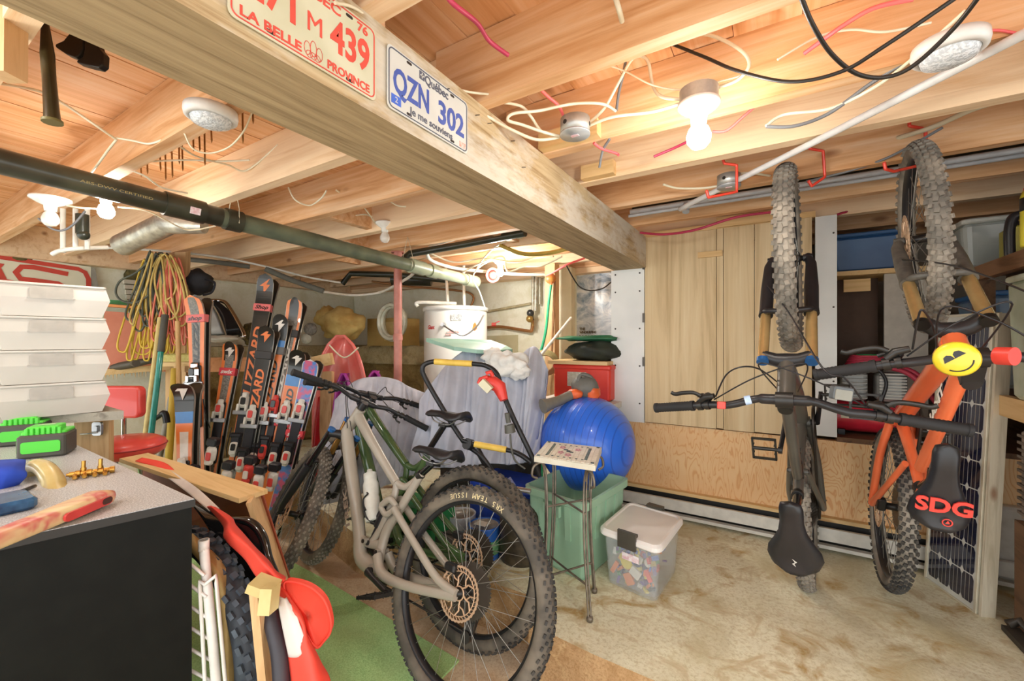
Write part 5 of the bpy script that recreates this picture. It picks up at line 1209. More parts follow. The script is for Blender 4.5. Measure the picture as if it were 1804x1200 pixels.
for i, (u, v) in enumerate(((934, 552), (933, 562))):
    m = MB(); m.lathe([(0, 0), (.035, 0), (.035, .03), (0, .032)], basis(P(u, v, 4.2), CR, V((0, 0, 1)), -CF), 18); m.tube([P(u + 2, v + 3, 4.22), P(u + 6, v + 12, 4.22)], .01, 6); tag(m.build('gauge', M_(['gauge_dark', 'gauge_brass'][i], ['4a4a48', 'b08a4a'][i], .3, .5)), ['upper dark round gauge on the back wall pipes', 'lower brass round valve on the back wall pipes'][i], 'gauge')
for i, (u, r) in enumerate(((939, .014), (945, .02), (951, .012))): pipe('riser_pipe', ['left', 'middle, thickest', 'right'][i] + ' of three vertical pipes on the back wall', [P(u, 484, 4.25), P(u - (i == 1) * 2, 560 - i * 12, 4.25)], r, M_('galv_pipe', 'c4c0b0', .4, .4, c2='9c9480', ns=20))
m = MB(); a = [PY(858, 592, YB - .02), PY(912, 590, YB - .02), PY(912, 650, YB - .02), PY(858, 650, YB - .02)]; m.add(a + [p + V((0, .01, 0)) for p in a], [(0, 1, 2, 3), (7, 6, 5, 4), (0, 4, 5, 1), (1, 5, 6, 2), (2, 6, 7, 3), (3, 7, 4, 0)]); tag(m.build('wall_panel_plate', M_('aged_board', 'cdc5a2', .7, c2='bdb38e', ns=4)), 'pale square board fixed low on the back wall right of the heater', 'board')
for (u0, u1, nm, d, mt) in ((963, 982, 'wall_stud', 3.75, W_paleZ), (985, 1011, 'wall_stud', 3.95, M_('cream_stud', 'e6e0c4', .6, c2='d8d0ac', ns=4))):
    p0 = P((u0 + u1) / 2, 600, d); m = MB(); m.box((p0.x, p0.y, .9), ((u1 - u0) / 750 * d, .09, 1.78), None); struct(m.build(nm, mt))
pipe('garden_hose', 'green garden hose hanging from the tap beside the wood stud', [P(971, 500, 3.6), P(967, 530, 3.6), P(962, 580, 3.6), P(955, 612, 3.6), P(948, 635, 3.6), P(950, 720, 3.5), PZ(955, 850, .015)], .012, M_('hose_green', '2fae7a', .4), 'hose')
m = MB(); m.lathe([(0, -.015), (.045, -.012), (.045, .012), (0, .015)], basis(P(970, 491, 3.6), CR, V((0, 0, 1)), -CF), 12); m.cyl(P(970, 493, 3.6), P(971, 502, 3.6), .014, n=10); tag(m.build('tap', M_('tap_red', 'd8704c', .4, c2='b8863a')), 'reddish round tap handle above the green hose', 'tap')
pipe('rusty_pipe', 'thin brown pipe running down the wood stud beside the hose', [P(977, 495, 3.62), P(975, 560, 3.62), P(972, 620, 3.62)], .010, M_('rust_pipe', '9c7048', .6))
pipe('leaning_rod', 'pale rod leaning diagonally against the stud left of the poster', [P(1006, 560, 3.5), P(952, 627, 3.2)], .012, PEX, 'rod')
m = MB()
for k in range(6):
    c = P(972, 640, 3.3); r = .07 + .008 * k; m.tube([c + CR * (r * math.cos(a) - .05) + V((0, 0, r * .9 * math.sin(a))) + CF * (.01 * k) for a in [2 * PI * i / 24 for i in range(24)]], .006, 5, closed=True)
tag(m.build('wire_coil', M_('straw_wire', 'b9ab78', .5)), 'coil of straw coloured wire hanging beside the red metal box', 'wire')
# poster
t = thing('film_poster', 'silvery blue film poster with dark block lettering on the back wall', 'poster', PY(1046, 610, YB))
yp = YB - .012; q = [PY(1016, 484, yp), PY(1092, 480, yp), PY(1092, 612, yp), PY(1016, 609, yp)]
z1, z0 = 1.79, 1.06; x0, x1 = q[0].x, q[1].x + .15
PM = N('poster_print'); PM.b.inputs['Roughness'].default_value = .25
f = PM.noise(PM.coords((1, 1, 1.4)), 6, 6, .65, 1.2); sep = PM.n('ShaderNodeSeparateXYZ'); tc = PM.n('ShaderNodeTexCoord'); PM.l(tc.outputs['Object'], sep.inputs[0])
hz = PM.n('ShaderNodeMapRange'); hz.inputs[1].default_value = -.4; hz.inputs[2].default_value = .35; PM.l(sep.outputs['Z'], hz.inputs[0])
PM.l(PM.mix(hz.outputs[0], PM.ramp(f, [(.4, lin('e4e6e6')), (.65, lin('b9c2cc'))]), PM.ramp(f, [(.35, lin('7f93aa')), (.5, lin('c4ced8')), (.62, lin('eef0f0'))])), PM.b.inputs['Base Color'])
m = MB(); m.bb((x0, yp - .002, z0), (x1, yp, z1)); sh = m.build('sheet', PM.m, t)
for (s_, v, w, h) in (('THE', 578, .06, .035), ('WINDSURFING', 584, .17, .03), ('MOVIE', 592, .17, .075)):
    p = PY(1036, v, yp - .004); m = MB(); m.text(s_, h, basis((x0 + .03, yp - .004, p.z - h * .6), V((1, 0, 0)), V((0, 0, 1)), V((0, -1, 0))), .0006, w, .002, 0, False); m.build('lettering', M_('print_brown', '5a4c30', .5), t)
# nook contents
t = thing('red_cabinet', 'red metal toolbox with a white label behind the blue ball, right of the sheet', 'box', P(1030, 700, 2.95))
b0 = P(1028, 675, 3.0); REDM = M_('red_metal', 'e8432f', .4, c2='dc3a28', ns=3)
m = MB(); m.rbox((b0.x, b0.y + .1, .83), (.42, .3, .24), .02, rotz(0)); m.build('case', REDM, t)
m = MB(); m.rbox((b0.x, b0.y + .1, .935), (.435, .315, .035), .02); m.build('lid', REDM, t)
m = MB(); m.bb((b0.x - .10, b0.y - .054, .80), (b0.x + .04, b0.y - .051, .90)); m.build('label_plate', M_('label_cream', 'dcd6c0', .5, c2='c4bca0', ns=60), t)
m = MB(); m.bb((b0.x - .24, b0.y - .08, .953), (b0.x + .2, b0.y + .22, .978)); tag(m.build('top_board', W_paleX), 'pale wooden board lying on the red metal toolbox', 'board')
m = MB(); m.bb((b0.x - .30, b0.y - .12, .67), (b0.x + .26, b0.y + .34, .705)); m.bb((b0.x - .28, b0.y + .1, 0), (b0.x - .22, b0.y + .18, .67)); m.bb((b0.x + .19, b0.y + .1, 0), (b0.x + .25, b0.y + .18, .67)); tag(m.build('low_shelf', M_('white_shelf', 'e2ddd0', .5)), 'pale shelf carrying the red metal toolbox behind the ball', 'shelf')
m = MB(); m.blob((b0.x + .05, b0.y + .10, 1.045), (.22, .17, .075), 31, .12, 30, 16); tag(m.build('dark_bag', M_('dark_olive_nylon', '33382c', .75, c2='262a22', ns=9)), 'dark olive folded bag on the board over the red toolbox', 'bag')
m = MB(); m.blob((b0.x + .02, b0.y + .10, 1.135), (.26, .16, .022), 33, .2, 30, 10); tag(m.build('green_tarp', M_('green_tarp', '2f7a52', .5, c2='24603f', ns=8)), 'folded dark green tarp on top of the olive bag', 'tarp')
t = thing('leaf_blower', 'orange and grey leaf blower lying behind the blue ball, nozzle to the left', 'blower', P(1030, 690, 2.6))
m = MB(); m.blob(P(1030, 682, 2.62), (.085, .06, .07), 3, .08, 18, 12); m.build('housing', M_('blower_grey', '6b6a64', .5), t)
m = MB(); m.blob(P(1043, 692, 2.60), (.05, .05, .055), 5, .1); m.blob(P(1012, 694, 2.58), (.05, .035, .03), 6, .1); m.build('orange_body', M_('blower_orange', 'ee6a34', .45), t)
m = MB(); m.tube([P(1010, 694, 2.58), P(985, 706, 2.55), P(968, 712, 2.5), P(956, 716, 2.48)], [.028, .030, .034, .045], 14); m.build('nozzle', M_('blower_tube', '7c776c', .5), t)
m = MB(); m.tube(spline([P(1018, 672, 2.6), P(1024, 660, 2.6), P(1040, 664, 2.6), P(1046, 676, 2.6)], 5), .012, 8); m.build('handle', M_('blower_grey', '6b6a64', .5), t)

# ================================================================ sheets, towel, board, mower
SHEET = M_('blue_grey_sheet', 'c0c4d2', .85, c2='b0b5c4', ns=7, bump=.5); SHW = M_('white_towel', 'f0eee8', .9, c2='e2e0da', ns=30, bump=.4)
m = MB(); loft(m, [
 [(742, 700, 2.62), (790, 640, 2.78), (833, 612, 2.9), (868, 628, 2.85), (905, 632, 2.8), (942, 611, 2.8), (966, 652, 2.72)],
 [(738, 740, 2.5), (785, 700, 2.55), (832, 680, 2.62), (870, 690, 2.58), (908, 690, 2.6), (938, 680, 2.6), (962, 700, 2.65)],
 [(728, 782, 2.45), (780, 772, 2.45), (826, 762, 2.5), (866, 765, 2.48), (902, 765, 2.5), (930, 760, 2.5), (950, 770, 2.55)],
 [(722, 828, 2.42), (776, 824, 2.42), (816, 824, 2.44), (860, 817, 2.44), (898, 819, 2.46), (922, 815, 2.48), (942, 808, 2.5)]], 66, 36, .003, .034, (4.5, 7), 4)
tag(m.build('draped_sheet', SHEET), 'blue-grey bed sheet draped over a tall frame behind the mower handle', 'sheet')
m = MB(); loft(m, [
 [(590, 705, 3.0), (625, 672, 3.0), (665, 664, 3.0), (700, 670, 2.95), (722, 682, 2.9), (752, 694, 2.8)],
 [(575, 770, 2.8), (615, 745, 2.8), (660, 740, 2.75), (700, 740, 2.72), (730, 745, 2.68), (752, 750, 2.62)],
 [(570, 830, 2.75), (610, 820, 2.7), (655, 815, 2.65), (695, 812, 2.62), (725, 810, 2.6), (750, 812, 2.58)],
 [(560, 893, 2.72), (605, 880, 2.68), (645, 868, 2.62), (690, 850, 2.6), (720, 838, 2.58), (748, 832, 2.56)]], 54, 34, .003, .030, (3, 5), 9)
tag(m.build('draped_sheet', M_('pale_grey_sheet', 'c6c6ce', .85, c2='b2b2be', ns=9, bump=.8)), 'lighter crumpled grey sheet spread low behind the two standing bikes', 'sheet')
p0 = P(850, 700, 2.95)
m = MB(); m.bb((p0.x - .33, p0.y - .06, .0), (p0.x + .30, p0.y + .3, .80)); tag(m.build('covered_crate', M_('dark_crate', '4c4a44', .8)), 'dark crate mostly hidden under the blue-grey sheet', 'crate')
m = MB(); m.blob(P(893, 642, 2.66), (.13, .09, .075), 41, .2, 36, 24); m.blob(P(915, 655, 2.62), (.07, .05, .05), 43, .18); m.blob(P(870, 627, 2.7), (.08, .06, .05), 46, .18); tag(m.build('white_towel', SHW), 'crumpled white towel lying on the blue-grey sheet', 'towel')
m = MB(); q = [(751, 596, 2.95), (800, 597, 3.0), (865, 599, 3.0), (892, 609, 2.95), (903, 615, 2.92), (880, 617, 2.8), (840, 616, 2.75), (800, 611, 2.75)]
bp = [P(*k) for k in q]; m.add(bp + [p - V((0, 0, .025)) for p in bp], [list(range(8)), list(range(8, 16))[::-1]] + [(i, i + 8, (i + 1) % 8 + 8, (i + 1) % 8) for i in range(8)]); tag(m.build('sea_green_board', M_('sea_green', '9cc2b0', .4, c2='86ae9a', ns=6)), 'pale sea-green board tip lying over the sheet in front of the water heater', 'board')
m = MB(); c = P(878, 832, 2.45); m.rbox((c.x, c.y + .15, .142), (.44, .3, .28), .03); tag(m.build('blue_bin', M_('royal_blue_plastic', '1e3f9e', .4, c2='2448b4')), 'dark blue plastic bin below the hem of the sheet', 'bin')
m = MB(); c = P(742, 842, 2.35); m.rbox((c.x, c.y, .12), (.34, .2, .22), .02); tag(m.build('green_case', M_('leaf_green_plastic', '2f8a4c', .4)), 'green plastic case behind the rear wheel of the dark green bike', 'case')
m = MB(); c = P(918, 830, 2.2); m.lathe([(0, 0), (.105, 0), (.11, .02), (.11, .24), (.09, .27), (.045, .29), (.03, .30), (0, .30)], T(c.x, c.y, .0), 30); tag(m.build('dark_canister', M_('brown_black_metal', '3a332c', .4, .3, c2='5a5040')), 'dark brown round canister behind the green tote', 'canister')
YEL = M_('yellow_sleeve', 'e6c25a', .6, c2='d6b24c', ns=20)
t = thing('mower_handle', 'black folding mower handle with yellow foam sleeves and red switch box', 'mower handle', P(885, 860, 2.0))
m = MB(); L_ = [P(886, 862, 2.02), P(850, 806, 2.06), P(817, 778, 2.1), P(780, 720, 2.15), P(750, 668, 2.18), P(744, 650, 2.18), P(752, 640, 2.18), P(775, 637, 2.17), P(833, 641, 2.13), P(858, 645, 2.1), P(876, 660, 2.07), P(885, 690, 2.05), P(905, 738, 2.0), P(935, 800, 1.97), P(950, 838, 1.98)]
m.tube(spline(L_, 5), .0125, 12); m.build('upper_bar', STEELB, t)
m = MB(); m.tube(spline([P(815, 776, 2.08), P(838, 783, 2.06), P(895, 793, 2.03), P(918, 802, 2.0), P(936, 815, 1.98)], 5), .012, 12); m.build('cross_bar', STEELB, t)
m = MB(); m.cyl(P(766, 637.3, 2.168), P(832, 641, 2.128), .016, n=14); m.build('foam_sleeve', YEL, t)
m = MB(); m.cyl(P(836, 782.5, 2.06), P(892, 792.5, 2.03), .0155, n=14); m.build('foam_sleeve', YEL, t)
m = MB(); m.cyl(P(822, 782, 2.06), P(830, 784, 2.09), .028, n=10); m.tube([P(840, 790, 2.08), P(862, 830, 2.05), P(885, 868, 2.02)], .016, 8); m.build('knuckle', STEELB, t)
m = MB(); m.tube([P(852, 666, 2.02), P(866, 674, 2.02), P(880, 682, 2.02), P(888, 705, 2.0)], [.016, .036, .034, .02], 10); m.tube([P(858, 664, 2.0), P(846, 668, 1.99), P(843, 676, 1.99)], .010, 6); m.tube([P(868, 662, 2.0), P(864, 655, 1.99), P(856, 658, 1.99)], .010, 6); m.build('switch_box', M_('switch_red', 'dc4038', .4), t)
m = MB(); m.bar(P(848, 672, 1.98), P(864, 688, 1.97), .03, .035); m.build('battery_block', M_('pale_block', 'd8d2b4', .5), t)
m = MB(); m.cyl(P(893, 728, 1.96), P(896, 745, 1.96), .012, n=10); m.cyl(P(897, 748, 1.96), P(899, 762, 1.96), .022, .026, n=12); m.tube(spline([P(899, 765, 1.96), P(901, 790, 1.95), P(908, 812, 1.95), P(925, 826, 1.95)], 5), .0045, 6); m.build('plug', GREYP, t)
m = MB(); m.bar(P(884, 862, 2.02), P(900, 850, 2.0), .05, .045); m.tube([P(892, 858, 2.02), P(935, 866, 1.99)], .012, 8); m.build('lower_bracket', ALU, t)

# ================================================================ ball, tote, mosaic table, toy box, paint cans
BL = N('ball_blue'); BL.b.inputs['Roughness'].default_value = .3; BL.b.inputs['Coat Weight'].default_value = .3; BL.b.inputs['Base Color'].default_value = lin('2f6be0')
wv = BL.n('ShaderNodeTexWave'); wv.inputs['Scale'].default_value = 11; wv.bands_direction = 'X'; wv.inputs['Distortion'].default_value = .6; BL.l(BL.coords((1, .3, .3), (0, 0, .5)), wv.inputs[0])
BL.l(BL.mix(BL.ramp(wv.outputs['Fac'], [(.9, (0, 0, 0, 1)), (1, (1, 1, 1, 1))]), lin('3170e6'), lin('2a5cc8')), BL.b.inputs['Base Color']); BL.bump(BL.ramp(wv.outputs['Fac'], [(.9, (0, 0, 0, 1)), (1, (1, 1, 1, 1))]), .3, .003)
bc_ = P(1034, 781, 2.6); t = thing('exercise_ball', 'large shiny blue ribbed exercise ball resting in the green tote against the wall', 'ball', bc_)
m = MB(); m.sphere((0, 0, 0), .287, 56, 36); o = m.build('shell', BL.m, t, True)
m = MB(); m.cyl(bc_ - CF * .284 + V((0, 0, -.0)) - V((0, 0, .0)), bc_ - CF * .289, .012, n=14); 
TOTE = M_('sage_green_plastic', '9cc0a4', .45, c2='92b89c', ns=3)
zr = .385; nr, lf, rt = PZ(1033, 893, zr), PZ(926, 858, zr), PZ(1108, 846, zr); nr += CF * .03; lf += CF * .03; rt += CF * .03
ex = (lf - nr); ey = (rt - nr); wX, wY = ex.length, ey.length
t = thing('storage_tote', 'sage green plastic tote under the blue ball', 'tote', (nr + (ex + ey) / 2) * V((1, 1, 0)) if False else V(((nr + (ex + ey) / 2).x, (nr + (ex + ey) / 2).y, 0)))
cen = nr + (ex + ey) / 2
def bil(a, b, z, k): p = cen + ex * (a * k / 2) + ey * (b * k / 2); return V((p.x, p.y, z))
def ring(k, z, r=.16, n=5):
    out = []
    for q, (sx, sy) in enumerate(((1, 1), (-1, 1), (-1, -1), (1, -1))):
        for i in range(n + 1):
            a = PI / 2 * (q + i / n); out.append(bil(sx * (1 - r) + r * math.cos(a), sy * (1 - r) + r * math.sin(a), z, k))
    return out
def shell(m, rings):
    n = len(rings[0]); vs = [p for r in rings for p in r]; fs = [(k * n + i, k * n + (i + 1) % n, (k + 1) * n + (i + 1) % n, (k + 1) * n + i) for k in range(len(rings) - 1) for i in range(n)]
    m.add(vs, fs + [list(range(n))[::-1], list(range((len(rings) - 1) * n, len(rings) * n))])
m = MB(); shell(m, [ring(.80, .003), ring(.84, .02), ring(.93, .26), ring(.95, .262), ring(.96, .33), ring(.97, .345), ring(1.04, .348), ring(1.05, .352), ring(1.05, .385), ring(.98, .387), ring(.93, .33), ring(.80, .03)]); m.build('tub', TOTE, t)
for s_ in (-1, 1):
    for b in (-.45, 0, .45):
        m = MB(); a0 = bil(-s_ if False else b, -1, .345, .98); a1 = bil(b, -1, .18, .92); m.bar(a0, a1, .03, .01, -ey) if s_ > 0 else m.bar(bil(-1, b, .345, .98), bil(-1, b, .18, .92), .03, .01, -ex); m.build('rib', TOTE, t)
m = MB(); m.bar(bil(.25, -1, .315, 1.06), bil(-.25, -1, .315, 1.06), .02, .05, V((0, 0, 1))); m.build('handle', TOTE, t)
m = MB(); c = bil(-.5, .1, .2, 1); m.blob(c, (.04, .03, .02), 2, .1); tag(m.build('orange_scrap', M_('scrap_orange', 'ee5a34', .5)), 'small orange-red object inside the green tote', 'toy')
# mosaic table
zt2 = .62; q = [PZ(964, 777, zt2), PZ(1060, 788, zt2), PZ(1049, 820, zt2), PZ(941, 804, zt2)]
t = thing('mosaic_side_table', 'small iron-legged side table with a pale mosaic tile top in front of the ball', 'table', V((q[2].x, q[2].y, 0)))
def tq(s, r, z): p = (q[3] * (1 - s) + q[2] * s) * (1 - r) + (q[0] * (1 - s) + q[1] * s) * r; return V((p.x, p.y, z))
def slabq(m, s0, s1, r0, r1, z0, z1):
    vs = [tq(s, r, z) for z in (z0, z1) for s, r in ((s0, r0), (s1, r0), (s1, r1), (s0, r1))]; m.add(vs, [(3, 2, 1, 0), (4, 5, 6, 7), (0, 1, 5, 4), (1, 2, 6, 5), (2, 3, 7, 6), (3, 0, 4, 7)])
m = MB(); slabq(m, 0, 1, 0, 1, zt2 - .024, zt2 - .001); m.build('table_top', M_('tile_grout', 'd9d4c4', .4, c2='cbc5b2', ns=12), t)
TN = M_('tile_dark', '3e5a58', .3); TPK = M_('tile_pink', 'c98a98', .3); TW = M_('tile_pale', 'eeeadb', .3, c2='dedacb', ns=14)
m = MB()
for i in range(13):
    for j in range(9): slabq(m, .02 + i * .0745, .02 + i * .0745 + .066, .03 + j * .105, .03 + j * .105 + .095, zt2 - .001, zt2 + .001)
m.build('tiles', TW, t)
m = MB()
for i in range(14): 
    if i % 2 == 0: slabq(m, .16 + i * .05, .16 + i * .05 + .035, .14, .175, zt2 + .001, zt2 + .002); slabq(m, .16 + i * .05, .16 + i * .05 + .035, .83, .865, zt2 + .001, zt2 + .002)
for j in range(11): slabq(m, .16, .21, .18 + j * .06, .22 + j * .06, zt2 + .001, zt2 + .002); slabq(m, .80, .85, .18 + j * .06, .22 + j * .06, zt2 + .001, zt2 + .002)
slabq(m, .46, .52, .46, .56, zt2 + .001, zt2 + .002); slabq(m, .40, .47, .54, .60, zt2 + .001, zt2 + .002); slabq(m, .52, .58, .44, .50, zt2 + .001, zt2 + .002)
for a, b in ((.03, .04), (.92, .04), (.03, .9), (.92, .9)): slabq(m, a, a + .05, b, b + .07, zt2 + .001, zt2 + .002)
m.build('dark_border_tiles', TN, t)
m = MB()
for a, b in ((.34, .66), (.62, .62), (.50, .28), (.36, .36)): 
    for k in range(5): slabq(m, a + .035 * math.cos(k * 1.256) , a + .035 * math.cos(k * 1.256) + .035, b + .05 * math.sin(k * 1.256), b + .05 * math.sin(k * 1.256) + .05, zt2 + .001, zt2 + .0022)
m.build('pink_flower_tiles', TPK, t)
IRON = M_('bare_iron', '8a8072', .45, .6, c2='6a6156', ns=20)
feet = [PZ(1039, 1090, .012), PZ(1047, 1040, .012), PZ(952, 1074, .012), PZ(968, 1030, .012)]; tops = [tq(.88, .10, zt2 - .024), tq(.90, .85, zt2 - .024), tq(.10, .12, zt2 - .024), tq(.12, .85, zt2 - .024)]
ctr = sum(tops, V((0, 0, 0))) / 4
for f_, tp in zip(feet, tops):
    m = MB(); inn = (ctr - tp); inn.z = 0; out = -inn.normalized(); mid = tp.lerp(f_, .5) + inn * .18
    for s_ in (-.006, .006):
        sd_ = V((-out.y, out.x, 0)) * s_; m.tube(spline([tp + inn * .02 + sd_, tp + inn * .15 + V((0, 0, -.08)) + sd_, mid + sd_, f_ + sd_], 6), .0048, 6)
    m.tube(spline([tp + inn * .12 + V((0, 0, -.06)), tp + V((0, 0, -.012)) + inn * .02, tp + out * .035 + V((0, 0, -.02)), tp + out * .045 + V((0, 0, -.06)), tp + out * .02 + V((0, 0, -.075))], 6), .0055, 6)
    m.lathe([(0, -.012), (.012, -.01), (.014, 0), (.012, .008), (0, .01)], T(f_), 14); m.build('leg', IRON, t)
m = MB(); md_ = [tp.lerp(f_, .33) + (ctr - tp) * V((.17, .17, 0)) for f_, tp in zip(feet, tops)]
m.tube([md_[0], md_[3]], .0045, 6); m.build('brace', IRON, t); m = MB(); m.tube([md_[1], md_[2]], .0045, 6); m.build('brace', IRON, t); md_ = [tp.lerp(f_, .8) + (ctr - tp) * V((.05, .05, 0)) for f_, tp in zip(feet, tops)]
m = MB(); m.tube([md_[0], md_[3]], .0045, 6); m.build('brace', IRON, t); m = MB(); m.tube([md_[1], md_[2]], .0045, 6); m.build('brace', IRON, t)
# clear toy box
zl = .262; q2 = [PZ(1057, 926, zl), PZ(1107, 884, zl), PZ(1206, 908, zl), PZ(1160, 968, zl)]
t = thing('clear_toy_box', 'clear plastic box of toy bricks with a white lid and dark latches', 'box', V((q2[3].x, q2[3].y, 0)))
cen = sum(q2, V((0, 0, 0))) / 4; ex = (q2[2] + q2[3] - q2[0] - q2[1]) / 2; ey = (q2[1] + q2[2] - q2[0] - q2[3]) / 2
CLR = M_('clear_plastic', 'e6ebee', .08, trans=0.0, alpha=.22, coat=.6)
m = MB(); shell(m, [ring(.80, .004, .2), ring(.82, .012, .2), ring(.92, .235, .2), ring(.90, .236, .2), ring(.80, .018, .2)]); m.build('tub', CLR, t)
LIDW = M_('white_lid', 'eeeae6', .35, c2='e4e0dc', ns=3)
m = MB(); shell(m, [ring(.98, .228, .22), ring(1.03, .236, .24), ring(1.03, .252, .24), ring(.97, .262, .24), ring(.90, .262, .22), ring(.87, .256, .22)]); m.build('lid', LIDW, t)
for s_, k in ((-1, 1.045), (1, 1.045)):
    m = MB(); a0 = bil(-.28, s_, .25, k); a1 = bil(.28, s_, .25, k); m.bar(a0, a1, .012, .075 if s_ < 0 else .05, V((0, 0, 1))); m.bar(bil(-.28, s_, .272, .99), bil(.28, s_, .272, .99), .035, .012, V((0, 0, 1))); m.build('latch', M_('latch_brown', '4a463e', .45), t)
m = MB(); a0 = bil(-.25, -1, .165, .915); a1 = bil(.35, -1, .165, .915); m.bar(a0, a1, .002, .03, V((0, 0, 1))); m.build('label_strip', M_('label_white', 'f0e8ea', .5, c2='d8a8b0', ns=50), t)
rnd = random.Random(12); tc_ = ['e8c93c', 'd63a34', '3e6fd0', 'f08a3a', '4f9a4e', 'ece8da', '2f3a6a', '39424c', '6f4a9a', 'f2e070']
for i in range(110):
    a, b = rnd.uniform(-.74, .74), rnd.uniform(-.78, .72); 
    if i < 60: b = -.76
    z = rnd.uniform(.016, .185); p = bil(a, b, z, .86 if i < 60 else .78)
    c_ = rnd.choice(tc_); mt = M_('toy_' + c_, c_, .35); w = rnd.uniform(.014, .036)
    M = T(p) @ Euler((rnd.uniform(0, 3), rnd.uniform(0, 3), rnd.uniform(0, 3))).to_matrix().to_4x4(); m = MB(M)
    if i % 4 == 0: m.lathe([(0, -.004), (w * .5, -.004), (w * .5, .004), (0, .004)], None, 12)
    else:
        m.box((0, 0, 0), (w, w * .6, .011))
        for k in range(2): m.cyl((-w * .22 + k * w * .44, 0, .005), (-w * .22 + k * w * .44, 0, .0085), .0035, n=8)
    cn = {'e8c93c': 'yellow', 'd63a34': 'red', '3e6fd0': 'blue', 'f08a3a': 'orange', '4f9a4e': 'green', 'ece8da': 'white', '2f3a6a': 'navy', '39424c': 'dark grey', '6f4a9a': 'purple', 'f2e070': 'pale yellow'}[c_]
    tag(m.build('toy_brick' if i % 4 else 'toy_disc', mt), cn + (' toy brick' if i % 4 else ' round toy piece') + ' inside the clear box with the white lid', 'toy', cn + (' toy bricks' if i % 4 else ' round toy pieces') + ' in the clear box')
for i, (a, b, z, c_, w, h, nm) in enumerate(((-.2, -.9, .13, 'e8d23c', .05, .07, 'yellow oval toy boat hull'), (.15, -.9, .09, 'ece8da', .05, .04, 'cream square toy plate'), (-.1, -.9, .05, 'f08a3a', .04, .05, 'orange toy slab'), (-.65, -.9, .08, 'f0803a', .02, .06, 'orange toy bar'), (.62, -.9, .1, 'e8463a', .02, .05, 'red and yellow toy block'))):
    p = bil(a, b, z, .93 * (.82 + .10 * z / .235) / .9); M = basis(p + ey.normalized() * .012, ex.normalized(), V((0, 0, 1)), -ey.normalized()) @ rotz(.5 * (-1) ** i); m = MB(M); m.prism(rrect(w, h, min(w, h) * (.45 if i == 0 else .1)), .009); tag(m.build('toy_piece', M_('toy_' + c_, c_, .35)), nm + ' pressed against the front of the clear box', 'toy')
# paint cans
for i, (u, v, d, c1, lb) in enumerate(((812, 914, 2.36, 'c8cbd0', 'pale paint can with a blue-green band behind the near rear wheel'), (853, 925, 2.22, '2a62b8', 'blue paint can with a paper on its lid behind the near rear wheel'))):
    p = P(u, v, d); hcan = .165; t = thing('paint_can', lb, 'paint can', (p.x, p.y, 0))
    m = MB(); m.lathe([(0, .001), (.08, .001), (.082, .006), (.082, hcan - .006), (.084, hcan), (.078, hcan + .001), (.076, hcan - .006)], T(p.x, p.y, 0), 32); m.build('body', M_('can_' + c1, c1, .35, c2=c1), t)
    m = MB(); m.lathe([(.076, hcan - .005), (.06, hcan - .005), (.058, hcan - .009), (0, hcan - .009)], T(p.x, p.y, 0), 32); m.build('lid', M_('can_lid', 'b9b6ac', .4, .3, c2='8f8c82', ns=20), t)
    m = MB(); m.lathe([(.0832, .03), (.0835, .03), (.0835, .10), (.0832, .10)], T(p.x, p.y, 0), 32); m.build('label_band', M_(['band_teal', 'band_green'][i], ['4a8a9a', '7fae7a'][i], .4, c2=['d8dcdc', '3f8a5c'][i], ns=30), t)
    if i: m = MB(); m.box((p.x - .005, p.y - .01, hcan + .003), (.07, .05, .002), None); m.build('paper_slip', M_('paper', 'e5e2d4', .8), t)
m = MB(); m.bar(P(780, 945, 2.25), P(830, 985, 2.1), .12, .05); tag(m.build('grey_block', M_('slate_block', '6c6660', .7, c2='55504a')), 'grey stone-like block on the slab behind the rear wheels', 'block')
# ================================================================ right side
t = thing('solar_panel', 'tall framed solar panel leaning by the orange bike, bottom corner on the floor', 'solar panel', PZ(1680, 1050, 0))
n0, f0 = PZ(1716, 1080, 0), PZ(1629, 1018, 0); n1 = P(1748, 552, 1.74); f1 = n1 + (f0 - n0) + V((0, 0, 0)); 
dz = n1 - n0; wv_ = f0 - n0; nor = wv_.cross(dz).normalized()
if nor.dot(CO - n0) < 0: nor = -nor
def sq(s, r, e=0): return n0 + wv_ * s + dz * r + nor * e
FR = M_('panel_frame_alu', 'ded8c6', .4, .3, c2='cdc5ae', ns=14)
m = MB(); hintn = nor
th = .035; fw_ = .012
for a, b in ((sq(0, 0, -th / 2), sq(0, 1, -th / 2)), (sq(1, 0, -th / 2), sq(1, 1, -th / 2))): m.bar(a, b, fw_, th, hintn)
for a, b in ((sq(0, 0, -th / 2), sq(1, 0, -th / 2)), (sq(0, 1, -th / 2), sq(1, 1, -th / 2))): m.bar(a, b, fw_, th, hintn)
o = m.build('frame', FR, t); md = o.modifiers.new('edge', 'BEVEL'); md.width = .001
m = MB(); vs = [sq(0, 0, -.004), sq(1, 0, -.004), sq(1, 1, -.004), sq(0, 1, -.004)]; m.add(vs + [p - nor * .004 for p in vs], [(0, 1, 2, 3), (7, 6, 5, 4), (0, 4, 5, 1), (1, 5, 6, 2), (2, 6, 7, 3), (3, 7, 4, 0)]); m.build('backing', M_('panel_white', 'd8d8d0', .3), t)
PV = M_('pv_cell', '1a1f38', .12, c2='20203a', ns=4, coat=.8)
m = MB(); m2 = MB(); nc, nr_ = 4, 10
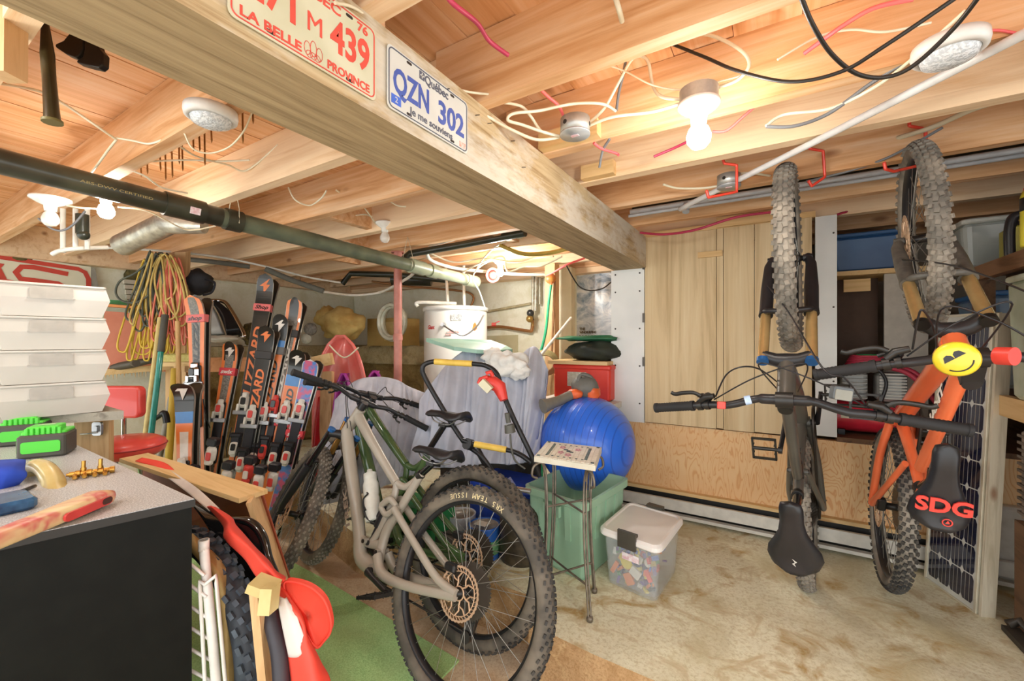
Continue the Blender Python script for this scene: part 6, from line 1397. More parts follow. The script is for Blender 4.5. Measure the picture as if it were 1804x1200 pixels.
for i in range(nc):
    for j in range(nr_):
        s0, s1 = .05 + .9 * i / nc + .005, .05 + .9 * (i + 1) / nc - .005; r0, r1 = .02 + .96 * j / nr_ + .002, .02 + .96 * (j + 1) / nr_ - .002; ks, kr = (s1 - s0) * .14, (r1 - r0) * .14
        m.add([sq(a, b, -.003) for a, b in ((s0 + ks, r0), (s1 - ks, r0), (s1, r0 + kr), (s1, r1 - kr), (s1 - ks, r1), (s0 + ks, r1), (s0, r1 - kr), (s0, r0 + kr))], [list(range(8))])
        for f_ in (.33, .67): c = s0 + (s1 - s0) * f_; m2.add([sq(c - .006, r0, -.0025), sq(c + .006, r0, -.0025), sq(c + .006, r1, -.0025), sq(c - .006, r1, -.0025)], [(0, 1, 2, 3)])
m.build('cells', PV, t); m2.build('busbars', M_('busbar', 'a8a49a', .4, .4), t)
m = MB(); vs = [sq(-.06, 0, -.002), sq(-.06, 1, -.002), sq(-.16, 1.0, -.06), sq(-.16, 0, -.06)]
m.bar(sq(-.07, 0.0, -.03), sq(-.07, 1, -.03), .05, .012, wv_); tag(m.build('batten', wood('dirty_white_wood', 'd2c9b4', 'a89c84', 'Z', 1.2)), 'dirty white wooden batten standing along the near edge of the solar panel', 'batten')

# shelf over the right side
t = thing('storage_shelf', 'brown timber shelf at upper right carrying bottles and tubs', 'shelf', (.95, 2.5, 0))
zsf = 1.44
m = MB(); m.bb((.74, 1.3, zsf - .06), (.775, 2.83, zsf)); m.build('front_rail', wood('brown_rail', '8a6444', '5f4228', 'Y', 1.0), t)
m = MB(); m.bb((.775, 1.3, zsf - .025), (1.2, 2.83, zsf)); m.build('board', W_dark, t)
m = MB(); m.bb((.75, 2.62, 0), (.80, 2.70, zsf - .06)); m.build('upright', W_dark, t)
m = MB(); m.bb((.80, 1.3, .86), (1.2, 2.83, .90)); m.build('board', W_dark, t)
m = MB(); m.bb((.77, 1.5, .82), (.80, 2.75, .90)); m.build('front_rail', W_pale, t)
def tub(name, label, c, w, d, h, mat, lid=None, cat='tub', rot=0.0, taper=.86):
    tt = thing(name, label, cat, (c[0], c[1], c[2])); M = T(c) @ rotz(rot)
    m = MB(M); m.rbox((0, 0, h / 2), (w, d, h), .03)
    m.v = [V((c[0] + (p.x - c[0]) * (taper + (1 - taper) * (p.z - c[2]) / h), c[1] + (p.y - c[1]) * (taper + (1 - taper) * (p.z - c[2]) / h), p.z)) for p in m.v]; m.build('tub_body', mat, tt)
    if lid: m = MB(M); m.rbox((0, 0, h + .01), (w * 1.05, d * 1.05, .022), .03); m.build('lid', lid, tt)
    return tt
CL2 = M_('cloudy_clear_plastic', 'cfd6d2', .2, c2='bcc6c2', ns=5, alpha=.6)
c = P(1717, 430, 1.85); tub('clear_tub', 'cloudy clear plastic tub on the brown shelf behind the orange bike wheel', (c.x + .06, c.y + .15, zsf + .001), .17, .2, .20, CL2, M_('cloudy_lid', 'c2c4bc', .4), taper=.8)
t = thing('black_watering_jug', 'black jug with an open loop handle on the brown shelf', 'jug', (P(1748, 400, 1.75).x + .02, P(1748, 400, 1.75).y, zsf))
c = V((P(1750, 400, 1.7).x, P(1750, 400, 1.7).y, zsf)); c.x = max(c.x, .80)
m = MB(); m.tube(spline([c + V((-.01, 0, .0)), c + V((-.012, 0, .08)), c + V((-.01, 0, .13)), c + V((.0, 0, .165)), c + V((.03, 0, .17)), c + V((.045, 0, .15)), c + V((.045, 0, .10))], 5), .017, 10); m.build('loop_handle', BLK, t)
m = MB(); m.rbox((c.x + .035, c.y + .04, zsf + .05), (.05, .05, .10), .015); m.build('body', BLK, t)
c = V((P(1778, 410, 1.7).x, P(1778, 410, 1.7).y, zsf)); t = thing('olive_can', 'olive-yellow rectangular can with a label on the brown shelf', 'can', (c.x, c.y, zsf))
m = MB(); m.rbox((c.x + .04, c.y + .02, zsf + .065), (.09, .13, .13), .012); m.build('body', M_('olive_tin', 'a39a34', .4, c2='8f8628', ns=6), t)
m = MB(); m.cyl((c.x + .04, c.y + .02, zsf + .13), (c.x + .04, c.y + .02, zsf + .155), .015, n=14); m.build('cap', BLK, t)
c = V((P(1806, 390, 1.45).x + .025, P(1806, 390, 1.45).y, zsf)); t = thing('spray_bottle', 'yellow and black bottle with red ring and pale nozzle at the right edge', 'bottle', c)
m = MB(); m.lathe([(0, 0), (.034, 0), (.036, .005), (.036, .17), (.03, .19), (0, .19)], T(c), 28); m.build('body', M_('yellow_label', 'e4d63c', .4), t)
m = MB(); m.lathe([(.0365, .12), (.0368, .12), (.0368, .165), (.0365, .165)], T(c), 28); m.build('black_band', BLK, t)
m = MB(); m.lathe([(.026, .188), (.028, .19), (.028, .20), (0, .202)], T(c), 24); m.build('red_ring', REDM, t)
m = MB(); m.lathe([(.02, .2), (.012, .22), (.009, .26), (0, .262)], T(c), 20); m.build('nozzle', PEX, t)
m = MB(); n_ = (CO - c); n_.z = 0; n_.normalize(); m.text('ITC', .04, basis(c + n_ * .0375 + V((0, 0, .125)), V((0, 0, 1)).cross(n_), V((0, 0, 1)), n_), .0006, .05, .001); m.build('lettering', M_('yellow_label', 'e4d63c', .4), t)
BLC = M_('pale_blue_clear', '9cb8d6', .25, c2='7f9fc4', ns=5, alpha=.85)
c = P(1745, 515, 1.95); tub('blue_clear_box', 'pale blue translucent box just under the brown shelf', (c.x + .12, c.y + .12, 1.15), .30, .42, .17, BLC, M_('blue_lid', '4c86c8', .3), taper=.92)
c = P(1740, 580, 2.05); tub('grey_clear_box', 'large cloudy box below the pale blue box, behind the solar panel top', (c.x + .14, c.y + .1, .901), .34, .46, .235, CL2, M_('blue_lid', '4c86c8', .3), taper=.92)
c = P(1800, 540, 1.5); tub('milky_tote', 'milky green-white tote cut by the right edge below the shelf', (c.x + .10, c.y + .0, .905), .2, .26, .43, M_('milky_green', 'c9d2bc', .35, alpha=.95, c2='bcc8ae'), M_('milky_green_lid', 'd6dcc8', .4), taper=.88)
c = P(1790, 900, 1.95); t = tub('white_bucket', 'white plastic bucket on the floor at the right edge behind the solar panel', (c.x + .04, c.y + .1, .002), .30, .30, .36, M_('bucket_white', 'd4cfc6', .4, c2='c4beb2'), None, 'bucket', taper=.8)
c = P(1805, 850, 1.6); t = thing('ribbed_vent', 'ribbed brown-grey vertical unit at the right edge', 'vent', (c.x + .06, c.y, .3)); m = MB(); m.rbox((c.x + .08, c.y, .60), (.14, .16, .36), .03)
m.build('housing', M_('taupe_plastic', '8f8072', .5), t)
for k in range(12): m = MB(); m.bb((c.x + .005, c.y - .075, .45 + k * .027), (c.x + .016, c.y + .075, .46 + k * .027)); m.build('rib', M_('taupe_dark', '6c5f54', .5), t)
m = MB(); m.bb((c.x + .0, c.y - .08, 0), (c.x + .16, c.y + .08, .42)); tag(m.build('dark_crate', W_dark), 'dark wooden crate under the ribbed unit at the right edge', 'crate')
m = MB(); m.tube([PZ(1775, 1100, .03), PZ(1800, 1095, .05), PZ(1850, 1150, .03)], .016, 8); m.bar(PZ(1780, 1108, .012), PZ(1830, 1160, .012), .05, .02); tag(m.build('floor_bracket', M_('dark_scrap', '3f3830', .6)), 'dark metal bracket lying on the floor at the lower right edge', 'bracket')

# nook behind the drywall strip: ledge, compressor, cable, totes
m = MB(); m.bb((.285, YW + .01, .575), (1.2, YB, .60)); struct(m.build('ledge', W_dark))
m = MB(); m.bb((.29, YW + .2, 1.49), (.80, YW + .62, 1.515)); struct(m.build('shelf_board', W_pale))
m = MB(); m.bb((.52, YW + .25, .6), (.70, YW + .27, 1.5)); struct(m.build('upright_board', M_('offwhite_board', 'c4bdb0', .6)))
m = MB(); m.bb((.285, YW + .42, .6), (.52, YW + .44, 1.49)); struct(m.build('back_board', M_('brown_back_board', '5a4334', .7)))
c = P(1525, 455, 2.55); t = tub('blue_tote', 'dark blue moulded tote on the upper board behind the orange bike wheel', (.44, YW + .40, 1.516), .34, .30, .20, M_('deep_blue_plastic', '3a6494', .4, c2='2c5280', ns=4), M_('deep_blue_plastic', '3a6494', .4), 'tote', taper=.85)
m = MB(); m.bb((.34, YW + .24, 1.40), (.46, YW + .26, 1.47)); tag(m.build('nailed_board', W_paleX), 'short pale board nailed under the upper shelf in the nook', 'board')
t = thing('air_compressor', 'air compressor with red tank and grey finned motor on the ledge behind the bikes', 'compressor', (.42, YW + .18, .6))
m = MB(); 
m.cyl((.29, YW + .17, .70), (.60, YW + .17, .70), .085, n=28, caps=False); m.sphere((.29, YW + .17, .70), .085, 20, 12, (.5, 1, 1)); m.sphere((.60, YW + .17, .70), .085, 20, 12, (.5, 1, 1)); m.build('tank', M_('tank_red', 'c8283c', .3, coat=.4), t)
m = MB(); m.bb((.31, YW + .082, .695), (.44, YW + .084, .73)); m.build('label_plate', M_('label_cream', 'dcd6c0', .5), t)
GFIN = M_('fin_grey', '9a9a96', .45, .3)
m = MB(); m.rbox((.37, YW + .17, .87), (.12, .13, .15), .02)
for k in range(7): m.rbox((.37, YW + .10, .81 + k * .02), (.11, .03, .007), .003)
m.build('pump_head', GFIN, t)
m = MB(); m.rbox((.53, YW + .17, .87), (.13, .13, .15), .03); m.build('motor', GFIN, t)
m = MB()
for k in range(9): m.bb((.475, YW + .095, .81 + k * .016), (.585, YW + .106, .817 + k * .016))
m.build('cooling_fins', M_('fin_pale', 'c2c0b8', .45), t)
for xf in (.30, .56): m = MB(); m.bb((xf, YW + .1, .6), (xf + .03, YW + .24, .63)); m.build('foot', STEELB, t)
m = MB(); m.tube(spline([(.40, YW + .12, .95), (.46, YW + .08, .97), (.50, YW + .08, .90), (.48, YW + .08, .80)], 5), .008, 8); m.build('pressure_tube', BLK, t)
for i, (mat, z0, r0, lb) in enumerate(((M_('cable_crimson', 'b8344c', .5), 1.0, .09, 'crimson cable coil on top of the compressor'), (M_('cable_green', '2f9a5a', .5), 1.005, .065, 'green cable coil inside the crimson one on the compressor'))):
    m = MB()
    for k in range(7): m.tube([V((.44 + (r0 - .004 * k) * math.cos(a) * 1.15, YW + .17 + (r0 - .004 * k) * .8 * math.sin(a), z0 - .02 + .009 * k)) for a in [2 * PI * j / 30 for j in range(30)]], .0055, 6, closed=True)
    tag(m.build('cable_coil', mat), lb, 'cable')
m = MB(); m.tube(spline([(.50, YW + .08, .98), (.58, YW + .04, .95), (.66, YW + .04, .85), (.72, YW + .06, .72), (.70, YW + .1, .61)], 8), .012, 8); m.tube(spline([(.52, YW + .1, .98), (.60, YW + .06, .96), (.69, YW + .06, .85), (.74, YW + .08, .70), (.72, YW + .12, .61)], 8), .012, 8); tag(m.build('air_hose', M_('cable_crimson', 'b8344c', .5)), 'thick crimson hose pair falling down behind the orange frame', 'hose')
m = MB(); c = P(1580, 610, 2.3); m.lathe([(0, 0), (.07, 0), (.075, .01), (.08, .13), (.076, .135), (0, .13)], T(c.x, YW + .18, .60), 28); tag(m.build('beige_pail', M_('beige_plastic', 'b9a888', .5)), 'beige pail on the ledge behind the orange bike head tube', 'pail')

# ---- extras fixed to the hanging bikes
sd, SM = bD[2], bD[1]
m = MB(SM); m.text('SDG', .062, T(-.045, 0, .022) @ rotz(-PI / 2) @ T(0, -.03, 0), .0025, .125, .002); 
m.build('lettering', M_('saddle_red_print', 'ee4a40', .5), sd, True)
m = MB(SM); m.tube([(-.105 + .011 * math.cos(a), -.012 + .011 * math.sin(a), .0235) for a in [2 * PI * k / 16 for k in range(16)]], .0018, 5, closed=True); m.prism([(-.108, -.018), (-.108, -.008), (-.098, -.013)], .002, T(0, 0, .0225)); m.build('round_emblem', M_('saddle_red_print', 'ee4a40', .5), sd, True)
sd, SM = bC[2], bC[1]
m = MB(SM); m.prism([(-.11, -.004), (-.10, .006), (-.092, -.002), (-.08, .005), (-.09, -.008), (-.098, .0)], .0015, T(0, 0, .0165)); m.build('emblem', M_('pale_print', 'd5d3cb', .6), sd, True)
# yellow face disc, stem cap and red bar clamp on the orange bike
root = bD[0]; Mr = root.matrix_basis
c = P(1685, 633, 1.0); n_ = (CO - c).normalized() * .85 + V((0, 0, -.1)); n_.normalize(); x = (V((0, 0, 1)).cross(n_)).normalized(); y = n_.cross(x); K = basis(c, x, y, n_)
m = MB(K); m.lathe([(0, .008), (.025, .0075), (.037, .004), (.041, -.002), (.038, -.008), (0, -.008)], None, 40)
fd = thing('bell_disc', 'yellow round face disc with winking black eyes clipped on the orange bike bar', 'badge', c); m.build('disc', M_('bright_yellow', 'f0d832', .35, coat=.4), fd)
m = MB(K @ rotz(.65)); h = [(-.022, 0), (.0, 0), (-.002, .010), (-.008, .0145), (-.016, .012)]
m.prism([(x0, y0 + .003) for x0, y0 in h], .002, T(0, -.0, .0065)); m.prism([(-x0, y0 + .003) for x0, y0 in h][::-1], .002, T(0, 0, .0065)); m.tube([(.028 * math.cos(a), .028 * math.sin(a), .0072) for a in [PI + .5 + k * .22 for k in range(10)]], .0016, 5); m.build('face_marks', BLK, fd)
t_ = root
m = MB(); a, b = P(1757, 627, 1.0), P(1788, 628, .97); m.cyl(a, b, .021, n=18); cc_ = thing('bar_clamp', 'red plastic sleeve around the black bar at the right edge', 'clamp', a); m.build('sleeve', M_('red_plastic', 'e8483c', .4), cc_)
m = MB(); m.rbox(tuple(P(1335 + 0, 700, 1.2)), (.001, .001, .001), .0004)
# reflector block, tape and tags on the grey bike bar
root = bC[0]
m = MB(); c = P(1482, 693, 1.18); K = basis(c, CR, V((0, 0, 1)), -CF) @ rotz(-.15); m.rbox((0, 0, 0), (.055, .038, .022), .006, K); tg = thing('bar_lamp', 'small grey rectangular lamp on the black handlebar of the dark grey bike', 'lamp', c); m.build('housing', M_('lamp_grey', '5a5f62', .4), tg)
m = MB(); m.prism(rrect(.046, .028, .003), .002, K @ T(-.002, -.004, .011)); m.build('lens', M_('lens_pale', '8f8e82', .3), tg)
m = MB(); a = P(1312, 706, 1.36); b = P(1323, 704, 1.352); m.cyl(a, b, .0145, n=16); tag(m.build('blue_paper_band', M_('pale_blue_paper', '9fc0ea', .5, c2='c8d8f0', ns=60)), 'pale blue paper band around the left part of the dark grey bike handlebar', 'band')
m = MB(); m.rbox(tuple(P(1271, 714, 1.38)), (.025, .02, .022), .004, None); tag(m.build('red_reflector', M_('red_plastic', 'e8483c', .4)), 'small red block under the left brake lever of the dark grey bike', 'reflector')
# ---- red bicycle hooks
HK = M_('red_vinyl_coating', 'ee4a36', .35, coat=.3)
def hook(label, pts): t = thing('bike_hook', label, 'hook', P(*pts[0]), None, 'red bike hooks'); m = MB(); m.tube(spline([P(*p) for p in pts], 1) if False else [q for i in range(len(pts) - 1) for q in (P(*pts[i]), P(*pts[i]).lerp(P(*pts[i + 1]), .12), P(*pts[i]).lerp(P(*pts[i + 1]), .88))] + [P(*pts[-1])], .0055, 8); m.build('rod', HK, t); m = MB(); m.sphere(P(*pts[-1]), .0062, 8, 6); m.build('tip', HK, t); return t
hook('empty red hook under the joist near the conduit end, leftmost of the four', [(1272, 277, 1.70), (1276, 288, 1.70), (1298, 291, 1.69), (1298, 338, 1.70), (1248, 348, 1.68), (1245, 337, 1.68)])
hook('red hook behind the tyre of the dark grey bike', [(1424, 252, 1.68), (1426, 262, 1.68), (1450, 266, 1.68), (1453, 312, 1.70), (1430, 328, 1.70), (1425, 320, 1.70)])
hook('red hook rising from the top of the orange bike tyre to the joist', [(1602, 212, 1.55), (1602, 222, 1.55), (1630, 227, 1.55), (1632, 262, 1.56), (1626, 290, 1.57), (1575, 302, 1.53), (1560, 298, 1.52), (1558, 288, 1.52)])
# ================================================================ drain pipe, ducts, conduit
PIP = N('abs_drain'); PIP.b.inputs['Roughness'].default_value = .28
f = PIP.noise(PIP.coords((1, 1, 1)), 5, 3); PIP.l(PIP.ramp(f, [(.4, lin('2b2a22')), (.7, lin('4a4a3a'))]), PIP.b.inputs['Base Color'])
t = thing('drain_pipe', 'long thick black drain pipe running from the upper left corner to the water heater', 'pipe', (-2.2, 1.2, 1.66))
pa, pb = V((-2.28, -.4, 1.765)), V((-2.22, 2.98, 1.63)); dd = (pb - pa)
def pp_(y): return pa + dd * ((y + .4) / 3.38)
m = MB(); m.cyl(pa, pp_(1.0), .0445, n=28); m.build('pipe_length', PIP.m, t)
m = MB(); m.cyl(pp_(1.0), pp_(2.2), .0445, n=28); m.build('pipe_length', M_('grey_green_abs', '545c4c', .3, c2='70765e', ns=8), t)
m = MB(); m.cyl(pp_(2.2), pb, .0445, n=28); m.build('pipe_length', M_('pale_green_abs', '8a927c', .35, c2='a3a88c', ns=8), t)
for y0, y1, mt in ((.78, .93, PIP.m), (1.02, 1.09, PIP.m), (2.22, 2.36, MATS['pale_green_abs']), (2.42, 2.5, MATS['pale_green_abs']), (2.85, 3.0, MATS['pale_green_abs'])):
    m = MB(); m.cyl(pp_(y0), pp_(y1), .052, n=28); m.build('coupling', mt, t)
m = MB(); c = pp_(.88) ; d2 = dd.normalized(); nn = (CO - c); nn = (nn - d2 * nn.dot(d2)).normalized(); m.bar(c + nn * .052 - d2 * .02, c + nn * .052 + d2 * .02, .03, .003, nn); m.build('sticker', M_('label_white', 'f0e8ea', .5), t)
m = MB(); c = pp_(.62); nn = (CO - c); nn = (nn - d2 * nn.dot(d2)).normalized(); m.text('ABS-DWV CERTIFIED', .014, basis(c + nn * .0448, d2, nn.cross(d2), nn), .0004, .22); m.build('lettering', M_('pipe_print', 'a8965c', .5), t)
m = MB()
for y in (1.06, 2.2): 
    c = pp_(y)
    for s_ in (-1, 1): m.tube([c + V((s_ * .05, 0, -.02)), c + V((s_ * .05, 0, .05)), c + V((0, 0, .2))], .002, 4)
m.build('hanger_wire', M_('wire_pale', 'c9bfa4', .5), t)
# black branch pipes at the back
ABS = M_('abs_black', '24261f', .3, c2='32362a', ns=9)
def pipe_(name, label, pts, r, mat, cat='pipe', k=1, grp=None):
    m = MB(); m.tube(spline(pts, k) if k > 1 else [V(p) for p in pts], r, 14); return tag(m.build(name, mat), label, cat, grp)
pipe_('branch_pipe', 'black branch pipe under the joists behind the beam', [P(708, 460, 3.1), P(722, 447, 3.15), P(800, 434, 3.1), P(925, 410, 2.75)], .026, ABS)
pipe_('branch_pipe', 'black horizontal pipe above the tubing coil on the back wall', [P(603, 500, 4.3), P(618, 482, 4.3), P(690, 484, 4.2), P(790, 494, 4.1)], .028, ABS)
pipe_('branch_pipe', 'thick dark pipe end behind the jack post', [P(690, 492, 4.4), P(760, 494, 4.4)], .06, ABS)
pipe_('grey_hose', 'limp grey pipe insulation lying below the joists above the skis', [P(330, 457, 3.6), P(380, 462, 3.6), P(440, 470, 3.7)], .02, M_('pipe_foam', '6f6e64', .8), 'hose', 4)
pipe_('grey_hose', 'second grey pipe insulation length above the tallest ski', [P(468, 474, 3.7), P(510, 492, 3.75), P(570, 513, 3.8)], .024, MATS['pipe_foam'], 'hose', 4)
pipe_('white_supply_line', 'thin pale pipe running under the left joists toward the far corner', [P(150, 435, 3.0), P(260, 440, 3.2), P(380, 452, 3.5), P(470, 470, 3.7), P(540, 488, 3.9), P(600, 498, 4.0)], .009, PEX, 'pipe', 5)
pipe_('white_supply_line', 'pale pipe swinging low along the back wall', [P(570, 514, 3.8), P(620, 520, 4.0), P(670, 515, 4.0), P(715, 492, 3.6), P(730, 480, 3.4)], .012, PEX, 'pipe', 6)
t = thing('duct_pipe', 'silvery foil wrapped duct rising to the right behind the drain pipe', 'duct', P(270, 410, 2.4))
FOIL = M_('foil', 'c4c2b4', .3, .6, c2='98948a', ns=18, bump=.5)
m = MB(); m.cyl(P(216, 432, 2.5), P(298, 392, 2.35), .062, n=24); m.build('tube', FOIL, t)
m = MB(); m.tube([P(296, 393, 2.34), P(325, 396, 2.3), P(360, 400, 2.3)], [.06, .05, .035], 16); m.build('foil_wrap', FOIL, t)
m = MB(); m.cyl(P(145, 378, 2.15), P(145, 412, 2.15), .026, n=20); m.sphere(P(147, 414, 2.15), .026, 16, 10); tag(m.build('black_trap', ABS), 'short dark trap hanging under the joists right of the clear bulb', 'pipe')
for i, (u, v0, v1) in enumerate(((111, 368, 445), (133, 368, 436), (154, 368, 440))):
    m = MB(); m.cyl(P(u, v0, 2.2), P(u, v1, 2.2), .011, n=12); tag(m.build('white_stub', PEX), ['left', 'middle', 'right'][i] + ' of three white pipe stubs below the joists at left', 'pipe')
pipe_('white_manifold', 'curved white pipe joining the three stubs at left', [P(92, 448, 2.2), P(105, 442, 2.2), P(135, 438, 2.2), P(190, 436, 2.3)], .011, PEX, 'pipe', 5)
# conduit and pipes along the right
CND = M_('pvc_white', 'e4e4e4', .35); CNG = M_('pvc_grey', 'b9bcbf', .4)
pipe_('pvc_conduit', 'white conduit crossing diagonally under the right joists', [(-.40, 2.42, 1.84), (-.395, 2.34, 1.805), (-.36, 2.2, 1.775), (.10, 1.75, 1.782), (.56, 1.26, 1.785)], .0115, CND, 'conduit', 6)
pipe_('wall_pipe', 'white printed pipe along the top of the panel wall', [(-.70, 2.42, 1.852), (1.2, 2.42, 1.852)], .014, CND)
pipe_('wall_pipe', 'thick black pipe along the top of the panel wall under the white one', [(-.70, 2.48, 1.875), (1.2, 2.48, 1.875)], .028, ABS)
pipe_('wall_pipe', 'slim grey pipe just below the black one on the panel wall', [(-.70, 2.39, 1.822), (1.2, 2.39, 1.822)], .009, CNG)
m = MB(); m.cyl((-.40, 2.42, 1.852), (-.40, 2.40, 1.80), .018, n=12); tag(m.build('conduit_elbow', CNG), 'grey elbow joining the diagonal conduit to the wall pipe', 'conduit')

# ================================================================ round ceiling lamps
for (u, v, d, lb, r) in ((372, 202, 1.42, 'round white flush lamp with a prismatic lens on the left joist', .066), (1672, 86, 1.0, 'round white flush lamp with a prismatic lens at upper right', .064)):
    c = PZ(u, v, 1.775); t = thing('flush_lamp', lb, 'ceiling lamp', c); M = T(c)
    c0 = M; m = MB(M); m.lathe([(0, .014), (r * 1.0, .014), (r * 1.02, .0), (r * .98, -.012), (r * .8, -.016), (r * .78, -.008), (0, -.008)], None, 44); m.build('trim_ring', M_('lamp_white', 'e4e2de', .4), t)
    LN = M_('prismatic_lens', 'e2e6ea', .15, c2='c2c8ce', ns=150, bump=.8, lo=.45, hi=.55)
    m = MB(M); m.lathe([(r * .79, -.012), (r * .72, -.026), (r * .45, -.034), (0, -.037)], None, 44); m.build('lens', LN, t)

# ================================================================ cables
CW = M_('cable_white', 'ece4cc', .5, c2='ddd2b4', ns=9); CP = M_('cable_pink', 'f4796e', .5, c2='e8606a', ns=4); CM = M_('cable_magenta', 'c03a58', .5, c2='a82c4c', ns=6); CK = M_('cable_black', '262320', .45); CG = M_('cable_slate', '77797c', .5)
def cab(label, pts, r, mat, k=7, flat=1.0):
    m = MB(); m.tube(spline([P(*p) for p in pts], k), r, 8, flat=flat); return tag(m.build('electric_cable', mat), label, 'cable')
cab('pale cable draped from the beam top along the joist at top centre', [(590, 5, .80), (640, 25, .88), (720, 110, 1.05), (800, 155, 1.15), (860, 166, 1.2), (905, 166, 1.22), (945, 150, 1.2)], .0032, CW)
cab('crimson cable dropping into a hole in the near joist at top centre', [(785, -10, .85), (800, 8, .85), (840, 40, .92), (862, 72, .98), (895, 97, 1.03)], .0052, CM)
cab('grey-white cable pair entering the joist at top centre right', [(1082, -10, .95), (1090, 15, .95), (1096, 38, .98)], .006, CW)
cab('salmon cable running down to the left junction box', [(942, 148, 1.22), (965, 170, 1.26), (985, 188, 1.3), (995, 212, 1.34)], .0048, CP)
cab('white cable loop left of the round junction box', [(985, 240, 1.33), (955, 232, 1.3), (920, 220, 1.28), (895, 212, 1.26), (905, 200, 1.26), (950, 195, 1.28), (1010, 183, 1.3), (1060, 183, 1.3), (1085, 196, 1.32)], .0045, CW)
cab('white cable from the left junction box toward the beam', [(985, 242, 1.34), (945, 246, 1.33), (900, 228, 1.3), (860, 206, 1.26), (846, 203, 1.25)], .0048, CW)
cab('thin white cable bending over the left junction box', [(862, 178, 1.24), (915, 186, 1.28), (935, 205, 1.3), (955, 232, 1.33), (985, 240, 1.34)], .0042, CW)
cab('white cable from junction box to the bright bulb box', [(1036, 222, 1.34), (1080, 206, 1.3), (1150, 197, 1.26), (1200, 182, 1.22)], .0048, CW)
cab('white cable arching up beside the slate cable', [(1036, 218, 1.34), (1065, 190, 1.32), (1090, 145, 1.3), (1115, 103, 1.28), (1140, 105, 1.27), (1150, 150, 1.27), (1165, 170, 1.24), (1200, 175, 1.2)], .0048, CW)
cab('slate cable hanging down between two joists', [(1105, 90, 1.28), (1098, 130, 1.3), (1090, 165, 1.32), (1086, 195, 1.33)], .0045, CG)
cab('thin tan cable crossing behind the bulb box', [(1055, 110, 1.3), (1100, 125, 1.28), (1150, 150, 1.25), (1205, 158, 1.22), (1260, 145, 1.2), (1310, 130, 1.18), (1320, 105, 1.16)], .0026, CW)
cab('white cable loop at upper middle near the bright bulb', [(1135, 80, 1.25), (1185, 76, 1.22), (1240, 60, 1.18), (1300, 85, 1.15), (1320, 112, 1.14), (1300, 140, 1.16), (1262, 155, 1.19)], .0048, CW)
cab('slate-black cable swagging from the middle to the upper right corner', [(1165, 70, 1.25), (1240, 100, 1.15), (1300, 125, 1.08), (1390, 144, 1.0), (1480, 127, .92), (1560, 80, .85), (1690, -8, .78)], .0042, CK)
cab('thick black cable swag hanging from the top right', [(1408, -15, .80), (1430, 40, .84), (1465, 95, .9), (1510, 130, .95), (1560, 136, .96), (1610, 115, .92), (1680, 50, .85), (1735, -20, .78)], .0045, CK)
cab('salmon cable running up to the top right from a drilled hole', [(1417, 94, 1.02), (1450, 70, .98), (1490, 42, .93), (1540, 14, .88), (1610, -2, .84)], .0048, CP)
cab('thin pale cable along the right near joist', [(1370, 105, 1.02), (1440, 65, 1.0), (1500, 52, .98), (1560, 56, .95), (1640, 40, .93)], .0028, CW)
cab('white cable with a sharp kink under the right joists', [(1350, 222, 1.22), (1382, 202, 1.22), (1460, 192, 1.18), (1530, 160, 1.12), (1590, 118, 1.05), (1700, 20, .9)], .0045, CW)
cab('slate flat cable lying under the kinked white one', [(1350, 223, 1.22), (1400, 222, 1.2), (1460, 200, 1.18), (1530, 150, 1.12), (1590, 112, 1.05)], .005, CG)
cab('salmon cable running past the bright bulb toward a joist hole', [(1345, 175, 1.3), (1310, 205, 1.33), (1280, 230, 1.36), (1255, 232, 1.38)], .0048, CP)
cab('magenta cable below the bright bulb', [(1215, 248, 1.45), (1185, 262, 1.5), (1152, 276, 1.52)], .0048, CM)
cab('salmon cable below the left junction box', [(1046, 252, 1.42), (1060, 262, 1.45), (1085, 270, 1.5), (1090, 274, 1.5)], .0048, CP)
cab('slate cable from the junction box to a staple below', [(1074, 245, 1.42), (1062, 265, 1.46), (1056, 295, 1.5)], .0045, CG)
cab('crimson cable drooping to the hatch top at the end of the beam', [(1380, 372, 2.2), (1300, 382, 2.25), (1225, 405, 2.35), (1170, 413, 2.5), (1128, 410, 2.6)], .007, CM)
cab('crimson cable running behind the orange bike wheel', [(1475, 378, 2.3), (1500, 372, 2.3), (1555, 368, 2.35)], .006, CM)
cab('white cable loops around the metal box behind the empty hook', [(1168, 325, 1.9), (1200, 332, 1.9), (1262, 328, 1.85), (1310, 305, 1.8), (1400, 315, 1.85), (1400, 290, 1.8)], .005, CW)
cab('pale thick hose under the joists behind the orange wheel', [(1500, 273, 1.75), (1560, 250, 1.65), (1640, 225, 1.5), (1720, 190, 1.35), (1810, 165, 1.25)], .009, CW)
cab('slate cable running to the orange bike wheel top', [(1420, 320, 1.8), (1500, 300, 1.7), (1570, 275, 1.6), (1660, 225, 1.45)], .005, CG)
cab('salmon thin cable at the right edge beside the flush lamp', [(1742, 54, .95), (1765, 54, .95), (1815, 64, .93)], .003, CP)
cab('tan cable crossing the left joist bay behind the axe handle', [(-10, 146, 1.35), (60, 158, 1.36), (100, 175, 1.38), (160, 215, 1.42), (205, 246, 1.5)], .004, CW)
cab('white cable falling from the left joist to the drain pipe', [(205, 246, 1.5), (190, 265, 1.55), (172, 290, 1.62), (160, 305, 1.7)], .004, CW)
cab('white cable branching right along the left joist', [(205, 243, 1.5), (235, 248, 1.5), (265, 253, 1.48), (300, 240, 1.45)], .0035, CW)
cab('thin cable looping below the flush lamp at left', [(325, 235, 1.4), (340, 262, 1.42), (370, 270, 1.45), (405, 258, 1.45), (430, 230, 1.42), (445, 195, 1.38)], .0028, CW)
cab('cable swag in the middle left bay with frayed end', [(250, 285, 1.7), (330, 282, 1.75), (390, 284, 1.8), (440, 282, 1.8)], .004, CW)
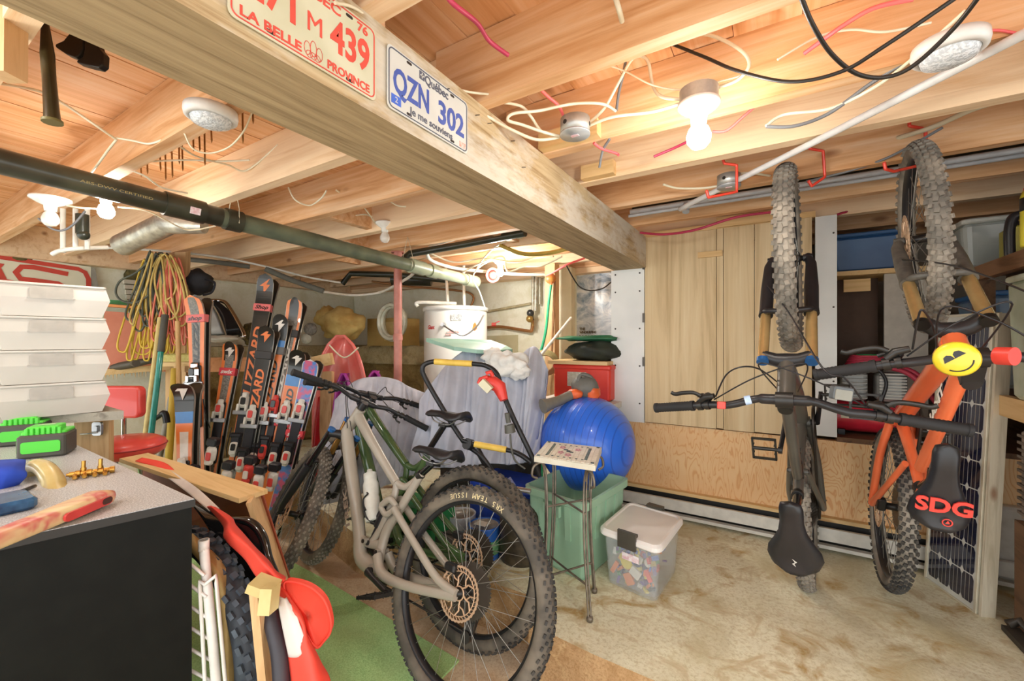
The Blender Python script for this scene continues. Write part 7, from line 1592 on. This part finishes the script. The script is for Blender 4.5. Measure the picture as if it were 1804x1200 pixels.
cab('tan cable crossing the swag in the middle left bay', [(310, 252, 1.6), (345, 275, 1.7), (400, 290, 1.85), (435, 300, 1.9), (490, 255, 1.8)], .004, CW)
cab('pale cable along the lit joist above the drain pipe', [(225, 298, 1.7), (255, 310, 1.75), (285, 330, 1.85), (330, 340, 1.95)], .004, CW)
cab('white cable between the two left bulbs', [(118, 362, 1.86), (140, 366, 1.86), (175, 368, 1.88)], .004, CW)
cab('white cable drooping right of the lit left bulb', [(208, 365, 1.9), (260, 372, 2.0), (320, 402, 2.2), (345, 405, 2.25), (380, 398, 2.3)], .004, CW)
cab('grey cable hanging below the clear left bulb', [(68, 385, 2.1), (90, 402, 2.1), (110, 406, 2.1), (130, 395, 2.1), (150, 372, 2.1)], .005, CG)
cab('white cable ending at the small far bulb', [(592, 335, 2.2), (620, 352, 2.3), (638, 362, 2.4), (652, 380, 2.5), (662, 394, 2.6)], .0045, CW)
cab('pale cable draped along the joist left of the small far bulb', [(508, 330, 2.1), (520, 352, 2.1), (545, 362, 2.15), (565, 350, 2.1), (575, 336, 2.05)], .004, CW)
cab('pale cable along the joist toward the small far bulb', [(565, 382, 2.6), (600, 384, 2.6), (640, 378, 2.55), (655, 382, 2.5)], .0045, CW)
cab('pale cable high in the bay above the small far bulb', [(683, 352, 2.3), (700, 362, 2.3), (715, 364, 2.3)], .0045, CW)
cab('white cable tangle around the far bulb, upper strand', [(755, 445, 3.2), (800, 462, 3.3), (850, 455, 3.3), (905, 462, 3.3), (940, 455, 3.3), (975, 452, 3.2)], .007, CW)
cab('white cable tangle around the far bulb, lower strand', [(815, 480, 3.3), (850, 462, 3.3), (885, 452, 3.3), (895, 478, 3.3), (925, 470, 3.3), (955, 468, 3.2), (990, 452, 3.1)], .007, CW)
cab('white cable tangle around the far bulb, steep strand', [(838, 478, 3.3), (852, 455, 3.3), (880, 430, 3.1), (920, 418, 3.0)], .008, CW)
cab('brown-yellow hose bend near the far end of the beam', [(880, 432, 3.1), (920, 447, 3.1), (965, 446, 3.1), (1000, 438, 3.0)], .016, M_('hose_mustard', 'a8923c', .5))
cab('red cable with frayed ends at the far nook', [(1030, 455, 3.3), (1000, 466, 3.3), (975, 480, 3.4), (962, 486, 3.5)], .008, CP)
cab('dark cable loop hanging in front of the poster', [(998, 468, 3.1), (1010, 490, 3.15), (1022, 506, 3.2), (1040, 512, 3.2), (1062, 508, 3.2), (1078, 496, 3.2)], .005, CK)
m = MB(); c = P(868, 485, 3.6); m.tube([c + CR * (.05 * math.cos(a)) + V((0, 0, .055 * math.sin(a))) for a in [2 * PI * k / 24 for k in range(24)]], .012, 8, closed=True); m.lathe([(0, 0), (.045, 0), (0, .003)], basis(c, CR, V((0, 0, 1)), -CF), 20); tag(m.build('pink_disc', M_('pink_disc', 'e48a80', .5)), 'pink round disc behind the far bulb', 'disc')
def jbox(label, u, v, z, r=.045, cover=True, col='galvanised'):
    c = PZ(u, v, z); t = thing('junction_box', label, 'junction box', c); m = MB(T(c)); m.lathe([(0, .045), (r, .045), (r, 0), (0, 0)], None, 24); m.build('housing', M_('galvanised', 'b9bab6', .4, .6, ns=60), t)
    m = MB(T(c)); m.lathe([(0, .001), (r * 1.03, .001), (r * 1.03, -.004), (0, -.005)], None, 24); m.build('cover', M_('cover_steel', 'c4c8cc', .35, .5), t)
    m = MB(T(c)); m.bb((-.012, -.006, -.0065), (.012, .006, -.005)); m.build('sticker', M_('label_white', 'f0e8ea', .5), t)
    for k in range(3): m = MB(T(c)); a = k * 2.1 - 1.9; m.cyl((r * math.cos(a) * .98, r * math.sin(a) * .98, .024), (r * math.cos(a) * 1.02, r * math.sin(a) * 1.02, .024), .007, n=10); m.build('knockout', DK, t)
jbox('round metal junction box with flat cover between the beam and the bright bulb', 1013, 236, 1.755)
jbox('round metal junction box behind the empty red hook', 1284, 328, 1.765)
# ================================================================ plates on the beam
def plate(name, label, y0, y1, z0, z1, field, rim, items):
    # lies on the beam face X = -.72 ; x runs along +Y seen from the right
    X = V((0, 1, 0)); Y = V((0, 0, 1)); Z = V((1, 0, 0)); c = V((-.717, (y0 + y1) / 2, (z0 + z1) / 2)); M = basis(c, X, Y, Z) @ T(0, 0, .0)
    w, h = y1 - y0, z1 - z0; t = thing(name, label, 'license plate', c)
    m = MB(M); m.prism(rrect(w, h, .012, 5), .0015, T(0, 0, .001)); m.build('plate', field, t)
    m = MB(M); m.tube([(x, y, .003) for x, y in rrect(w - .010, h - .010, .011, 5)], .0014, 5, closed=True); m.build('rim_line', rim, t)
    for (txt, size, x, y, wd, bold, mat) in items:
        m = MB(M); m.text(txt, size, T(x * w, y * h - size * .34, .0028), .0007, wd * w, bold); m.build('lettering', mat, t)
    m = MB(M)
    for sx in (-.27, .27):
        for sy in (-.42, .42): m.prism(rrect(.016, .006, .0028), .0006, T(sx * w, sy * h, .0024))
    m.build('bolt_slots', M_('dark_hole2', '2c2620', .6), t)
    return t, M, w, h
RP = M_('plate_red_print', 'e4574a', .5); BP = M_('plate_blue_print', '4a62b4', .5); KP = M_('plate_grey_print', '5b6070', .5)
# old 1976 plate
def onbeam(u, v): return PX(u, v, -.72)
a, b, c_, d_ = onbeam(398, 55), onbeam(657, 193), onbeam(655, 85), onbeam(400, -20)
t, M, w, h = plate('license_plate', 'old cream license plate with red numbers 271M439 nailed on the beam', onbeam(398, 0).y, onbeam(659, 0).y, 1.622, 1.772, M_('plate_cream', 'd6d6bc', .45, c2='c9c9ac', ns=8), RP,
 [('271', .085, -.27, .04, .30, .0022, RP), ('M', .050, .01, .0, .10, 0.0, RP), ('439', .085, .28, .04, .32, .0022, RP), ('QUEBEC', .026, -.02, .38, .44, .0006, RP), ('76', .024, .38, .38, .09, .0006, RP), ('LA BELLE', .022, -.26, -.38, .36, .0006, RP), ('PROVINCE', .022, .27, -.38, .34, .0006, RP)])
m = MB(M)
for (x, y, rx, ry) in ((-.012, -.34, .006, .012), (.0, -.31, .006, .014), (.012, -.34, .006, .012), (-.008, -.40, .006, .006), (.0, -.40, .006, .006), (.008, -.40, .006, .006)): m.tube([(x * 1.0 + rx * math.cos(q_), y * h + ry * math.sin(q_), .003) for q_ in [2 * PI * k / 14 for k in range(14)]], .0006, 4, closed=True)
m.build('rings_emblem', RP, t)
t, M, w, h = plate('license_plate', 'white license plate with blue letters QZN 302 nailed on the beam', onbeam(679, 0).y, onbeam(821, 0).y, 1.628, 1.768, M_('plate_white', 'd9dbd6', .35, c2='cfd1cc', ns=8), KP,
 [('QZN', .078, -.24, .0, .40, .002, BP), ('302', .078, .26, -.03, .36, .002, BP), ('Qu\u00e9bec', .030, .06, .36, .30, .0006, KP), ('Je me souviens', .024, -.0, -.34, .54, .0004, KP)])
m = MB(M); m.box((-.125 * w, .37 * h, .003), (.017, .019, .001)); m.build('flag_emblem', KP, t)
m = MB(M); m.box((-.125 * w, .37 * h, .0038), (.003, .013, .0006)); m.box((-.125 * w, .37 * h, .0038), (.012, .003, .0006)); m.build('flag_cross', MATS['plate_white'], t)
m = MB(M); m.box((-.41 * w, -.32 * h, .003), (.028, .020, .001)); m.build('blue_sticker', M_('sticker_blue', '4a74dc', .4), t); m = MB(M); m.text('2', .018, T(-.41 * w, -.32 * h - .006, .0038), .0004); m.build('lettering', MATS['plate_white'], t)
m = MB(M); m.box((.42 * w, -.38 * h, .003), (.026, .014, .001)); m.build('red_sticker', M_('sticker_salmon', 'e8806c', .4, c2='f4d8d0', ns=90), t)
m = MB()
for (y, z) in ((.97, 1.757), (1.03, 1.76), (1.16, 1.76), (1.23, 1.70), (.84, 1.765)): m.cyl((-.72, y, z), (-.705, y, z - .003), .0012, n=5)
tag(m.build('bent_nails', STEELB), 'thin bent nails around the plates on the beam face', 'nail', None, 'stuff')

# ================================================================ nails through the left subfloor, axe pieces
RN = M_('rusty_nail', 'a4743c', .5, .4, c2='7c5428')
for i, (u, v0, v1) in enumerate(((247, 285, 308), (259, 278, 303), (281, 268, 297), (291, 258, 313), (302, 255, 309), (315, 248, 285), (320, 245, 297), (340, 232, 262), (350, 227, 262), (360, 225, 287), (371, 232, 247), (427, 186, 248), (444, 193, 213))):
    zt_ = 1.80 - .0; p = PY(u, v0, .80); q_ = PY(u + (1 if i % 2 else 2), v1, .80); top = V((p.x, p.y, 1.999))
    m = MB(); m.cyl(q_, top, .0034, n=6); m.cyl(q_ - V((0, 0, .012)), q_, .0004, .0034, n=6)
    tag(m.build('long_nail', RN), 'rusty nail through the subfloor by the left flush lamp, %s from the left' % ['first', 'second', 'third', 'fourth', 'fifth', 'sixth', 'seventh', 'eighth', 'ninth', 'tenth', 'eleventh', 'twelfth', 'last'][i], 'nail', 'nails through the subfloor by the flush lamp')
t = thing('axe_handle', 'dark tapered wooden tool handle hanging down at upper left', 'handle', P(90, 215, 1.0))
m = MB(); a, b = P(78, 20, 1.02), P(92, 212, 1.02); m.tube([a, a.lerp(b, .12), a.lerp(b, .4), a.lerp(b, .62), a.lerp(b, .9), b], [.006, .009, .0165, .0155, .0175, .019], 14, flat=.8); m.build('shaft', M_('dark_olive_handle', '3a3118', .3, c2='241e10', ns=10), t)
m = MB(); m.cyl(b, b + (b - a).normalized() * .006, .0195, n=14); m.build('butt', M_('olive_butt', '6f6538', .5), t)
for i, (pts, lb) in enumerate((([(134, 48), (152, 52), (153, 90), (147, 100), (140, 106), (122, 99), (104, 87), (104, 82), (118, 76), (128, 64)], 'left of two flared black blades hanging from the beam at upper left'), ([(155, 56), (176, 68), (180, 88), (188, 98), (187, 118), (180, 124), (162, 120), (141, 114), (142, 110), (152, 104), (155, 92)], 'right of two flared black blades hanging from the beam at upper left'))):
    cc_ = P(pts[0][0], pts[0][1], 1.12); K = basis(cc_, CR, V((0, 0, 1)), -CF); sc_ = 1.12 / 750
    m = MB(K); m.prism([((x - pts[0][0]) * sc_, -(y - pts[0][1]) * sc_) for x, y in pts][::-1], .02, T(0, 0, -.01)); o = m.build('cleaver', M_('blade_black', '1f1a14', .4, .3)); md = o.modifiers.new('edge', 'BEVEL'); md.width = .003; md.segments = 2; tag(o, lb, 'blade')
m = MB(); m.bar(P(12, -60, .92), P(10, 136, .92), .045, .045, CF); m.build('hanging_stub', W_paleZ); tag(bpy.data.objects['hanging_stub'], 'pale square wooden stub hanging at the upper left corner', 'post')
